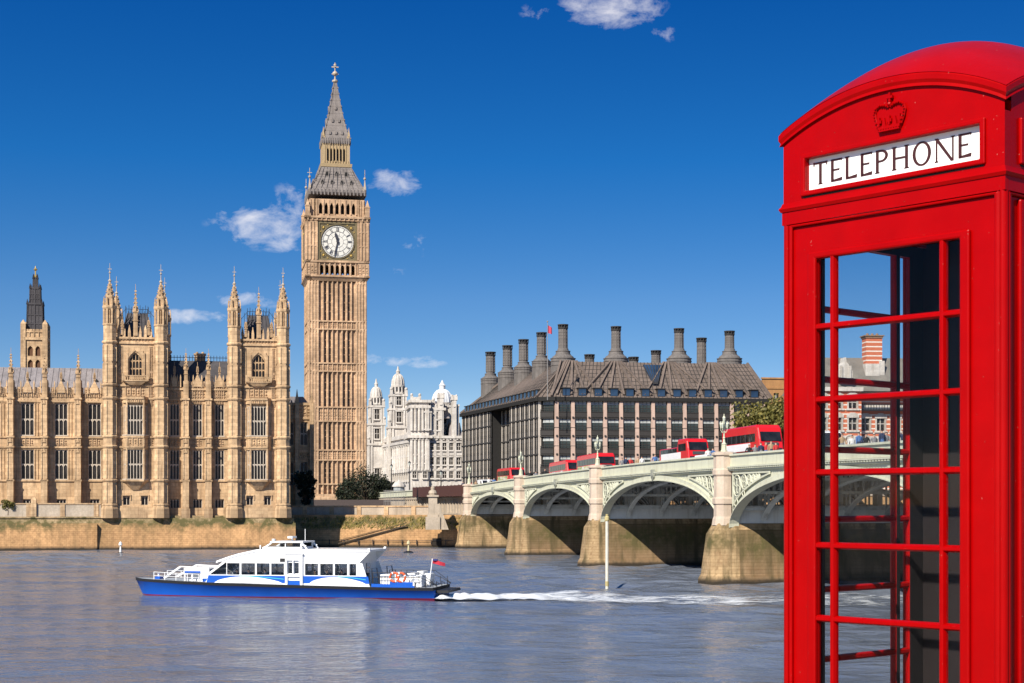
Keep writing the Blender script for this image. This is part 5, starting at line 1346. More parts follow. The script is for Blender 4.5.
# deck, pavements, cornice and parapet
S0, S1 = -130, 214
g = MB(); strip(g, S0, S1, 90, lambda s: [(.32, deck(s)-.45), (BW-.32, deck(s)-.45), (BW-.32, deck(s)), (.32, deck(s))]); g.build('deck', MT['soffit'], bg)
g = MB(); strip(g, S0, S1, 90, lambda s: [(3.6, deck(s)+.004), (BW-3.6, deck(s)+.004), (BW-3.6, deck(s)+.02), (13.0, deck(s)+.42), (3.6, deck(s)+.02)]); g.build('roadway', MT['asphalt'], bg)
g = MB()
for t0, t1 in ((.35, 3.6), (BW-3.6, BW-.35)): strip(g, S0, S1, 90, lambda s: [(t0, deck(s)+.004), (t1, deck(s)+.004), (t1, deck(s)+.14), (t0, deck(s)+.14)])
g.build('pavement', MT['coping'], bg)
def cz(t): return .02+.40*(1-abs(t-13.0)/9.4)
lm = MB()
for t in (9.3, 13, 16.7):
    s = S0
    while s < S1: strip(lm, s, s+2.4, 1, lambda q: [(t-.06, deck(q)+cz(t)+.004), (t+.06, deck(q)+cz(t)+.004), (t+.06, deck(q)+cz(t)+.010), (t-.06, deck(q)+cz(t)+.010)]); s += 5
lm.build('lane_marking', plain('road_paint', (.7,.7,.66), .7), bg)
g = MB(); dn = MB(); tf = MB()
for sd in (0, 1):
    T = (lambda t: t) if sd == 0 else (lambda t: BW-t)
    sec = lambda s: [(T(-.02), zpar(s)-.95), (T(.3), zpar(s)-.95), (T(.3), zpar(s)-.14), (T(-.02), zpar(s)-.14)]
    strip(g, S0, S1, 90, sec)
    strip(g, S0, S1, 90, lambda s: [(T(-.16), zpar(s)-.14), (T(.4), zpar(s)-.14), (T(.4), zpar(s)-.02), (T(.12), zpar(s)+.03), (T(-.16), zpar(s)-.02)])
    strip(g, S0, S1, 90, lambda s: [(T(-.34), zpar(s)-1.08), (T(.32), zpar(s)-1.08), (T(.32), zpar(s)-.955), (T(-.34), zpar(s)-.98)])
    strip(g, S0, S1, 90, lambda s: [(T(-.14), zpar(s)-1.32), (T(.32), zpar(s)-1.32), (T(.32), zpar(s)-1.2), (T(-.14), zpar(s)-1.2)])
    s = 0
    while s < S1: dn.box(s, s+.2, min(T(-.3), T(0)), max(T(-.3), T(0)), zpar(s)-1.2, zpar(s)-1.085); s += .42
g.add([tuple(v) for v in dn.v], dn.f); g.build('parapet', MT['green_paint'], bg)
# approach on land: retaining walls with blind balustrade
g = MB(); g.box(S0, -.8, .0, .6, 3.5, 7.5); g.box(S0, -.8, BW-.6, BW, 3.5, 7.5); g.box(-1.2, 1.2, .3, BW-.3, 3.5, 4.6)
for i in range(26): s = -1.8-i*2.2; g.box(s-.25, s+.25, -.16, 0, 4.6, 7.45)
g.box(S0, -.8, -.14, 0, 4.4, 4.9); g.box(S0, -.8, -.2, 0, 6.9, 7.2)
g.build('approach_wall', MT['coping'], bg)
# abutment on the bank
ab = MB(); ab.loft([[(-3.0,-1.6,-1),(2.3,-1.6,-1),(2.3,BW,-1),(-3.0,BW,-1)], [(-2.1,-.9,4.5),(1.6,-.9,4.5),(1.6,BW,4.5),(-2.1,BW,4.5)]]); ab.build('abutment', MT['pierstone'], bg)

# bank wall under and beyond the bridge (continues up-river of the frame)
bkw = empty('river_wall', bw(1.0, BW), R(8)); tag(bkw, 'stained river wall on the far side of the bridge, below the office building', 'wall')
g = MB(); g.box(0, 160, 0, 6, -1, 7.4); g.box(-.0, 160, -.2, 0, -1, 2.5); g.build('wall', MT['wall'], bkw)
g = MB(); g.box(-.2, 160, -.15, .5, 7.4, 8.3); g.build('parapet', MT['coping'], bkw)
bk2 = MB(); bk2.M = Matrix.Identity(4)

# ------------------------------------------------------------------ lamps on the bridge
MT['lamp_paint'] = plain('cream_green_lamp_paint', (.50,.50,.36), .45)
MT['lamp_glass'] = plain('lamp_glass', (.42,.46,.42), .2)
def bridge_lamp():
    r = empty('bridge_lamp')
    g = MB(); g.lathe(0, 0, [(.5, 0), (.5, .16), (.38, .22), (.34, .7), (.42, .78), (.2, .95), (.13, 1.3), (.2, 1.38), (.11, 1.5), (.09, 2.35), (.17, 2.45), (.08, 2.6), (.07, 2.95)], 8)
    for a in range(8): b = a*math.pi/4; g.bar((.36*math.cos(b), .36*math.sin(b), .2), (.33*math.cos(b), .33*math.sin(b), .72), .07)
    for a in range(4):
        b = a*math.pi/2+.785
        g.tube([(.08*math.cos(b), .08*math.sin(b), 2.0), (.32*math.cos(b), .32*math.sin(b), 1.95), (.5*math.cos(b), .5*math.sin(b), 2.15), (.5*math.cos(b), .5*math.sin(b), 2.4)], .04, 5)
    g.build('post', MT['lamp_paint'], r)
    heads = [(.5*math.cos(a*math.pi/2+.785), .5*math.sin(a*math.pi/2+.785), 2.4, .8) for a in range(4)]+[(0, 0, 2.95, 1.0)]
    l0 = None
    for x, y, z, k in heads:
        if l0 is None:
            g = MB(); g.lathe(0, 0, [(.1, 0), (.21, .42), (.2, .44)], 6); l0 = g.build('lantern', MT['lamp_glass'], r, loc=(x, y, z))
            g = MB(); g.lathe(0, 0, [(.25, .43), (.22, .5), (.1, .62), (.05, .68), (.07, .74), (.01, .85)], 6); g.lathe(0, 0, [(.12, -.05), (.12, .02)], 6)
            for a in range(6): b = a*math.pi/3; g.bar((.105*math.cos(b), .105*math.sin(b), 0), (.215*math.cos(b), .215*math.sin(b), .43), .03)
            g.build('cap', MT['lamp_paint'], l0); l0.scale = (k,)*3
        else: put(l0, r, (x, y, z), 0, (k,)*3)
    return r
lamp0 = bridge_lamp()
NEARL = ['lamp on the bridge pillar at the bank end of the near parapet', 'bridge lamp on the pillar between the first and second arches from the bank', 'bridge lamp beside the pair of red buses, above the white river post', 'cream bridge lamp in front of the red bus with the white side panel', 'bridge lamp on the near parapet hidden behind the telephone box', None, None]
for i, s in enumerate(SP[:5]):
    o = lamp0 if i == 0 else copy_tree(lamp0)
    o.location = bw(s, -.25, zpar(s)+.2); o.rotation_euler = (0,0,BROT); o.scale = (.55, .55, .80)
    tag(o, NEARL[i], 'street lamp', 'ornate lamps on the bridge pillars')
for i, s in enumerate(SP[1:5]):
    o = copy_tree(lamp0); o.location = bw(s, BW+.25, zpar(s)+.2); o.rotation_euler = (0,0,BROT)
    tag(o, ['far parapet lamp opposite the first pillar from the bank', 'far parapet lamp opposite the pillar by the pair of red buses', 'far parapet lamp behind the red bus with the white side panel', 'far parapet lamp behind the telephone box glass'][i], 'street lamp', 'ornate lamps on the bridge pillars')

# ------------------------------------------------------------------ buses, van
MT['bus_red'] = plain('bus_red', (.56,.010,.012), .3, coat=.4, var=.05)
MT['bus_glass'] = dark_glass('bus_glass', (.012,.012,.014), .06)
MT['tyre'] = plain('tyre', (.02,.02,.02), .9)
MT['white_paint'] = plain('white_paint', (.78,.78,.77), .35, coat=.3, var=.04)
MT['grey_trim'] = plain('grey_trim', (.06,.06,.065), .5)
def ad_mat(name, c1, c2, c3):
    m = NT(name); v = m.coord((.9, .9, 1.6)); n = m.noise(v, .9, 2); m.col(m.ramp(n, [(.40, c1), (.5, c2), (.6, c3)])); m.set(.4); return m.mat
MT['ad_green'] = ad_mat('green_yellow_poster', (.10,.26,.12), (.55,.5,.25), (.62,.62,.58))
MT['ad_white'] = ad_mat('white_poster', (.72,.72,.72), (.74,.73,.72), (.7,.69,.7))
MT['ad_mix'] = ad_mat('red_white_poster', (.65,.65,.66), (.5,.12,.12), (.55,.55,.6))
def bus(L=10.6, H=4.35, Wd=2.5, ad='ad_white', open_top=False, lower='bus_red'):
    """x forward, y left-right, z up"""
    r = empty('bus')
    g = MB(); h = Wd/2
    prof = [(-L/2, .35), (L/2-.2, .35), (L/2, .9), (L/2-.05, 2.0), (L/2-.35, 3.2), (L/2-.75, H-.3), (L/2-1.2, H), (-L/2+.4, H), (-L/2+.05, H-.4)]
    if open_top: prof = [(-L/2, .35), (L/2-.2, .35), (L/2, .9), (L/2-.05, 2.0), (L/2-.3, 3.2), (L/2-.65, H-.3), (L/2-1.0, H), (L/2-3.6, H), (L/2-3.8, H-.85), (-L/2+.1, H-.85)]
    g.exz(prof, -h, h)
    b = g.build('body', MT['bus_red'], r, bevel=.14)
    for sy in (-1, 1):
        y0, y1 = (-h-.02, -h+.02) if sy < 0 else (h-.02, h+.02)
        if not open_top:
            g = MB(); g.box(-L/2+.5, L/2-1.3, y0, y1, 2.95, 3.75); g.build('window', MT['bus_glass'], r)
            g = MB()
            for i in range(1, 7): x = -L/2+.5+(L-1.8)*i/7; g.box(x-.04, x+.04, y0-.01, y1+.01, 2.95, 3.75)
            g.build('pillar', MT['grey_trim'], r)
        else:
            g = MB(); g.box(L/2-3.4, L/2-.9, y0, y1, 2.95, 3.75); g.build('window', MT['bus_glass'], r)
            g = MB(); g.box(-L/2+.5, L/2-3.9, y0, y1, 2.62, 3.35); g.build('canopy_panel', MT['bus_glass'], r)
        g = MB(); g.box(-L/2+1.2, L/2-1.0, y0, y1, 1.25, 2.05); g.build('window', MT['bus_glass'], r)
        g = MB(); yy = (y0-.012, y1-.012) if sy < 0 else (y0+.012, y1+.012); g.box(-L/2+.8, L/2-2.6, yy[0], yy[1], 2.12, 2.85); g.build('advert_panel', MT[ad], r)
        if lower != 'bus_red': g = MB(); g.box(-L/2+.3, L/2-.5, yy[0]+(.003 if sy<0 else -.003), yy[1]-(.003 if sy>0 else -.003), .5, 1.2); g.build('lower_panel', MT[lower], r)
    g = MB()
    g.loft([[(L/2+.01,-h+.2,1.15),(L/2+.01,h-.2,1.15),(L/2-.13,h-.2,2.3),(L/2-.13,-h+.2,2.3)], [(L/2+.05,-h+.2,1.15),(L/2+.05,h-.2,1.15),(L/2-.05,h-.2,2.3),(L/2-.05,-h+.2,2.3)]]); g.build('windscreen', MT['bus_glass'], r)
    g = MB(); g.loft([[(L/2-.27,-h+.2,3.0),(L/2-.27,h-.2,3.0),(L/2-.62,h-.2,3.9),(L/2-.62,-h+.2,3.9)], [(L/2-.2,-h+.2,3.0),(L/2-.2,h-.2,3.0),(L/2-.55,h-.2,3.9),(L/2-.55,-h+.2,3.9)]]); g.build('windscreen', MT['bus_glass'], r)
    g = MB(); g.box(L/2-.26, L/2-.1, -.7, .7, 2.5, 2.85); g.build('destination_blind', MT['grey_trim'], r)
    wl_ = None
    for x in (-L/2+2.6, L/2-2.4):
        for sy in (-1, 1):
            if wl_ is None:
                g = MB(Matrix.Rotation(R(90), 4, 'X')); g.lathe(0, 0, [(.3, -.14), (.5, -.14), (.5, .14), (.3, .14)], 16); wl_ = g.build('wheel', MT['tyre'], r, loc=(x, sy*(h-.1), .5))
                g = MB(Matrix.Rotation(R(90), 4, 'X')); g.lathe(0, 0, [(.29, -.15), (.29, .15)], 12); g.build('rim', MT['grey_trim'], wl_)
            else: put(wl_, r, (x, sy*(h-.1), .5))
    hl = None
    for sy in (-1, 1):
        if hl is None: g = MB(); g.box(0, .06, -.2, .2, 0, .18); hl = g.build('headlight', MT['white_paint'], r, loc=(L/2-.04, sy*.85, .78))
        else: put(hl, r, (L/2-.04, sy*.85, .78))
    return r
def on_bridge(o, px, off, dz=.02, flip=False):
    k = (px-CX)/F; p = bw(0, off)              # travel line: start + s*(.226,-.974)
    s = (k*p.y-p.x)/(.226+.974*k)
    q = bw(s, off, deck(s)+cz(off)); o.location = q; o.rotation_euler = (0, math.atan2(-(deck(s+1)-deck(s-1)), 2), BROT+(math.pi if flip else 0)); return s
b1 = bus(10.6, 4.6, ad='ad_white'); on_bridge(b1, 752, 14.5); tag(b1, 'red double decker bus with a long white side panel beside the telephone box', 'bus', 'red buses crossing the bridge')
b2 = bus(10.2, 4.3, ad='ad_white', open_top=True, lower='ad_white'); on_bridge(b2, 684, 14.5); tag(b2, 'red and white open topped tour bus ahead of the white van', 'bus', 'red buses crossing the bridge')
b3 = bus(10.8, 4.4, ad='ad_green'); on_bridge(b3, 596, 14.5); tag(b3, 'red double decker bus with a green and yellow advert panel', 'bus', 'red buses crossing the bridge')
b4 = bus(10.8, 4.3, ad='ad_mix'); on_bridge(b4, 566.5, 14.8); tag(b4, 'red double decker bus close behind the bus with the green advert', 'bus', 'red buses crossing the bridge')
b5 = bus(10.6, 4.2, ad='ad_green'); on_bridge(b5, 511, 14.8); tag(b5, 'farthest small red bus at the bank end of the bridge', 'bus', 'red buses crossing the bridge')
def van(cmat):
    r = empty('van'); L, H, h = 5.2, 2.3, .98
    g = MB(); g.exz([(-L/2, .35), (L/2, .35), (L/2, 1.0), (L/2-.8, 1.25), (L/2-1.6, H-.05), (L/2-2.0, H), (-L/2+.1, H)], -h, h); g.build('body', cmat, r, bevel=.1)
    for sy in (-1, 1):
        g = MB(); y = sy*h; g.exz([(L/2-2.5, 1.3), (L/2-1.05, 1.3), (L/2-1.62, H-.25), (L/2-2.5, H-.25)], y-.02, y+.02); g.build('window', MT['bus_glass'], r)
    g = MB(); g.loft([[(L/2-.82,-h+.12,1.3),(L/2-.82,h-.12,1.3),(L/2-1.55,h-.12,H-.15),(L/2-1.55,-h+.12,H-.15)], [(L/2-.76,-h+.12,1.32),(L/2-.76,h-.12,1.32),(L/2-1.49,h-.12,H-.12),(L/2-1.49,-h+.12,H-.12)]]); g.build('windscreen', MT['bus_glass'], r)
    w0 = None
    for x in (-L/2+.9, L/2-.9):
        for sy in (-1, 1):
            if w0 is None: g = MB(Matrix.Rotation(R(90), 4, 'X')); g.lathe(0, 0, [(.2, -.11), (.34, -.11), (.34, .11), (.2, .11)], 14); w0 = g.build('wheel', MT['tyre'], r, loc=(x, sy*(h-.08), .34))
            else: put(w0, r, (x, sy*(h-.08), .34))
    g = MB(); g.box(L/2-.03, L/2+.05, -.75, .75, .45, .7); g.build('bumper', MT['grey_trim'], r)
    return r
v1 = van(MT['white_paint']); on_bridge(v1, 711, 14.5); tag(v1, 'white van between the open topped bus and the large red bus', 'van')
v2 = copy_tree(v1); on_bridge(v2, 823, 12.5); tag(v2, 'white van on the bridge seen through the telephone box glass', 'van')
v2.scale = (1.2, 1.2, 1.3)
c1 = copy_tree(v1); on_bridge(c1, 486, 10.5); tag(c1, 'white van beyond the farthest red bus at the bank end of the bridge', 'van')
# ------------------------------------------------------------------ people
SK = plain('skin', (.45,.27,.19), .6); HAIR = plain('dark_hair', (.03,.02,.015), .7)
CLOTH = [plain('cloth_%s' % n, c, .85) for n, c in (('navy', (.02,.03,.07)), ('black', (.015,.015,.017)), ('white', (.6,.6,.58)), ('red', (.40,.03,.03)), ('grey', (.18,.18,.19)), ('blue', (.06,.13,.30)), ('tan', (.32,.22,.13)))]
for m_, n_ in zip(CLOTH, ('navy', 'black', 'white', 'red', 'grey', 'blue', 'tan')): m_['word'] = n_
def figure(seated=False, stride=.22, swing=.2):
    """one continuous body grown round a jointed skeleton; slots: skin, top, trousers, shoes"""
    if not seated:
        J = {'pel': (0,0,.95), 'waist': (0,0,1.10), 'chest': (.02,0,1.34), 'neck': (.02,0,1.50), 'chin': (.04,0,1.56), 'head': (.05,0,1.66), 'top': (.03,0,1.74)}
        for sd, n in ((1, 'l'), (-1, 'r')):
            f = stride*sd; a = -swing*sd
            J.update({'hip'+n: (0,.1*sd,.90), 'kn'+n: (f*.6+.04,.1*sd,.50), 'an'+n: (f-.03,.1*sd,.09), 'to'+n: (f+.15,.11*sd,.04),
                      'sh'+n: (.0,.2*sd,1.42), 'el'+n: (a*.5-.03,.25*sd,1.14), 'wr'+n: (a+.05,.25*sd,.90), 'ha'+n: (a+.09,.25*sd,.80)})
    else:
        J = {'pel': (0,0,.50), 'waist': (-.03,0,.64), 'chest': (-.02,0,.88), 'neck': (0,0,1.04), 'chin': (.03,0,1.10), 'head': (.05,0,1.20), 'top': (.03,0,1.28)}
        for sd, n in ((1, 'l'), (-1, 'r')):
            J.update({'hip'+n: (.02,.1*sd,.50), 'kn'+n: (.44,.12*sd,.50), 'an'+n: (.42,.11*sd,.09), 'to'+n: (.58,.11*sd,.05),
                      'sh'+n: (-.02,.2*sd,.96), 'el'+n: (.03,.25*sd,.70), 'wr'+n: (.26,.2*sd,.62), 'ha'+n: (.34,.17*sd,.61)})
    B = [('pel','waist',2),('waist','chest',1),('chest','neck',1),('neck','chin',0),('chin','head',0),('head','top',4)]
    for n in 'lr': B += [('pel','hip'+n,2),('hip'+n,'kn'+n,2),('kn'+n,'an'+n,2),('an'+n,'to'+n,3),('chest','sh'+n,1),('sh'+n,'el'+n,1),('el'+n,'wr'+n,1),('wr'+n,'ha'+n,0)]
    RAD = {'pel': .14, 'waist': .125, 'chest': .145, 'neck': .06, 'chin': .075, 'head': .10, 'top': .07, 'hip': .095, 'kn': .065, 'an': .045, 'to': .035, 'sh': .07, 'el': .045, 'wr': .033, 'ha': .038}
    names = list(J); me = bpy.data.meshes.new('person'); me.from_pydata([J[n] for n in names], [(names.index(a), names.index(b)) for a, b, _ in B], [])
    o = bpy.data.objects.new('person', me); col.objects.link(o)
    o.modifiers.new('skin', 'SKIN'); sub = o.modifiers.new('sub', 'SUBSURF'); sub.levels = sub.render_levels = 1
    for i, n in enumerate(names):
        r = RAD.get(n, RAD.get(n[:-1])); me.skin_vertices[0].data[i].radius = (r, r); me.skin_vertices[0].data[i].use_root = n == 'pel'
    dg = bpy.context.evaluated_depsgraph_get(); out = bpy.data.meshes.new_from_object(o.evaluated_get(dg)); bpy.data.objects.remove(o)
    for _ in range(5): out.materials.append(SK)
    seg = [(Vector(J[a]), Vector(J[b]), k) for a, b, k in B]
    for f in out.polygons:
        c = f.center; best = None
        for p, q, k in seg:
            d = q-p; t = max(0, min(1, (c-p).dot(d)/max(d.length_squared, 1e-9))); dist = (c-p-d*t).length
            if best is None or dist < best[0]: best = (dist, k)
        k = best[1]
        if k == 0 and c.z > J['head'][2]-.02 and c.x < J['head'][0]+.05: k = 4
        f.material_index = k; f.use_smooth = True
    return out
POSES = [figure(False, .22, .2), figure(False, -.18, -.2), figure(False, .06, .05)]; SEAT = figure(True)
def person(mesh, loc, rz, top, legs, label, group):
    o = bpy.data.objects.new('person', mesh); col.objects.link(o); o.location = loc; o.rotation_euler = (0,0,rz)
    for i, m in enumerate((SK, top, legs, CLOTH[1], HAIR)): o.material_slots[i].link = 'OBJECT'; o.material_slots[i].material = m
    tag(o, label, 'person', group); return o
rg = random.Random(5)
spots = [  # px, across, where
    (463, 2.2, 'at the bridge end left of the farthest bus'), (470, 2.0, 'at the bridge end left of the farthest bus'), (476, 2.6, 'at the bridge end left of the farthest bus'), (489, 1.8, 'just left of the farthest red bus'), (494, 2.5, 'just left of the farthest red bus'),
    (530, 2.0, 'on the bridge between the farthest bus and the bus pair'), (536, 2.4, 'on the bridge between the farthest bus and the bus pair'), (545, 1.8, 'on the bridge between the farthest bus and the bus pair'),
    (622, 2.2, 'on the bridge right of the green advert bus'), (626, 1.6, 'on the bridge right of the green advert bus'), (630.5, 2.6, 'on the bridge right of the green advert bus'), (638, 2.0, 'between the green advert bus and the open topped bus'), (642, 2.4, 'between the green advert bus and the open topped bus'), (655, 1.7, 'between the green advert bus and the open topped bus'),
    (708, 1.9, 'in front of the white van'), (713, 2.4, 'in front of the white van'), (749, 1.8, 'in front of the large red bus'), (755, 2.3, 'in front of the large red bus'), (761, 1.6, 'in front of the large red bus'), (766, 2.5, 'in front of the large red bus'), (771, 1.9, 'in front of the large red bus'), (776, 2.3, 'in front of the large red bus'),
    (842, 1.8, 'on the bridge seen through the telephone box'), (852, 2.4, 'on the bridge seen through the telephone box'), (859, 1.7, 'on the bridge seen through the telephone box'), (866, 2.2, 'on the bridge seen through the telephone box'), (874, 2.6, 'on the bridge seen through the telephone box'), (882, 1.9, 'on the bridge seen through the telephone box'), (886, 2.3, 'on the bridge seen through the telephone box'), (903, 2.1, 'on the bridge seen through the telephone box')]
seen = {}
for i, (px, t, where) in enumerate(spots):
    top = CLOTH[(i*3+(i//7)) % 7]; legs = CLOTH[(0, 1, 4, 5)[i % 4]]
    k = (px-CX)/F; p = bw(0, t); s = (k*p.y-p.x)/(.226+.974*k)
    q = bw(s, t, deck(s)+.14); fl = i % 3 == 0
    word = top['word']; lw = legs['word']
    key = (where, word); seen[key] = seen.get(key, 0)+1
    lab = 'pedestrian in a %s top %s' % (word, where)
    o = person(POSES[i % 3], q, BROT+(math.pi if fl else 0), top, legs, lab, 'pedestrians on the bridge')
    o.scale = (1, 1, .96+.1*rg.random())
# ------------------------------------------------------------------ passenger boat
MT['hull_blue'] = plain('hull_blue', (.008,.085,.42), .35, spec=.25, coat=.05, var=.08, scale=.8)
MT['deep_red'] = plain('antifouling_red', (.16,.012,.04), .5)
MT['boat_white'] = plain('boat_white', (.80,.80,.79), .3, coat=.3, var=.03)
MT['black_rub'] = plain('black_rubber', (.015,.015,.017), .6)
MT['boat_glass'] = clear_glass('boat_glass', (.74,.76,.77), 1.0)
MT['cabin_dark'] = plain('cabin_lining', (.10,.10,.11), .8)
MT['aqua'] = plain('aqua_stripe', (.06,.42,.50), .3)
BYAW = R(-10)
BC = Vector((X_(292, 109), 109, 0))
bt_ = empty('river_boat', BC, BYAW); tag(bt_, 'long blue and white passenger boat heading left along the river', 'boat')
def bf(px):                                     # photograph column -> length along the boat (x forward is LEFT: bow negative)
    k = (px-CX)/F; c, s_ = math.cos(BYAW), math.sin(BYAW)
    y0 = -2.2
    X0 = BC.x-y0*s_; D0 = BC.y+y0*c
    return (k*D0-X0)/(c-k*s_)
def bz(y): return Z_(y, 107.5)
xb, xs = bf(137.5)-1.05, bf(434.5)
# hull: sections from bow to stern (half beam, keel, deck)
secs = []
for i in range(25):
    u = i/24; x = xb+(xs-xb)*u
    be = 2.6*min(1, (u/.30)**.55) if u > 0 else .05
    zd = 1.30-.42*min(1, u/.55)**.8+.0*u
    zd = 1.22-.40*(min(1, u*1.15)**.75)
    rk = .62*(1-min(1, u/.06))                  # raked stem
    secs.append((x, max(be, .05), zd, rk))
def hull_ring(f0, f1):                          # between height fractions of the side
    return None
g = MB(); gr = MB(); rub = MB()
Zw = .03
side = []
for x, be, zd, rk in secs:
    side.append([(x+rk*1.0, be*.80, -.3), (x+rk*.9, be*.86, Zw), (x+rk*.8, be*.88, Zw+.08), (x+rk*.1, be*.985, zd-.21), (x, be, zd-.20), (x-.02, be*1.02, zd)])
def skin(mb, k0, k1):
    for sg in (-1, 1):
        vs = [(p[k][0], sg*p[k][1], p[k][2]) for p in side for k in range(k0, k1+1)]; n = k1-k0+1
        mb.add(vs, [(i*n+j, (i+1)*n+j, (i+1)*n+j+1, i*n+j+1) for i in range(len(side)-1) for j in range(n-1)])
skin(gr, 0, 2); skin(g, 2, 4); skin(rub, 4, 5)
for mb, k0, k1 in ((gr, 0, 2), (g, 2, 4), (rub, 4, 5)):   # transom
    p = side[-1]; q = [(p[k][0], -p[k][1], p[k][2]) for k in range(k0, k1+1)]+[(p[k][0], p[k][1], p[k][2]) for k in range(k1, k0-1, -1)]
    mb.add(q, [tuple(range(len(q)))])
hull = g.build('hull', MT['hull_blue'], bt_, smooth=True); gr.build('boot_stripe', MT['deep_red'], hull, smooth=True); rub.build('rubbing_strake', MT['black_rub'], hull)
g = MB(); vs = []; 
for p in side: vs += [(p[5][0], -p[5][1], p[5][2]-.02), (p[5][0], p[5][1], p[5][2]-.02)]
g.add(vs, [(2*i, 2*i+1, 2*i+3, 2*i+2) for i in range(len(side)-1)]); g.build('deck', plain('deck_grey', (.33,.35,.37), .7), bt_)
g = MB(); g.box(xs-.05, xs+.85, -1.9, 1.9, .45, .62); g.bar((xs+.3, -1.9, .5), (xs+.85, 1.9, .5), .1); g.build('stern_platform', MT['black_rub'], bt_)
# cabin: profile swept across the beam, with window openings along the sides
dk = .82; hb = 2.2
zr_ = bz(551.8); zw0, zw1 = bz(574.6), bz(563)
xw0, xf0 = bf(203), bf(226); xa0, xa1 = bf(358.5), bf(368.5)
def side_poly(): return [(xw0, dk-.05), (bf(370), dk-.05), (xa0+.15, zw1+.05), (bf(369), zr_-.05), (bf(300), zr_+.0), (bf(256), zr_-.02), (bf(236), bz(556)), (bf(218), bz(562))]
wins = [(227, 239.6), (241.3, 255), (256.6, 269.6), (271.2, 284), (305, 318), (320.2, 333), (334.7, 347.2), (349.3, 356.2)]
g = MB()
for sy in (-1, 1):
    y0, y1 = (-hb, -hb+.07) if sy < 0 else (hb-.07, hb)
    ops = [(bf(a), bf(b), zw0, zw1) for a, b in wins]
    dops = [(bf(288.2), bf(292.4), bz(573), bz(561)), (bf(294.5), bf(298.8), bz(573), bz(561))]
    g.panel(bf(226.4), bf(357.5), dk-.05, zw1+.05, y0, y1, ops+dops)
    g.exz([(bf(203), dk-.05), (bf(226.3), dk-.05), (bf(226.3), zw0), (bf(210), zw0)], y0, y1)
    g.exz([(bf(357.6), dk-.05), (bf(370), dk-.05), (xa0+.25, zw1+.05), (bf(357.6), zw1+.05)], y0, y1)
    g.exz([(bf(223.5), zw1+.05), (bf(359), zw1+.05), (bf(369.5), zr_+.02), (bf(300), zr_+.05), (bf(256), zr_+.02), (bf(238), bz(555.5)), (bf(228), bz(558.6)), (bf(219), bz(562))], y0, y1)
    g.bar((bf(208), sy*(hb-.05), zw0), (bf(225), sy*(hb-.05), zw1+.1), .14)
# roof and ends
rp = [(bf(216), bz(563.0)), (bf(228), bz(558.6)), (bf(238), bz(555.5)), (bf(256), zr_+.02), (bf(300), zr_+.05), (bf(370), zr_+.03)]
g.loft([[(x, -hb-.05, z), (x, hb+.05, z), (x, hb-.1, z+.14), (x, -hb+.1, z+.14)] for x, z in rp])
g.box(xa0, xa0+.07, -hb+.07, -.6, dk, zw1); g.box(xa0, xa0+.07, .6, hb-.07, dk, zw1); g.box(xa0-.02, xa0+.06, -hb+.07, hb-.07, zw1, zr_)
cabin = g.build('cabin', MT['boat_white'], bt_)
gl = None
for a, b in wins:
    for sy in (-1, 1):
        q = MB(); q.box(bf(a), bf(b), sy*(hb-.04)-.012, sy*(hb-.04)+.012, zw0, zw1); q.build('window', MT['boat_glass'], cabin)
for a, b in ((288.2, 292.4), (294.5, 298.8)):
    q = MB(); q.box(bf(a), bf(b), -hb+.02, -hb+.05, bz(573), bz(561)); q.build('door_window', MT['boat_glass'], cabin)
q = MB(); q.loft([[(bf(210), -hb+.1, zw0), (bf(210), hb-.1, zw0), (bf(210)+.03, hb-.1, zw0), (bf(210)+.03, -hb+.1, zw0)], [(bf(224), -hb+.1, zw1+.1), (bf(224), hb-.1, zw1+.1), (bf(224)+.03, hb-.1, zw1+.1), (bf(224)+.03, -hb+.1, zw1+.1)]]); q.build('windscreen', MT['boat_glass'], cabin)
q = MB(); q.exz([(bf(211), zw0+.02), (bf(225.6), zw0+.02), (bf(225.6), zw1-.02)], -hb+.03, -hb+.055); q.exz([(bf(211), zw0+.02), (bf(225.6), zw0+.02), (bf(225.6), zw1-.02)], hb-.055, hb-.03); q.build('corner_window', MT['boat_glass'], cabin)
q = MB(); q.box(bf(204), bf(358), -hb+.1, hb-.1, dk-.02, dk+.02); q.build('floor', MT['cabin_dark'], cabin)
# blue band with white swooshes, door recess, vent
z0, z1 = bz(582.5), bz(575.4)
for sy in (-1, 1):
    q = MB()
    yy = sorted((sy*(hb+.004), sy*(hb+.024)))
    q.mi = 0; q.exz([(bf(206.5), z0), (bf(285), z0), (bf(285), z1), (bf(208.5), z1)], *yy); q.exz([(bf(303.5), z0), (bf(369.5), z0), (bf(368.2), z1), (bf(303.5), z1)], *yy)
    y2 = sorted((sy*(hb+.026), sy*(hb+.034))); q.mi = 1
    for a, b in ((214, 283), (309, 366)):
        n = 16; up = [(bf(a+(b-a)*i/n), z0+.0+(z1-z0-.06)*math.sin(math.pi*(i/n)**.85)**.8) for i in range(n+1)]; q.exz([(x, z) for x, z in reversed(up)]+[] if False else [(bf(a), z0-.02)]+[(bf(b), z0-.02)]+[p for p in reversed(up[1:-1])], *y2)
    q.mi = 2
    for a, b in ((240, 284), (338, 366)):
        n = 10; up = [(bf(a+(b-a)*i/n), z1-.02-.20*(i/n)**1.5) for i in range(n+1)]
        for (xa_, za_), (xb_2, zb_2) in zip(up, up[1:]): q.bar((xa_, sy*(hb+.03), za_), (xb_2, sy*(hb+.03), zb_2), .02, .05)
    q.build('livery', [MT['hull_blue'], MT['boat_white'], MT['aqua']], cabin)
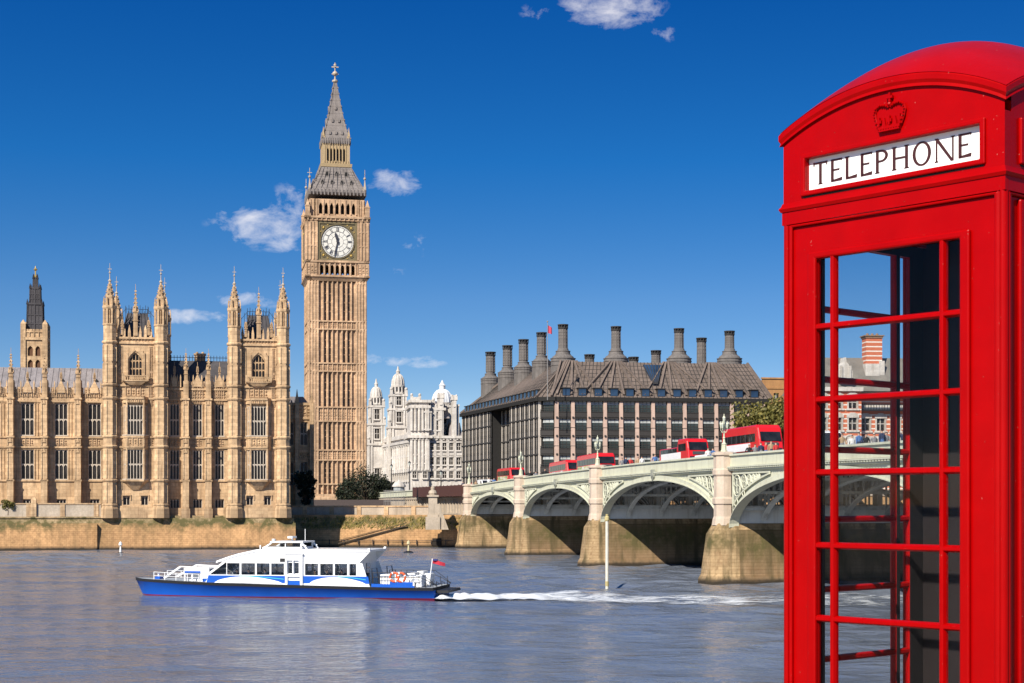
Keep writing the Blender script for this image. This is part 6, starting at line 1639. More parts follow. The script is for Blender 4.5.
q = MB(); q.panel(bf(285.6), bf(303), dk, bz(554), -hb-.13, -hb-.004, [(bf(287.6), bf(293), bz(574), bz(560)), (bf(294), bf(299.4), bz(574), bz(560)), (bf(288), bf(300.5), dk+.02, bz(576))]); q.box(bf(285), bf(304), -hb-.2, -hb, bz(554), bz(553)); q.build('door', MT['boat_white'], cabin, bevel=.02)
q = MB(); q.box(bf(287.6), bf(301), -hb-.07, -hb-.03, dk+.02, bz(580)); q.build('door_step', MT['hull_blue'], cabin)
q = MB(); q.box(bf(280), bf(285), -hb-.02, -hb+.01, bz(561.5), bz(558)); q.build('vent', MT['black_rub'], cabin)
q = MB(); q.exz([(bf(366), zr_-.05), (bf(369.5), zr_+.02), (bf(370), zr_+.28), (bf(368), zr_+.28)], -hb, -hb+.2); q.exz([(bf(366), zr_-.05), (bf(369.5), zr_+.02), (bf(370), zr_+.28), (bf(368), zr_+.28)], hb-.2, hb); q.build('spoiler', MT['boat_white'], cabin)
# wheelhouse
g = MB(); z0, z1 = zr_+.1, bz(542.8); hw = 1.25
P = dict(f0=bf(257), f1=bf(268), a1=bf(298), a0=bf(298))
g.box(bf(258), bf(298), -hw, hw, z0, z0+.22)
for sy in (-1, 1):
    g.bar((bf(258), sy*hw, z0+.1), (bf(267.5), sy*hw, z1), .09); g.bar((bf(297), sy*hw, z0), (bf(297), sy*hw, z1), .1); g.bar((bf(281), sy*hw, z0), (bf(281), sy*hw, z1), .06)
    g.bar((bf(298), sy*hw, z1-.02), (bf(304), sy*hw, z0-.02), .09); g.bar((bf(298), sy*hw, z0+.35), (bf(302), sy*hw, z0+.3), .06)
g.box(bf(266), bf(299), -hw-.12, hw+.12, z1, z1+.1)
wh = g.build('wheelhouse', MT['boat_white'], bt_)
q = MB()
for sy in (-1, 1): q.exz([(bf(261), z0+.22), (bf(296.6), z0+.22), (bf(296.6), z1), (bf(268), z1)], sy*hw-.015, sy*hw+.015)
q.build('window', MT['boat_glass'], wh)
q = MB(); q.box(bf(272), bf(274), -.5, .5, z0, z0+.45); q.box(bf(284), bf(289), -.35, .35, z0, z0+.55); q.build('console', MT['black_rub'], wh)
q = MB(); q.tube([(bf(282), 0, z1+.1), (bf(282), 0, z1+.28)], .06, 6); q.box(bf(279.6), bf(284.4), -.5, .5, z1+.28, z1+.42); q.tube([(bf(293), .5, z1), (bf(293), .5, z1+.9)], .02, 5); q.box(bf(266.2), bf(268.5), -1.0, -.7, z1+.1, z1+.25); q.tube([(bf(254), -.9, zr_), (bf(254), -.9, zr_+.42)], .05, 5); q.build('radar', MT['boat_white'], wh)
# foredeck: raised shelter, rails, bow gear
g = MB(); zA = secs[4][2]
g.box(bf(180), bf(197.5), -1.5, 1.5, bz(571.2), bz(568.6)); g.box(bf(181), bf(197), -1.55, 1.55, bz(574), bz(571.5))
for px in (180.5, 188, 196.5):
    for y in (-1.4, 1.4): g.bar((bf(px), y, .85), (bf(px), y, bz(569)), .09)
for y in (-1.45, 1.45): g.bar((bf(158), y*.75, bz(579.5)), (bf(176.5), y, bz(567.5)), .12); g.bar((bf(176.5), y, bz(567.3)), (bf(205), y, bz(568.5)), .07)
g.box(bf(198), bf(206.5), -1.7, 1.7, dk+.05, bz(569)); g.pyr(bf(190), 0, 1.2, .7, .9, bz(575), 2.2, 1.8)
g.build('foredeck_shelter', MT['boat_white'], bt_)
g = MB(); g.box(bf(181), bf(197), -1.58, -1.56, bz(573.6), bz(571.8)); g.box(bf(200), bf(205.5), -1.73, -1.705, dk+.1, bz(579)); g.box(bf(145), bf(150), -.5, .5, 1.13, 1.3); g.build('blue_cover', MT['hull_blue'], bt_)
g = MB()
for i in range(2, 7):
    x, be, zd, rk = secs[i]
    for sy in (-1, 1): g.bar((x, sy*be*.92, zd), (x, sy*be*.92, zd+.5), .035)
for h in (.25, .5):
    for sy in (-1, 1): g.tube([(secs[i][0], sy*secs[i][1]*.92, secs[i][2]+h) for i in range(2, 7)], .018, 5)
g.lathe(bf(146), 0, [(.07, 1.1), (.07, 1.45), (.12, 1.5)], 6); g.build('bow_rail', MT['boat_white'], bt_)
# aft deck
g = MB()
for a, b, z in ((379, 389, 573.5), (407.5, 414, 571.5), (415, 421, 574)): g.box(bf(a), bf(b), -1.9, -.6, dk, bz(z)); g.box(bf(a), bf(b), .5, 1.9, dk, bz(z))
g.exz([(bf(406), bz(572)), (bf(413), bz(572)), (bf(420), bz(581)), (bf(413), bz(581))], -2.0, -1.92); g.box(bf(392), bf(405), -.6, 1.2, dk, bz(577))
g.build('life_raft_locker', MT['boat_white'], bt_, bevel=.03)
g = MB()
for sy in (-1, 1): g.loft([[(bf(372), sy*2.35-.03, dk), (bf(372), sy*2.35+.03, dk), (bf(372), sy*2.35+.03, bz(582.3)), (bf(372), sy*2.35-.03, bz(582.3))], [(bf(390), sy*2.4-.03, dk-.05), (bf(390), sy*2.4+.03, dk-.05), (bf(390), sy*2.4+.03, bz(582.6)), (bf(390), sy*2.4-.03, bz(582.6))], [(bf(415), sy*2.4-.03, dk-.05), (bf(415), sy*2.4+.03, dk-.05), (bf(415), sy*2.4+.03, bz(584)), (bf(415), sy*2.4-.03, bz(584))]])
g.box(bf(390), bf(413), -2.3, -2.24, bz(584), bz(580.5)); g.build('bulwark', MT['hull_blue'], bt_)
g = MB()
for px in (373, 379, 385, 391, 398, 405, 412, 419, 426, 433):
    for sy in (-1, 1): g.bar((bf(px), sy*2.2, dk-.05), (bf(px), sy*2.2, bz(571.5) if px < 421 else bz(577)), .035)
for sy in (-1, 1):
    for dz in (0, -.3): g.tube([(bf(373), sy*2.2, bz(571.5)+dz), (bf(420), sy*2.2, bz(571.5)+dz), (bf(428), sy*2.2, bz(577)+dz*.5), (bf(437), sy*2.1, bz(584)+dz*.2)], .022, 5)
    g.tube([(bf(372), sy*2.0, dk), (bf(371), sy*2.0, bz(567.5)), (bf(376), sy*2.0, bz(567)), (bf(379), sy*2.0, dk)], .035, 5)
for i in range(5): g.tube([(bf(424+3*i), -1.9+.8*i, dk-.1), (bf(424+3*i), -1.9+.8*i, bz(581)), (bf(427+3*i), -1.9+.8*i, bz(583.5))], .035, 5)
g.build('aft_rail', MT['black_rub'], bt_)
g = MB(); g.tube([(bf(421.5), 0, dk), (bf(425), 0, bz(558.5))], .03, 5); g.build('ensign_staff', MT['boat_white'], bt_)
ens = MB(); n = 5
ens.loft([[(bf(425)+.0+.17*i, .1*math.sin(i*1.5)-.01, bz(563.2)-.04*i), (bf(425)+.17*i, .1*math.sin(i*1.5)+.01, bz(563.2)-.04*i), (bf(425)+.17*i, .1*math.sin(i*1.5)+.01, bz(558.4)-.06*i), (bf(425)+.17*i, .1*math.sin(i*1.5)-.01, bz(558.4)-.06*i)] for i in range(n+1)])
m = NT('ensign_cloth'); o_ = m.z(); m.col(m.mix(m.ramp(o_[0], [(.5, 1.0), (.51, 0.0)]), (.42,.02,.04), (.42,.02,.05))); m.set(.8)
en = ens.build('ensign', m.mat, bt_)
q = MB(); q.box(bf(425)+.04, bf(425)+.36, -.06, .10, bz(560.5), bz(558.9)); q.build('canton', plain('ensign_navy', (.02,.03,.14), .8), en)
M_b = Matrix.Translation(BC) @ Matrix.Rotation(BYAW, 4, 'Z')
def lifebuoy(px, lab):
    r = empty('lifebuoy', M_b @ Vector((bf(px), -2.28, bz(575.8))), BYAW)
    g = MB(); g.ring((0,0,0), .29, .075, 24, 8); g.build('ring', plain('lifebuoy_orange', (.62,.10,.03), .5), r, smooth=True)
    g = MB()
    for k in range(4):
        a = k*math.pi/2+.4; n = 5
        g.tube([(.29*math.cos(a+.06*(i-2)), 0, .29*math.sin(a+.06*(i-2))) for i in range(n)], .082, 8)
    g.build('band', MT['boat_white'], r)
    tag(r, lab, 'lifebuoy', 'lifebuoys on the aft rail of the boat'); return r
lifebuoy(394.6, 'orange and white lifebuoy on the aft rail, nearer the cabin'); lifebuoy(401.2, 'orange and white lifebuoy on the aft rail, nearer the stern')
# seats and passengers in the cabin
g = MB()
for px in (222, 230, 237, 246, 253, 262, 268, 276, 310, 317, 326, 333, 341, 347):
    x = bf(px)
    for y in (-1.3, 1.3): g.box(x-.25, x+.25, y-.6, y+.6, dk+.0, dk+.3); g.box(x+.2, x+.28, y-.6, y+.6, dk+.3, dk+.72)
g.build('seats', plain('seat_blue', (.02,.03,.07), .8), cabin)
ws = ['first', 'second', 'third', 'fourth', 'first', 'second', 'third', 'fourth']
for i, (px, y, win, part) in enumerate(((234, -1.5, 'first', 'forward'), (246, -1.6, 'second', 'forward'), (251.5, -1.1, 'second', 'forward'), (262, -1.5, 'third', 'forward'), (312, -1.5, 'first', 'aft'), (325, -1.6, 'second', 'aft'), (329.5, -1.0, 'second', 'aft'), (339, -1.5, 'third', 'aft'))):
    tp = CLOTH[(1, 0, 4, 5, 6, 1, 2, 0)[i]]
    person(SEAT, M_b @ Vector((bf(px), y, dk-.18)), BYAW+math.pi, tp, CLOTH[1], 'boat passenger in a %s top behind the %s window of the %s cabin' % (tp['word'], win, part), 'passengers seated in the boat')

# ------------------------------------------------------------------ wake
m = NT('wake_foam'); t = m.t; out = [n for n in t.nodes if n.type == 'OUTPUT_MATERIAL'][0]
m.col((.78,.80,.82)); m.set(.7)
o_ = m.z(); c_ = m.n('ShaderNodeTexCoord')
n1_ = m.noise(m.coord((.45, 1.0, 1)), 1.3, 6, .7, .8)
att = m.n('ShaderNodeAttribute', attribute_name='dens')
al = m.ramp(m.math('ADD', n1_, m.math('SUBTRACT', att.outputs['Fac'], .5)), [(.43, 0.0), (.74, .92)])
tr = m.n('ShaderNodeBsdfTransparent'); mx = m.n('ShaderNodeMixShader'); m.l(al, mx.inputs[0]); m.l(tr.outputs[0], mx.inputs[1]); m.l(m.b.outputs[0], mx.inputs[2]); m.l(mx.outputs[0], out.inputs['Surface'])
nx, ny = 240, 24; vs = []; dens = []; rg = random.Random(3)
for i in range(nx+1):
    u = i/nx; px = 430+u*560; D = 106.5-.5*u
    L = u*560
    wdt = (.7+4.2*min(1, u*4.5))*1.45*(1+.25*math.sin(L*.05))
    for j in range(ny+1):
        v = j/ny*2-1
        x = X_(px, D); y = D-.6-1.2*u+v*wdt-2.6*0+.3*math.sin(L*.021)
        prof = max(0, 1-v*v); edge = .55*math.exp(-((v-.55)/.25)**2)+.55*math.exp(-((v+.55)/.25)**2)
        d = (prof*(.80*math.exp(-u*6)+.50+.08*math.sin(L*.11)*math.sin(L*.043+1))+edge*.22)*min(1, i/4+.5)
        z = .06+float(wave(x, y))+.30*prof*math.exp(-u*6)*(1+.35*math.sin(L*.23+v*4)+.2*math.sin(L*.41-v*7))+.02*rg.random()*prof
        vs.append((x, y, z)); dens.append(d*.93)
fm = bpy.data.meshes.new('foam'); fm.from_pydata(vs, [], [(i*(ny+1)+j, (i+1)*(ny+1)+j, (i+1)*(ny+1)+j+1, i*(ny+1)+j+1) for i in range(nx) for j in range(ny)])
fm.attributes.new('dens', 'FLOAT', 'POINT').data.foreach_set('value', dens); fm.materials.append(m.mat)
fo = bpy.data.objects.new('foam', fm); col.objects.link(fo); tag(fo, kind='stuff')

# ------------------------------------------------------------------ post and buoys in the river
D = 6.4*F/(588-CY)
mp = empty('river_post', (X_(607, D), D, 0)); tag(mp, 'tall cream post standing in the water in front of the bridge', 'post')
g = MB(); g.lathe(0, 0, [(.125, -1.5), (.115, Z_(519, D))], 12); g.build('post', plain('cream_post', (.56,.53,.44), .6), mp)
g = MB(); g.lathe(0, 0, [(.15, Z_(521, D)), (.18, Z_(520, D)), (.18, Z_(517, D)), (.1, Z_(516, D)), (.12, Z_(514.5, D)), (.03, Z_(514, D))], 10); g.lathe(0, 0, [(.14, .15), (.14, .5)], 12); g.build('collar', plain('post_collar', (.40,.33,.15), .6), mp)
def buoy(px, y, lab, c):
    D = 6.4*F/(y-CY); r = empty('marker_buoy', (X_(px, D), D, 0))
    g = MB(); g.lathe(0, 0, [(.25, -.2), (.62, 0), (.65, .12), (.3, .26), (.1, .3)], 12); g.build('float', MT['black_rub'], r)
    g = MB(); g.lathe(0, 0, [(.16, .25), (.1, .8), (.08, 1.1), (.24, 1.15), (.2, 1.4), (.03, 1.6)], 8); g.build('staff', plain('buoy_paint', c, .5), r); tag(r, lab, 'buoy')
buoy(408.5, 553, 'small yellow topped buoy off the wall near the bridge', (.50,.43,.25))
buoy(120.5, 554.5, 'small white topped buoy off the palace river wall', (.7,.7,.68))
# ------------------------------------------------------------------ telephone box
m = NT('telephone_red'); n = m.noise(m.coord(), 9, 4); n2 = m.noise(m.coord((1,1,.25)), 4, 4)
chip = m.ramp(m.noise(m.coord(), 95, 2, .5), [(.755, 0.0), (.77, 1.0)]); grime = m.ramp(m.noise(m.coord((1, 1, .3)), 2.4, 5, .65), [(.48, 0.0), (.75, .35)])
red = m.mix(m.ramp(n, [(.3, 0.0), (.7, 1.0)]), (.29,.0002,.0004), (.335,.0003,.0006)); red = m.mix(grime, red, (.17,.002,.003))
m.col(m.mix(m.math('MULTIPLY', chip, .55), red, (.42,.12,.10))); m.set(.30, spec=.09, coat=.03); m.b.inputs['Coat Roughness'].default_value = .12
m.l(m.ramp(n2, [(.3, .24), (.7, .42)]), m.b.inputs['Roughness']); m.bump(m.noise(m.coord(), 55, 3), .10, .004); MT['box_red'] = m.mat
MT['box_glass'] = clear_glass('box_glass', (.992,.996,.996), .16)
MT['opal'] = plain('opal_sign', (.84,.84,.80), .35, var=.03)
MT['letter'] = plain('letter_brown', (.045,.010,.010), .5)
pp = .235; PSI = 48.6; BWd = 3.52*pp; BDp = 1.0*BWd; GZ = 4.9
bx = empty('telephone_box', (3.763*pp, 22.386*pp, GZ), R(-PSI))
tag(bx, 'red cast iron telephone box with small glass panes standing on the near bank', 'telephone box')
def hz0(h): return (CAMZ-GZ)+h*pp
hz = hz0
MF = Matrix.Identity(4)
ML_ = Matrix.Translation((0, BDp, 0)) @ Matrix.Rotation(R(-90), 4, 'Z')      # left side: runs from the back to the front
MRt = Matrix.Translation((BWd, 0, 0)) @ Matrix.Rotation(R(90), 4, 'Z')
MBk = Matrix.Translation((BWd, BDp, 0)) @ Matrix.Rotation(R(180), 4, 'Z')
FACES = [(MF, BWd, 'front'), (ML_, BDp, 'left'), (MRt, BDp, 'right'), (MBk, BWd, 'back')]
ARCH0, ARCHR = 4.97, .45
def arch(u, rise=ARCHR): x = 2*u-1; k = rise; Rr = (1+k*k*.9)/1.0; return ARCH0+rise*(1-x*x*.92-.08*x**4)
# corner posts, plinth, rails
g = MB(); a = .035; t = .03
for M_, W_, nm in FACES:
    g.M = M_; e = a*W_
    # fluted corner: square core with a quarter-round between two fillets
    n = 6; q = [(0, e), (.012, e), (.012, .034)]+[(.034-.022*math.cos(i/n*math.pi/2), .034-.022*math.sin(i/n*math.pi/2)) for i in range(n+1)]+[(.034, .012), (e, .012), (e, 0), (e+.0, t+.012), (t+.012, e)]
    q = [(0.003, e)]+[(.006, e*.8)]+[(.018-.016*math.cos(i/n*math.pi/2), .018-.016*math.sin(i/n*math.pi/2)) for i in range(n+1)]+[(e*.8, .006), (e, .003), (e, t+.02), (t+.02, e)]
    g.prism(q, .12, hz(4.09))
body = g.build('corner_post', MT['box_red'], bx)
g = MB(); g.box(-.03, BWd+.03, -.03, BDp+.03, 0, .10); g.box(-.012, BWd+.012, -.012, BDp+.012, .10, .15); g.build('plinth', MT['box_red'], bx, bevel=.008)
# entablature: ledge, fascia with arch, ceiling
g = MB(); r = lambda o: [(-o, -o), (BWd+o, -o), (BWd+o, BDp+o), (-o, BDp+o)]
inner = [(.05, .05), (BWd-.05, .05), (BWd-.05, BDp-.05), (.05, BDp-.05)]
def frame_ring(mb, o0, z0, o1, z1):
    A, B = r(o0), r(o1)
    vs = [(x,y,z0) for x,y in A]+[(x,y,z1) for x,y in B]+[(x,y,z0) for x,y in inner]+[(x,y,z1) for x,y in inner]; fs_ = []
    for i in range(4):
        j = (i+1) % 4; fs_ += [(i,j,4+j,4+i), (8+j,8+i,12+i,12+j), (j,i,8+i,8+j), (4+i,4+j,12+j,12+i)]
    mb.add(vs, fs_)
for o0, z0, o1, z1 in ((-.0025, 3.87, -.0025, 4.05), (.001, 4.05, .006, 4.09), (.006, 4.09, .003, 4.115), (.001, 4.115, -.0035, 4.17)): frame_ring(g, o0, hz(z0), o1, hz(z1)+.0003)
g.build('cornice', MT['box_red'], bx)
sg0, sg1 = .114, .903; sz0, sz1 = 4.297, 4.74
g = MB()
for M_, W_, nm in FACES:
    g.M = M_; N = 32
    wd_ = W_-.012
    def FX(u): return .006+wd_*u
    op_ = (FX(sg0), FX(sg1), hz(sz0), hz(sz1)); e_ = 0 if nm in ('front', 'back') else .0345/wd_
    g.panel(FX(e_), FX(1-e_), hz(4.16), hz(4.86), .006, .04, [op_])
    us = [e_+(1-2*e_)*i/N for i in range(N+1)]; vs = [(FX(u), .006, hz(4.86)) for u in us]+[(FX(u), .006, hz(arch(u))+.004) for u in us]+[(FX(u), .04, hz(4.86)) for u in us]+[(FX(u), .04, hz(arch(u))+.004) for u in us]
    k = N+1; g.add(vs, [(i, i+1, k+i+1, k+i) for i in range(N)]+[(2*k+i+1, 2*k+i, 3*k+i, 3*k+i+1) for i in range(N)])
g.M = MF; g.box(.05, BWd-.05, .05, BDp-.05, hz(4.0), hz(4.02))
g.build('fascia', MT['box_red'], bx)
# domed roof: four arched edges rising to a shallow dome
g = MB(); N = 36; ov = .005; top = []
def roofz(u, v):
    a_, b_ = 1-(2*u-1)**2, 1-(2*v-1)**2
    return ARCH0+.02+.155+ARCHR*(arch(u)-ARCH0)/ARCHR*1.0+(arch(v)-ARCH0)+.27*a_*b_
for i in range(N+1):
    for j in range(N+1):
        u, v = .5-.5*math.cos(math.pi*i/N), .5-.5*math.cos(math.pi*j/N); u = .35*u+.65*i/N; v = .35*v+.65*j/N
        top.append((-ov+(BWd+2*ov)*u, -ov+(BDp+2*ov)*v, hz(roofz(u, v))))
g.add(top, [(i*(N+1)+j, (i+1)*(N+1)+j, (i+1)*(N+1)+j+1, i*(N+1)+j+1) for i in range(N) for j in range(N)])
rf = g.build('roof', MT['box_red'], bx, smooth=True)
g = MB()
for M_, W_, nm in FACES:                       # edge band: bold moulding that follows the arch
    g.M = M_; K = 32; rings = []
    for i in range(K+1):
        u = i/K; z = hz(arch(u)); x = -ov+(W_+2*ov)*u
        if i == 0 or i == K:
            dd = 1 if i == 0 else -1
            ring = [(x+dd*(ov+.006)*0+dd*c_, y_, z+dz) for y_, dz, c_ in ((.03, .002, ov+.03), (-.004, .0, ov-.004), (-ov+.004, .010, .004), (-ov-.001, .020, -.001), (-ov-.001, .160*pp-.002, -.001), (-ov+.003, .175*pp+.001, .003), (.03, .175*pp, ov+.03))]
        else: ring = [(x, y_, z+dz) for y_, dz in ((.03, .002), (-.004, .0), (-ov+.004, .010), (-ov-.001, .020), (-ov-.001, .160*pp-.002), (-ov+.003, .175*pp+.001), (.03, .175*pp))]
        rings.append(ring)
    g.loft(rings)
g.build('roof_edge', MT['box_red'], rf)
# sign surrounds, opal panels, lettering
LETT = {}
def stroke(mb, p, q, w, y0, y1):
    (x0, z0), (x1, z1) = p, q; d = Vector((x1-x0, z1-z0)); d.normalize(); n_ = Vector((-d.y, d.x))*w/2
    pts = [(x0-n_.x, z0-n_.y), (x1-n_.x, z1-n_.y), (x1+n_.x, z1+n_.y), (x0+n_.x, z0+n_.y)]; mb.exz(pts, y0, y1)
def letter(mb, ch, x, z, w, h, y0, y1):
    T, t_, sr = .150*h, .082*h, .05*h          # thick, thin, serif
    def ser(cx, cz, l): mb.exz([(cx-l, cz-t_*.25), (cx+l, cz-t_*.25), (cx+l, cz+t_*.25), (cx-l, cz+t_*.25)], y0, y1)
    def arm(cx, cz, l, dn):                     # tapering arm with a spur
        mb.exz([(cx, cz-t_/2), (cx+l, cz-t_*.45), (cx+l+t_*.3, cz-(t_*1.4 if dn < 0 else t_*.45)), (cx+l+t_*.55, cz+(t_*1.4 if dn > 0 else t_*.5)), (cx, cz+t_/2)], y0, y1)
    if ch == 'T':
        stroke(mb, (x+w/2, z), (x+w/2, z+h), T, y0, y1); mb.exz([(x, z+h-t_), (x+w, z+h-t_), (x+w, z+h), (x, z+h)], y0-.0004, y1); ser(x+w/2, z+t_*.25, T*.8)
        for q in (x, x+w): mb.exz([(q-t_*.3, z+h-t_*2.0), (q+t_*.3, z+h-t_*2.0), (q+t_*.4, z+h), (q-t_*.4, z+h)], y0-.0008, y1)
    elif ch in 'EL':
        stroke(mb, (x+T/2, z), (x+T/2, z+h), T, y0, y1); arm(x+T*.5, z+t_/2, w-T*.5, 1)
        if ch == 'E': arm(x+T*.5, z+h*.52, w*.62, 0); arm(x+T*.5, z+h-t_/2, w*.86, -1)
        else: ser(x+T/2, z+h-t_*.25, T*.8)
    elif ch in 'P':
        stroke(mb, (x+T/2, z), (x+T/2, z+h), T, y0, y1); ser(x+T/2, z+t_*.25, T*.8)
        n = 14; c = (x+w*.42, z+h*.735); ro = (w*.56, h*.265); ri = (w*.56-T*.95, h*.265-t_)
        out = [(c[0]+ro[0]*math.sin(math.pi*i/n), c[1]+ro[1]*math.cos(math.pi*i/n)) for i in range(n+1)]; inn = [(c[0]+ri[0]*math.sin(math.pi*i/n), c[1]+ri[1]*math.cos(math.pi*i/n)) for i in range(n+1)]
        for i in range(n): mb.exz([out[i+1], out[i], inn[i], inn[i+1]][::-1], y0-.0004, y1)
        for zz in (z+h-t_, z+h*.47): mb.exz([(x+T*.5, zz), (c[0], zz), (c[0], zz+t_), (x+T*.5, zz+t_)], y0-.0004, y1)
    elif ch == 'H':
        for q in (x+T/2, x+w-T/2): stroke(mb, (q, z), (q, z+h), T, y0, y1); ser(q, z+t_*.25, T*.8); ser(q, z+h-t_*.25, T*.8)
        stroke(mb, (x+T/2, z+h*.5), (x+w-T/2, z+h*.5), t_, y0-.0004, y1)
    elif ch == 'O':
        n = 32; c = (x+w/2, z+h/2)
        def el(rx, rz, tilt=-.22): return [(c[0]+rx*math.cos(2*math.pi*i/n)*math.cos(tilt*0)-0, c[1]+rz*math.sin(2*math.pi*i/n)) for i in range(n)]
        o_, i_ = el(w/2, h*.52), el(w/2-T*1.0, h*.52-t_)
        for k in range(n): j = (k+1) % n; mb.exz([i_[k], o_[k], o_[j], i_[j]], y0, y1)
    elif ch == 'N':
        for q in (x+t_/2, x+w-t_/2): stroke(mb, (q, z-(.03*h if q > x+w/2 else 0)), (q, z+h), t_*.95, y0, y1)
        ser(x+t_/2, z+t_*.25, T*.6); ser(x+w-t_/2, z+h-t_*.25, T*.6)
        mb.exz([(x+w-T*.9, z-.03*h), (x+w-.0, z-.03*h), (x+T*.75, z+h), (x-T*.35, z+h)], y0-.0004, y1)
WID = {'T': .62, 'E': .50, 'L': .50, 'P': .56, 'H': .68, 'O': .80, 'N': .76}
for M_, W_, nm in FACES:
    wd_ = W_-.012; FX = lambda u: .006+wd_*u
    x0, x1, z0, z1 = FX(sg0), FX(sg1), hz(sz0), hz(sz1)
    g = MB(M_); b = .018
    g.panel(x0-b, x1+b, z0-b*.9, z1+b*.9, -.004, .012, [(x0, x1, z0, z1)])
    so = g.build('sign', MT['box_red'], bx, bevel=.004)
    g = MB(M_); g.box(x0-.005, x1+.005, .022, .028, z0-.004, z1+.004); g.build('opal_panel', MT['opal'], so)
    word = 'TELEPHONE'; hh = (z1-z0)*.69; gap = hh*.20; tot_ = sum(WID[c] for c in word)*hh+gap*(len(word)-1); sc_ = (x1-x0)*.90/tot_
    x = (x0+x1)/2-tot_*sc_/2-.012; g = MB(M_)
    for c in word:
        letter(g, c, x, (z0+z1)/2-hh*.47, WID[c]*hh*sc_, hh, .0205, .0225); x += (WID[c]*hh+gap)*sc_
    g.build('lettering', MT['letter'], so)
    g = MB(M_); g.box(x0-.01, x1+.01, .004, .0058, hz(4.205), hz(4.228)); g.build('vent_slot', plain('slot_shade', (.01,.004,.004), .9), so)  # dark strip: shade of the ventilation gap put into its colour
    # royal crown in relief
    g = MB(M_); cx_ = FX(.517); zb_ = hz(4.885); cw, chh = .535*pp, .50*pp; y_ = .006
    def cp(x, z): return (cx_+x*cw, zb_+z*chh)
    g.exz([cp(-.30, 0), cp(.30, 0), cp(.33, .13), cp(-.33, .13)], y_-.014, y_); g.exz([cp(-.33, .13), cp(.33, .13), cp(.40, .40), cp(-.40, .40)], y_-.004, y_)
    for q in range(-4, 5): X, Zc = cp(q*.075, .065); g.ball((X, y_-.014, Zc), .0028, 6, 4)
    for sd in (-1, 1):                          # two arches dipping to the middle, set with pearls
        P_ = [cp(sd*x, z) for x, z in ((.33, .14), (.41, .34), (.44, .50), (.40, .63), (.28, .70), (.14, .68), (.02, .62))]
        g.exz([cp(0, .13), *([cp(sd*x, z) for x, z in ((.33, .14), (.41, .34), (.44, .50), (.40, .63), (.28, .70), (.14, .68))][::1 if sd > 0 else 1]), cp(0, .62)], y_-.0045, y_)
        g.tube([(x, y_-.007, z) for x, z in P_], .0046, 6)
        for i in range(len(P_)-1):
            for t_ in (0, .5): g.ball((P_[i][0]*(1-t_)+P_[i+1][0]*t_, y_-.013, P_[i][1]*(1-t_)+P_[i+1][1]*t_), .0034, 6, 4)
    for x in (-.3, 0, .3):                      # crosses and fleurs on the band
        X, Zc = cp(x, .27); g.cbox(X, y_-.006, .016, .012, Zc-.005, Zc+.005); g.cbox(X, y_-.0065, .006, .013, Zc-.014, Zc+.014)
    for x in (-.16, .16): X, Zc = cp(x, .24); g.pyr(X, y_-.006, .014, .004, Zc-.012, Zc+.014, .01, .01)
    X, Zc = cp(0, .70); g.ball((X, y_-.008, Zc), .0075, 8, 6); X, Zc = cp(0, .88); g.cbox(X, y_-.006, .007, .009, Zc-.014, Zc+.014); g.cbox(X, y_-.0065, .022, .0095, Zc-.004, Zc+.004)
    g.build('crown_emblem', MT['box_red'], bx)
# glazed sides: recessed frame, raised bead, eight rows of panes with narrow margins
GU = (.166, .812); BU = (.2435, .734); GT, NR = 3.35, 8
def glazed(M_, W_, name, GU=GU, BU=BU, up=0.0):
    hz = lambda h: hz0(h+up)
    g = MB(M_); xl, xr = GU[0]*W_, GU[1]*W_; zt_, zb_ = hz(GT), hz(GT-.94-(NR-1)*1.0+.0)
    g.panel(.033*W_+.0005, W_-.033*W_-.0005, .155, hz0(3.83), .016, .034, [(xl, xr, zb_, zt_)])
    d = g.build(name, MT['box_red'], bx, bevel=.004)
    g = MB(M_); b = .040*W_                      # outer moulding round the leaf and bead round the glass
    g.panel(.033*W_, W_-.033*W_, .15, hz0(3.865), .004, .015, [(.033*W_+.014, W_-.033*W_-.014, .165, hz0(3.825))])
    g.build('frame_moulding', MT['box_red'], d, bevel=.005)
    g = MB(M_); g.panel(xl-b, xr+b, zb_-b, zt_+.10*pp, .002, .017, [(xl+.001, xr-.001, zb_+.001, zt_-.001)]); g.build('glazing_bead', MT['box_red'], d, bevel=.0065)
    g = MB(M_); bw_ = .094*pp
    def hexbar_v(x): g.prism([(x-bw_/2, .016), (x-bw_*.28, .0045), (x+bw_*.28, .0045), (x+bw_/2, .016), (x+bw_/2, .026), (x+bw_*.3, .033), (x-bw_*.3, .033), (x-bw_/2, .026)], zb_-.002, zt_+.002)
    for u in BU: hexbar_v(u*W_)
    for i in range(1, NR):
        z = hz(2.41-(i-1)); q = [(.0165, z-bw_/2), (.005, z-bw_*.28), (.005, z+bw_*.28), (.0165, z+bw_/2), (.026, z+bw_/2), (.0325, z+bw_*.3), (.0325, z-bw_*.3), (.026, z-bw_/2)]
        g.loft([[(xl-.002, y, zz) for y, zz in q], [(xr+.002, y, zz) for y, zz in q]])
    g.build('glazing_bars', MT['box_red'], d, bevel=.0025)
    g = MB(M_); g.box(xl, xr, .022, .024, zb_, zt_); g.build('glass', MT['box_glass'], d)
    return d
dr = glazed(MF, BWd, 'door'); GS, BS = (.185, .855), (.27, .785)
lw_ = glazed(ML_, BDp, 'side_window', GS, BS, .35); glazed(MRt, BDp, 'side_window', (1-.855, 1-.185), (1-.785, 1-.27), .35)
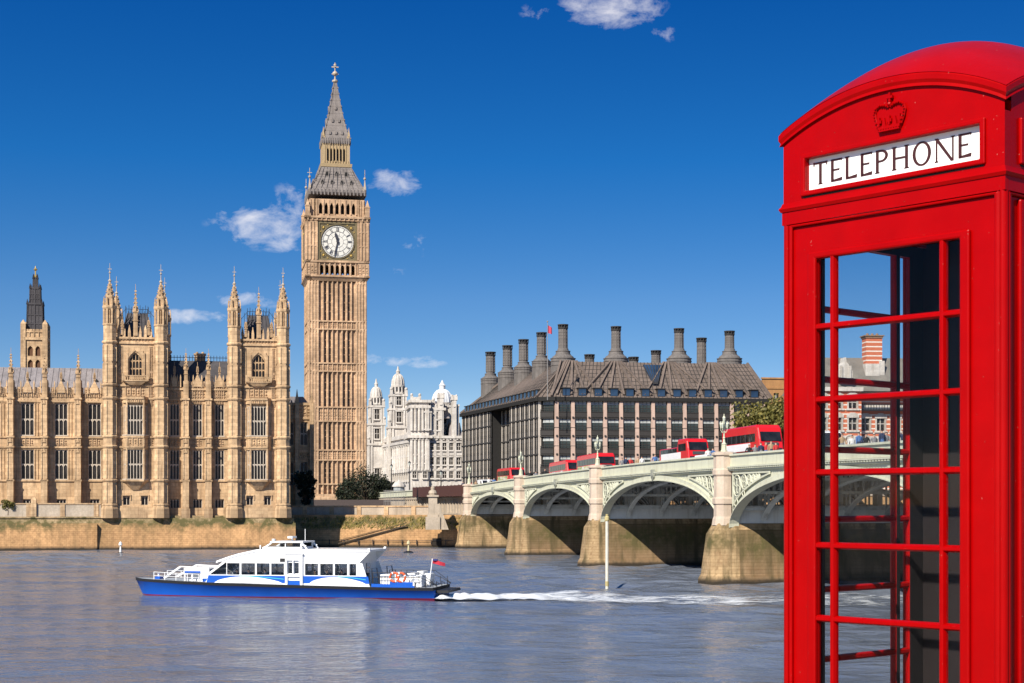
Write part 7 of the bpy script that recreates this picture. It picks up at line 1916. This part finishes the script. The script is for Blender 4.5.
g = MB(ML_); bl = .04*pp; g.panel(.06, BDp-.06, hz(3.36-8.0), hz(3.95), .0345, .0355, [(a_*BDp+(bl if k_ else 0), b_*BDp-(bl if k_ < 2 else 0), hz(2.41-7), hz(3.70)) for k_, (a_, b_) in enumerate(((GS[0], BS[0]), BS, (BS[1], GS[1])))]); g.build('inner_shade', plain('black_inner_shade', (.012,.010,.010), .6), lw_)  # black skin paints the interior shade onto the bars and stiles
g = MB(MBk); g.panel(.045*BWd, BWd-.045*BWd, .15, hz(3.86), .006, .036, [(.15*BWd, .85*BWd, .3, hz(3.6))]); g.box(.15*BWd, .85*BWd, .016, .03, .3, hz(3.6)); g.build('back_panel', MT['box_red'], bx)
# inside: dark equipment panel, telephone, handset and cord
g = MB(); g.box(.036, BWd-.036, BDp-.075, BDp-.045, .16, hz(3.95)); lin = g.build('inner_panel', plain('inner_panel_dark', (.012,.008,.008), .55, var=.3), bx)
g = MB(); g.box(.06, BWd-.05, .05, BDp-.05, .145, .16); g.build('floor', plain('box_floor', (.10,.10,.10), .9), bx)
# the telephone itself
g = MB(); xx, zz = BWd*.60, 1.08; yb = BDp-.076
g.loft([[(xx-.13, yb, zz), (xx+.13, yb, zz), (xx+.13, yb, zz+.40), (xx-.13, yb, zz+.40)], [(xx-.12, yb-.14, zz+.01), (xx+.12, yb-.14, zz+.01), (xx+.12, yb-.09, zz+.38), (xx-.12, yb-.09, zz+.38)]])
ph = g.build('telephone', plain('telephone_black', (.02,.02,.022), .35), lin, bevel=.01)
g = MB(); hx, hy = xx-.075, yb-.19; g.tube([(hx, hy+.02, zz+.10), (hx, hy-.015, zz+.15), (hx, hy-.015, zz+.29), (hx, hy+.02, zz+.34)], .016, 8); g.ball((hx, hy+.03, zz+.10), .03); g.ball((hx, hy+.03, zz+.34), .03)
ha = g.build('handset', plain('handset_black', (.012,.012,.013), .3), lin, smooth=True)
g = MB(); g.tube([(BWd*.5+.085+.21*math.sin(t*3.0)**2*(1-t*.4), yb-.13-.05*math.sin(t*3.14), .62+t*.72) for t in [i/16 for i in range(17)]], .006, 6); g.build('cord', plain('steel_cord', (.45,.45,.46), .3, .8), lin)
# ------------------------------------------------------------------ trees, bushes, small bank furniture
def leafmat(name, c1, c2, c3):
    m = NT(name); g_ = m.n('ShaderNodeNewGeometry'); n = m.noise(m.coord(), .35, 3); f = m.math('ADD', m.math('MULTIPLY', g_.outputs['Random Per Island'], .55), m.math('MULTIPLY', n, .6))
    m.col(m.ramp(f, [(.25, c1), (.55, c2), (.9, c3)])); m.set(.6, spec=.3)
    m.b.inputs['Transmission Weight'].default_value = 0; m.b.inputs['Subsurface Weight'].default_value = 0; return m.mat
MT['leaf_olive'] = leafmat('olive_leaves', (.055,.055,.012), (.12,.11,.025), (.20,.16,.04))
MT['leaf_shade'] = leafmat('shaded_leaves', (.006,.009,.005), (.012,.018,.008), (.026,.032,.012))  # leaf colour darkened to carry the shade the bushes stand in
MT['bark'] = stone('bark', (.09,.065,.045), .3, 2)
def tree(name, loc, rx, ry, rz_, trunk, n, leaf, mat, seed, label, cat='tree', group=None):
    """tapered trunk and limbs; crown = leaf faces clustered on twig ends spread through the volume"""
    rg = random.Random(seed); r = empty(name, loc); zc = trunk+rz_*.75
    t = MB(); t.tube([(0,0,-.3), (.05,0,trunk*.5), (0,.1,trunk), (.1,0,zc)], max(.1, rx*.06), 8, max(.05, rx*.03))
    cl = []
    for i in range(max(44, int(rx*16))):
        while True:
            p = Vector((rg.uniform(-1,1), rg.uniform(-1,1), rg.uniform(-1,1)))
            if .25 < p.length < 1: break
        k = .8+.28*rg.random(); c = Vector((p.x*rx*k, p.y*ry*k, zc+p.z*rz_*k)); cl.append((c, rg.uniform(.18, .38)*rx))
        if i % 2 == 0: m_ = Vector((c.x*.4, c.y*.4, trunk+(c.z-trunk)*.35)); t.tube([(0, 0, trunk*.8), m_, c], max(.04, rx*.025), 5, .02)
    t.build('trunk', MT['bark'], r)
    g = MB()
    per = n//len(cl)
    for c, cr_ in cl:
        for i in range(per):
            d = Vector((rg.gauss(0,1), rg.gauss(0,1), rg.gauss(0,1))).normalized()*cr_*rg.random()**.45; p = c+d*Vector((1,1,.75)).length/1.6
            a = Vector((rg.gauss(0,1), rg.gauss(0,1), rg.gauss(0,1))).normalized(); b = a.orthogonal().normalized(); s_ = leaf*rg.uniform(.5, 1.2)
            u = b*s_; v = a.cross(b)*s_*.6
            g.add([p-u, p-v, p+u, p+v], [(0,1,2,3)])
    g.build('crown', mat, r); tag(r, label, cat, group); return r
def at(px, D, z): return (X_(px, D), D, z)
tree('tree', at(764, 262, 7.6), 5.6, 4, 3.8, 8.2, 9000, .30, MT['leaf_olive'], 1, 'large olive green tree behind the red bus beside the telephone box', group='trees in front of the office building')
tree('tree', at(788, 258, 7.6), 5.0, 4, 3.8, 8.6, 7000, .30, MT['leaf_olive'], 2, 'olive green tree half hidden by the left edge of the telephone box', group='trees in front of the office building')
tree('tree', at(742, 268, 7.6), 3.6, 3, 2.6, 6.6, 4000, .28, MT['leaf_olive'], 3, 'smallest olive tree, rising over the left end of the large bus', group='trees in front of the office building')
for i, (px, D, rx, rz_, tr, lab) in enumerate(((350, 318, 3.2, 2.6, .8, 'low dark bush at the foot of the clock tower, leftmost of the dark clump'), (366, 312, 4.4, 3.9, 1.1, 'largest dark bush in the shaded clump right of the clock tower'), (380, 316, 3.2, 2.9, 1.0, 'dark bush at the right end of the shaded clump'), (388, 330, 1.6, 2.4, 1.4, 'narrow dark shrub right of the clump, below the white building'), (393, 332, 1.5, 2.2, 1.2, 'small dark shrub beside the glass kiosk, farthest right'))):
    tree('bush', at(px, D, 5.6), rx, rx*.8, rz_, tr, 3600, .22, MT['leaf_shade'], 20+i, lab, 'bush', 'dark bushes near the clock tower')
tree('tree', at(305, 239, 4.6), 1.7, 1.4, 3.0, 2.2, 3600, .2, MT['leaf_shade'], 60, 'dark tree in the shade at the right corner of the palace', 'tree')
tree('bush', at(8, 214, 5.0), 1.0, .7, .7, .6, 1200, .12, MT['leaf_olive'], 40, 'small rounded shrub on the palace terrace behind the parapet', 'bush')
# raised garden ground and fence in front of the tower
g = MB(); g.box(X_(200, 300), X_(432, 300)-6, 296, 420, 4.5, 6.0); tag(g.build('garden_terrace', land), kind='structure')
fn = empty('fence', (X_(330, 290), 290, 0), R(4)); tag(fn, 'dark grey railing panels in front of the dark bushes', 'fence')
g = MB(); g.box(-6, 11, 0, .12, 4.4, 6.9); g.build('hoarding', plain('grey_hoarding', (.06,.045,.042), .8), fn)
fn2 = empty('fence', (X_(384, 280), 280, 0), R(4)); tag(fn2, 'open railing of thin upright bars below the white building', 'fence')
g = MB()
for i in range(40): g.cbox(i*.28, 0, .06, .06, 4.5, 8.6)
for z in (5.0, 6.6, 8.4): g.box(0, 11.2, -.04, .04, z, z+.08)
g.build('railing', plain('grey_rail', (.22,.21,.2), .6), fn2)
# brown parapet of the bridge approach, with posts
ap = empty('barrier', bw(-1.5, -.9, 0), BROT+math.pi); tag(ap, 'long dark brown barrier panel beside the bridge approach', 'barrier')
g = MB(); g.box(0, 42, .0, .15, 7.3, 8.9); 
for i in range(15): g.box(i*3-.06, i*3+.06, -.12, 0, 7.2, 9.0)
g.build('panel', plain('dark_brown_panel', (.075,.028,.02), .7), ap)
# pedestal at the corner of the wall
D = 224; pd = empty('stone_pedestal', at(433, D, 0), R(5)); tag(pd, 'weathered stone pier with a carved cap on the river wall left of the bridge', 'pedestal')
g = MB(); g.cbox(0, .9, 2.0, 1.8, 2.6, 4.4); g.cbox(0, .9, 1.5, 1.5, 4.4, 4.7); g.cbox(0, .9, 1.2, 1.2, 4.7, 7.2); g.cbox(0, .9, 1.6, 1.6, 7.2, 7.45); g.lathe(0, .9, [(.5, 7.45), (.62, 7.75), (.5, 8.05), (.28, 8.15), (.3, 8.5), (.12, 8.7)], 10)
g.loft([[(.6,.2,2.6),(2.2,.2,2.6),(2.2,1.6,2.6),(.6,1.6,2.6)], [(.6,.3,6.2),(.9,.3,6.2),(.9,1.5,6.2),(.6,1.5,6.2)]])
g.build('pedestal', MT['coping'], pd)
def street_lamp(px, D, z0, ytop, lab):
    r = empty('street_lamp', at(px, D, z0)); h = Z_(ytop, D)-z0
    g = MB(); g.lathe(0, 0, [(.22, 0), (.2, .8), (.1, 1.0), (.07, h-.9), (.12, h-.85)], 8); g.bar((-.4, 0, h-1.3), (.4, 0, h-1.3), .06); g.build('post', MT['iron'], r)
    g = MB(); g.lathe(0, 0, [(.12, h-.85), (.26, h-.3), (.24, h-.28)], 8); g.build('lantern', MT['lamp_glass'], r); g = MB(); g.lathe(0, 0, [(.3, h-.3), (.12, h-.08), (.03, h)], 8); g.build('cap', MT['iron'], r); tag(r, lab, 'street lamp', 'dark street lamps on the far bank')
street_lamp(409.5, 300, 7.5, 461, 'tall dark street lamp in front of the middle of the white building')
street_lamp(391.5, 310, 6, 464, 'thin dark street lamp in front of the left part of the white building')
street_lamp(441, 262, 7.5, 470, 'dark street lamp by the brown barrier near the bridge end')
D = 300; kb = empty('glass_kiosk', at(399, D, 6), 0); tag(kb, 'small pale domed glass kiosk between the dark bushes and the railing', 'kiosk')
g = MB(); g.lathe(0, 0, [(1.1, 0), (1.05, 3.4)], 10); g.build('wall', plain('kiosk_glass', (.30,.32,.32), .25), kb); g = MB(); g.lathe(0, 0, [(1.3, 3.35), (1.25, 3.6), (.9, 4.1), (.3, 4.4), (.05, 4.7)], 10); g.build('roof', MT['white_stone'], kb)
# a few people on the shaded bank
person(POSES[2], (X_(297.5, 262), 262, 4.62), 0, CLOTH[2], CLOTH[1], 'person in a white top standing in the shade right of the palace', None)
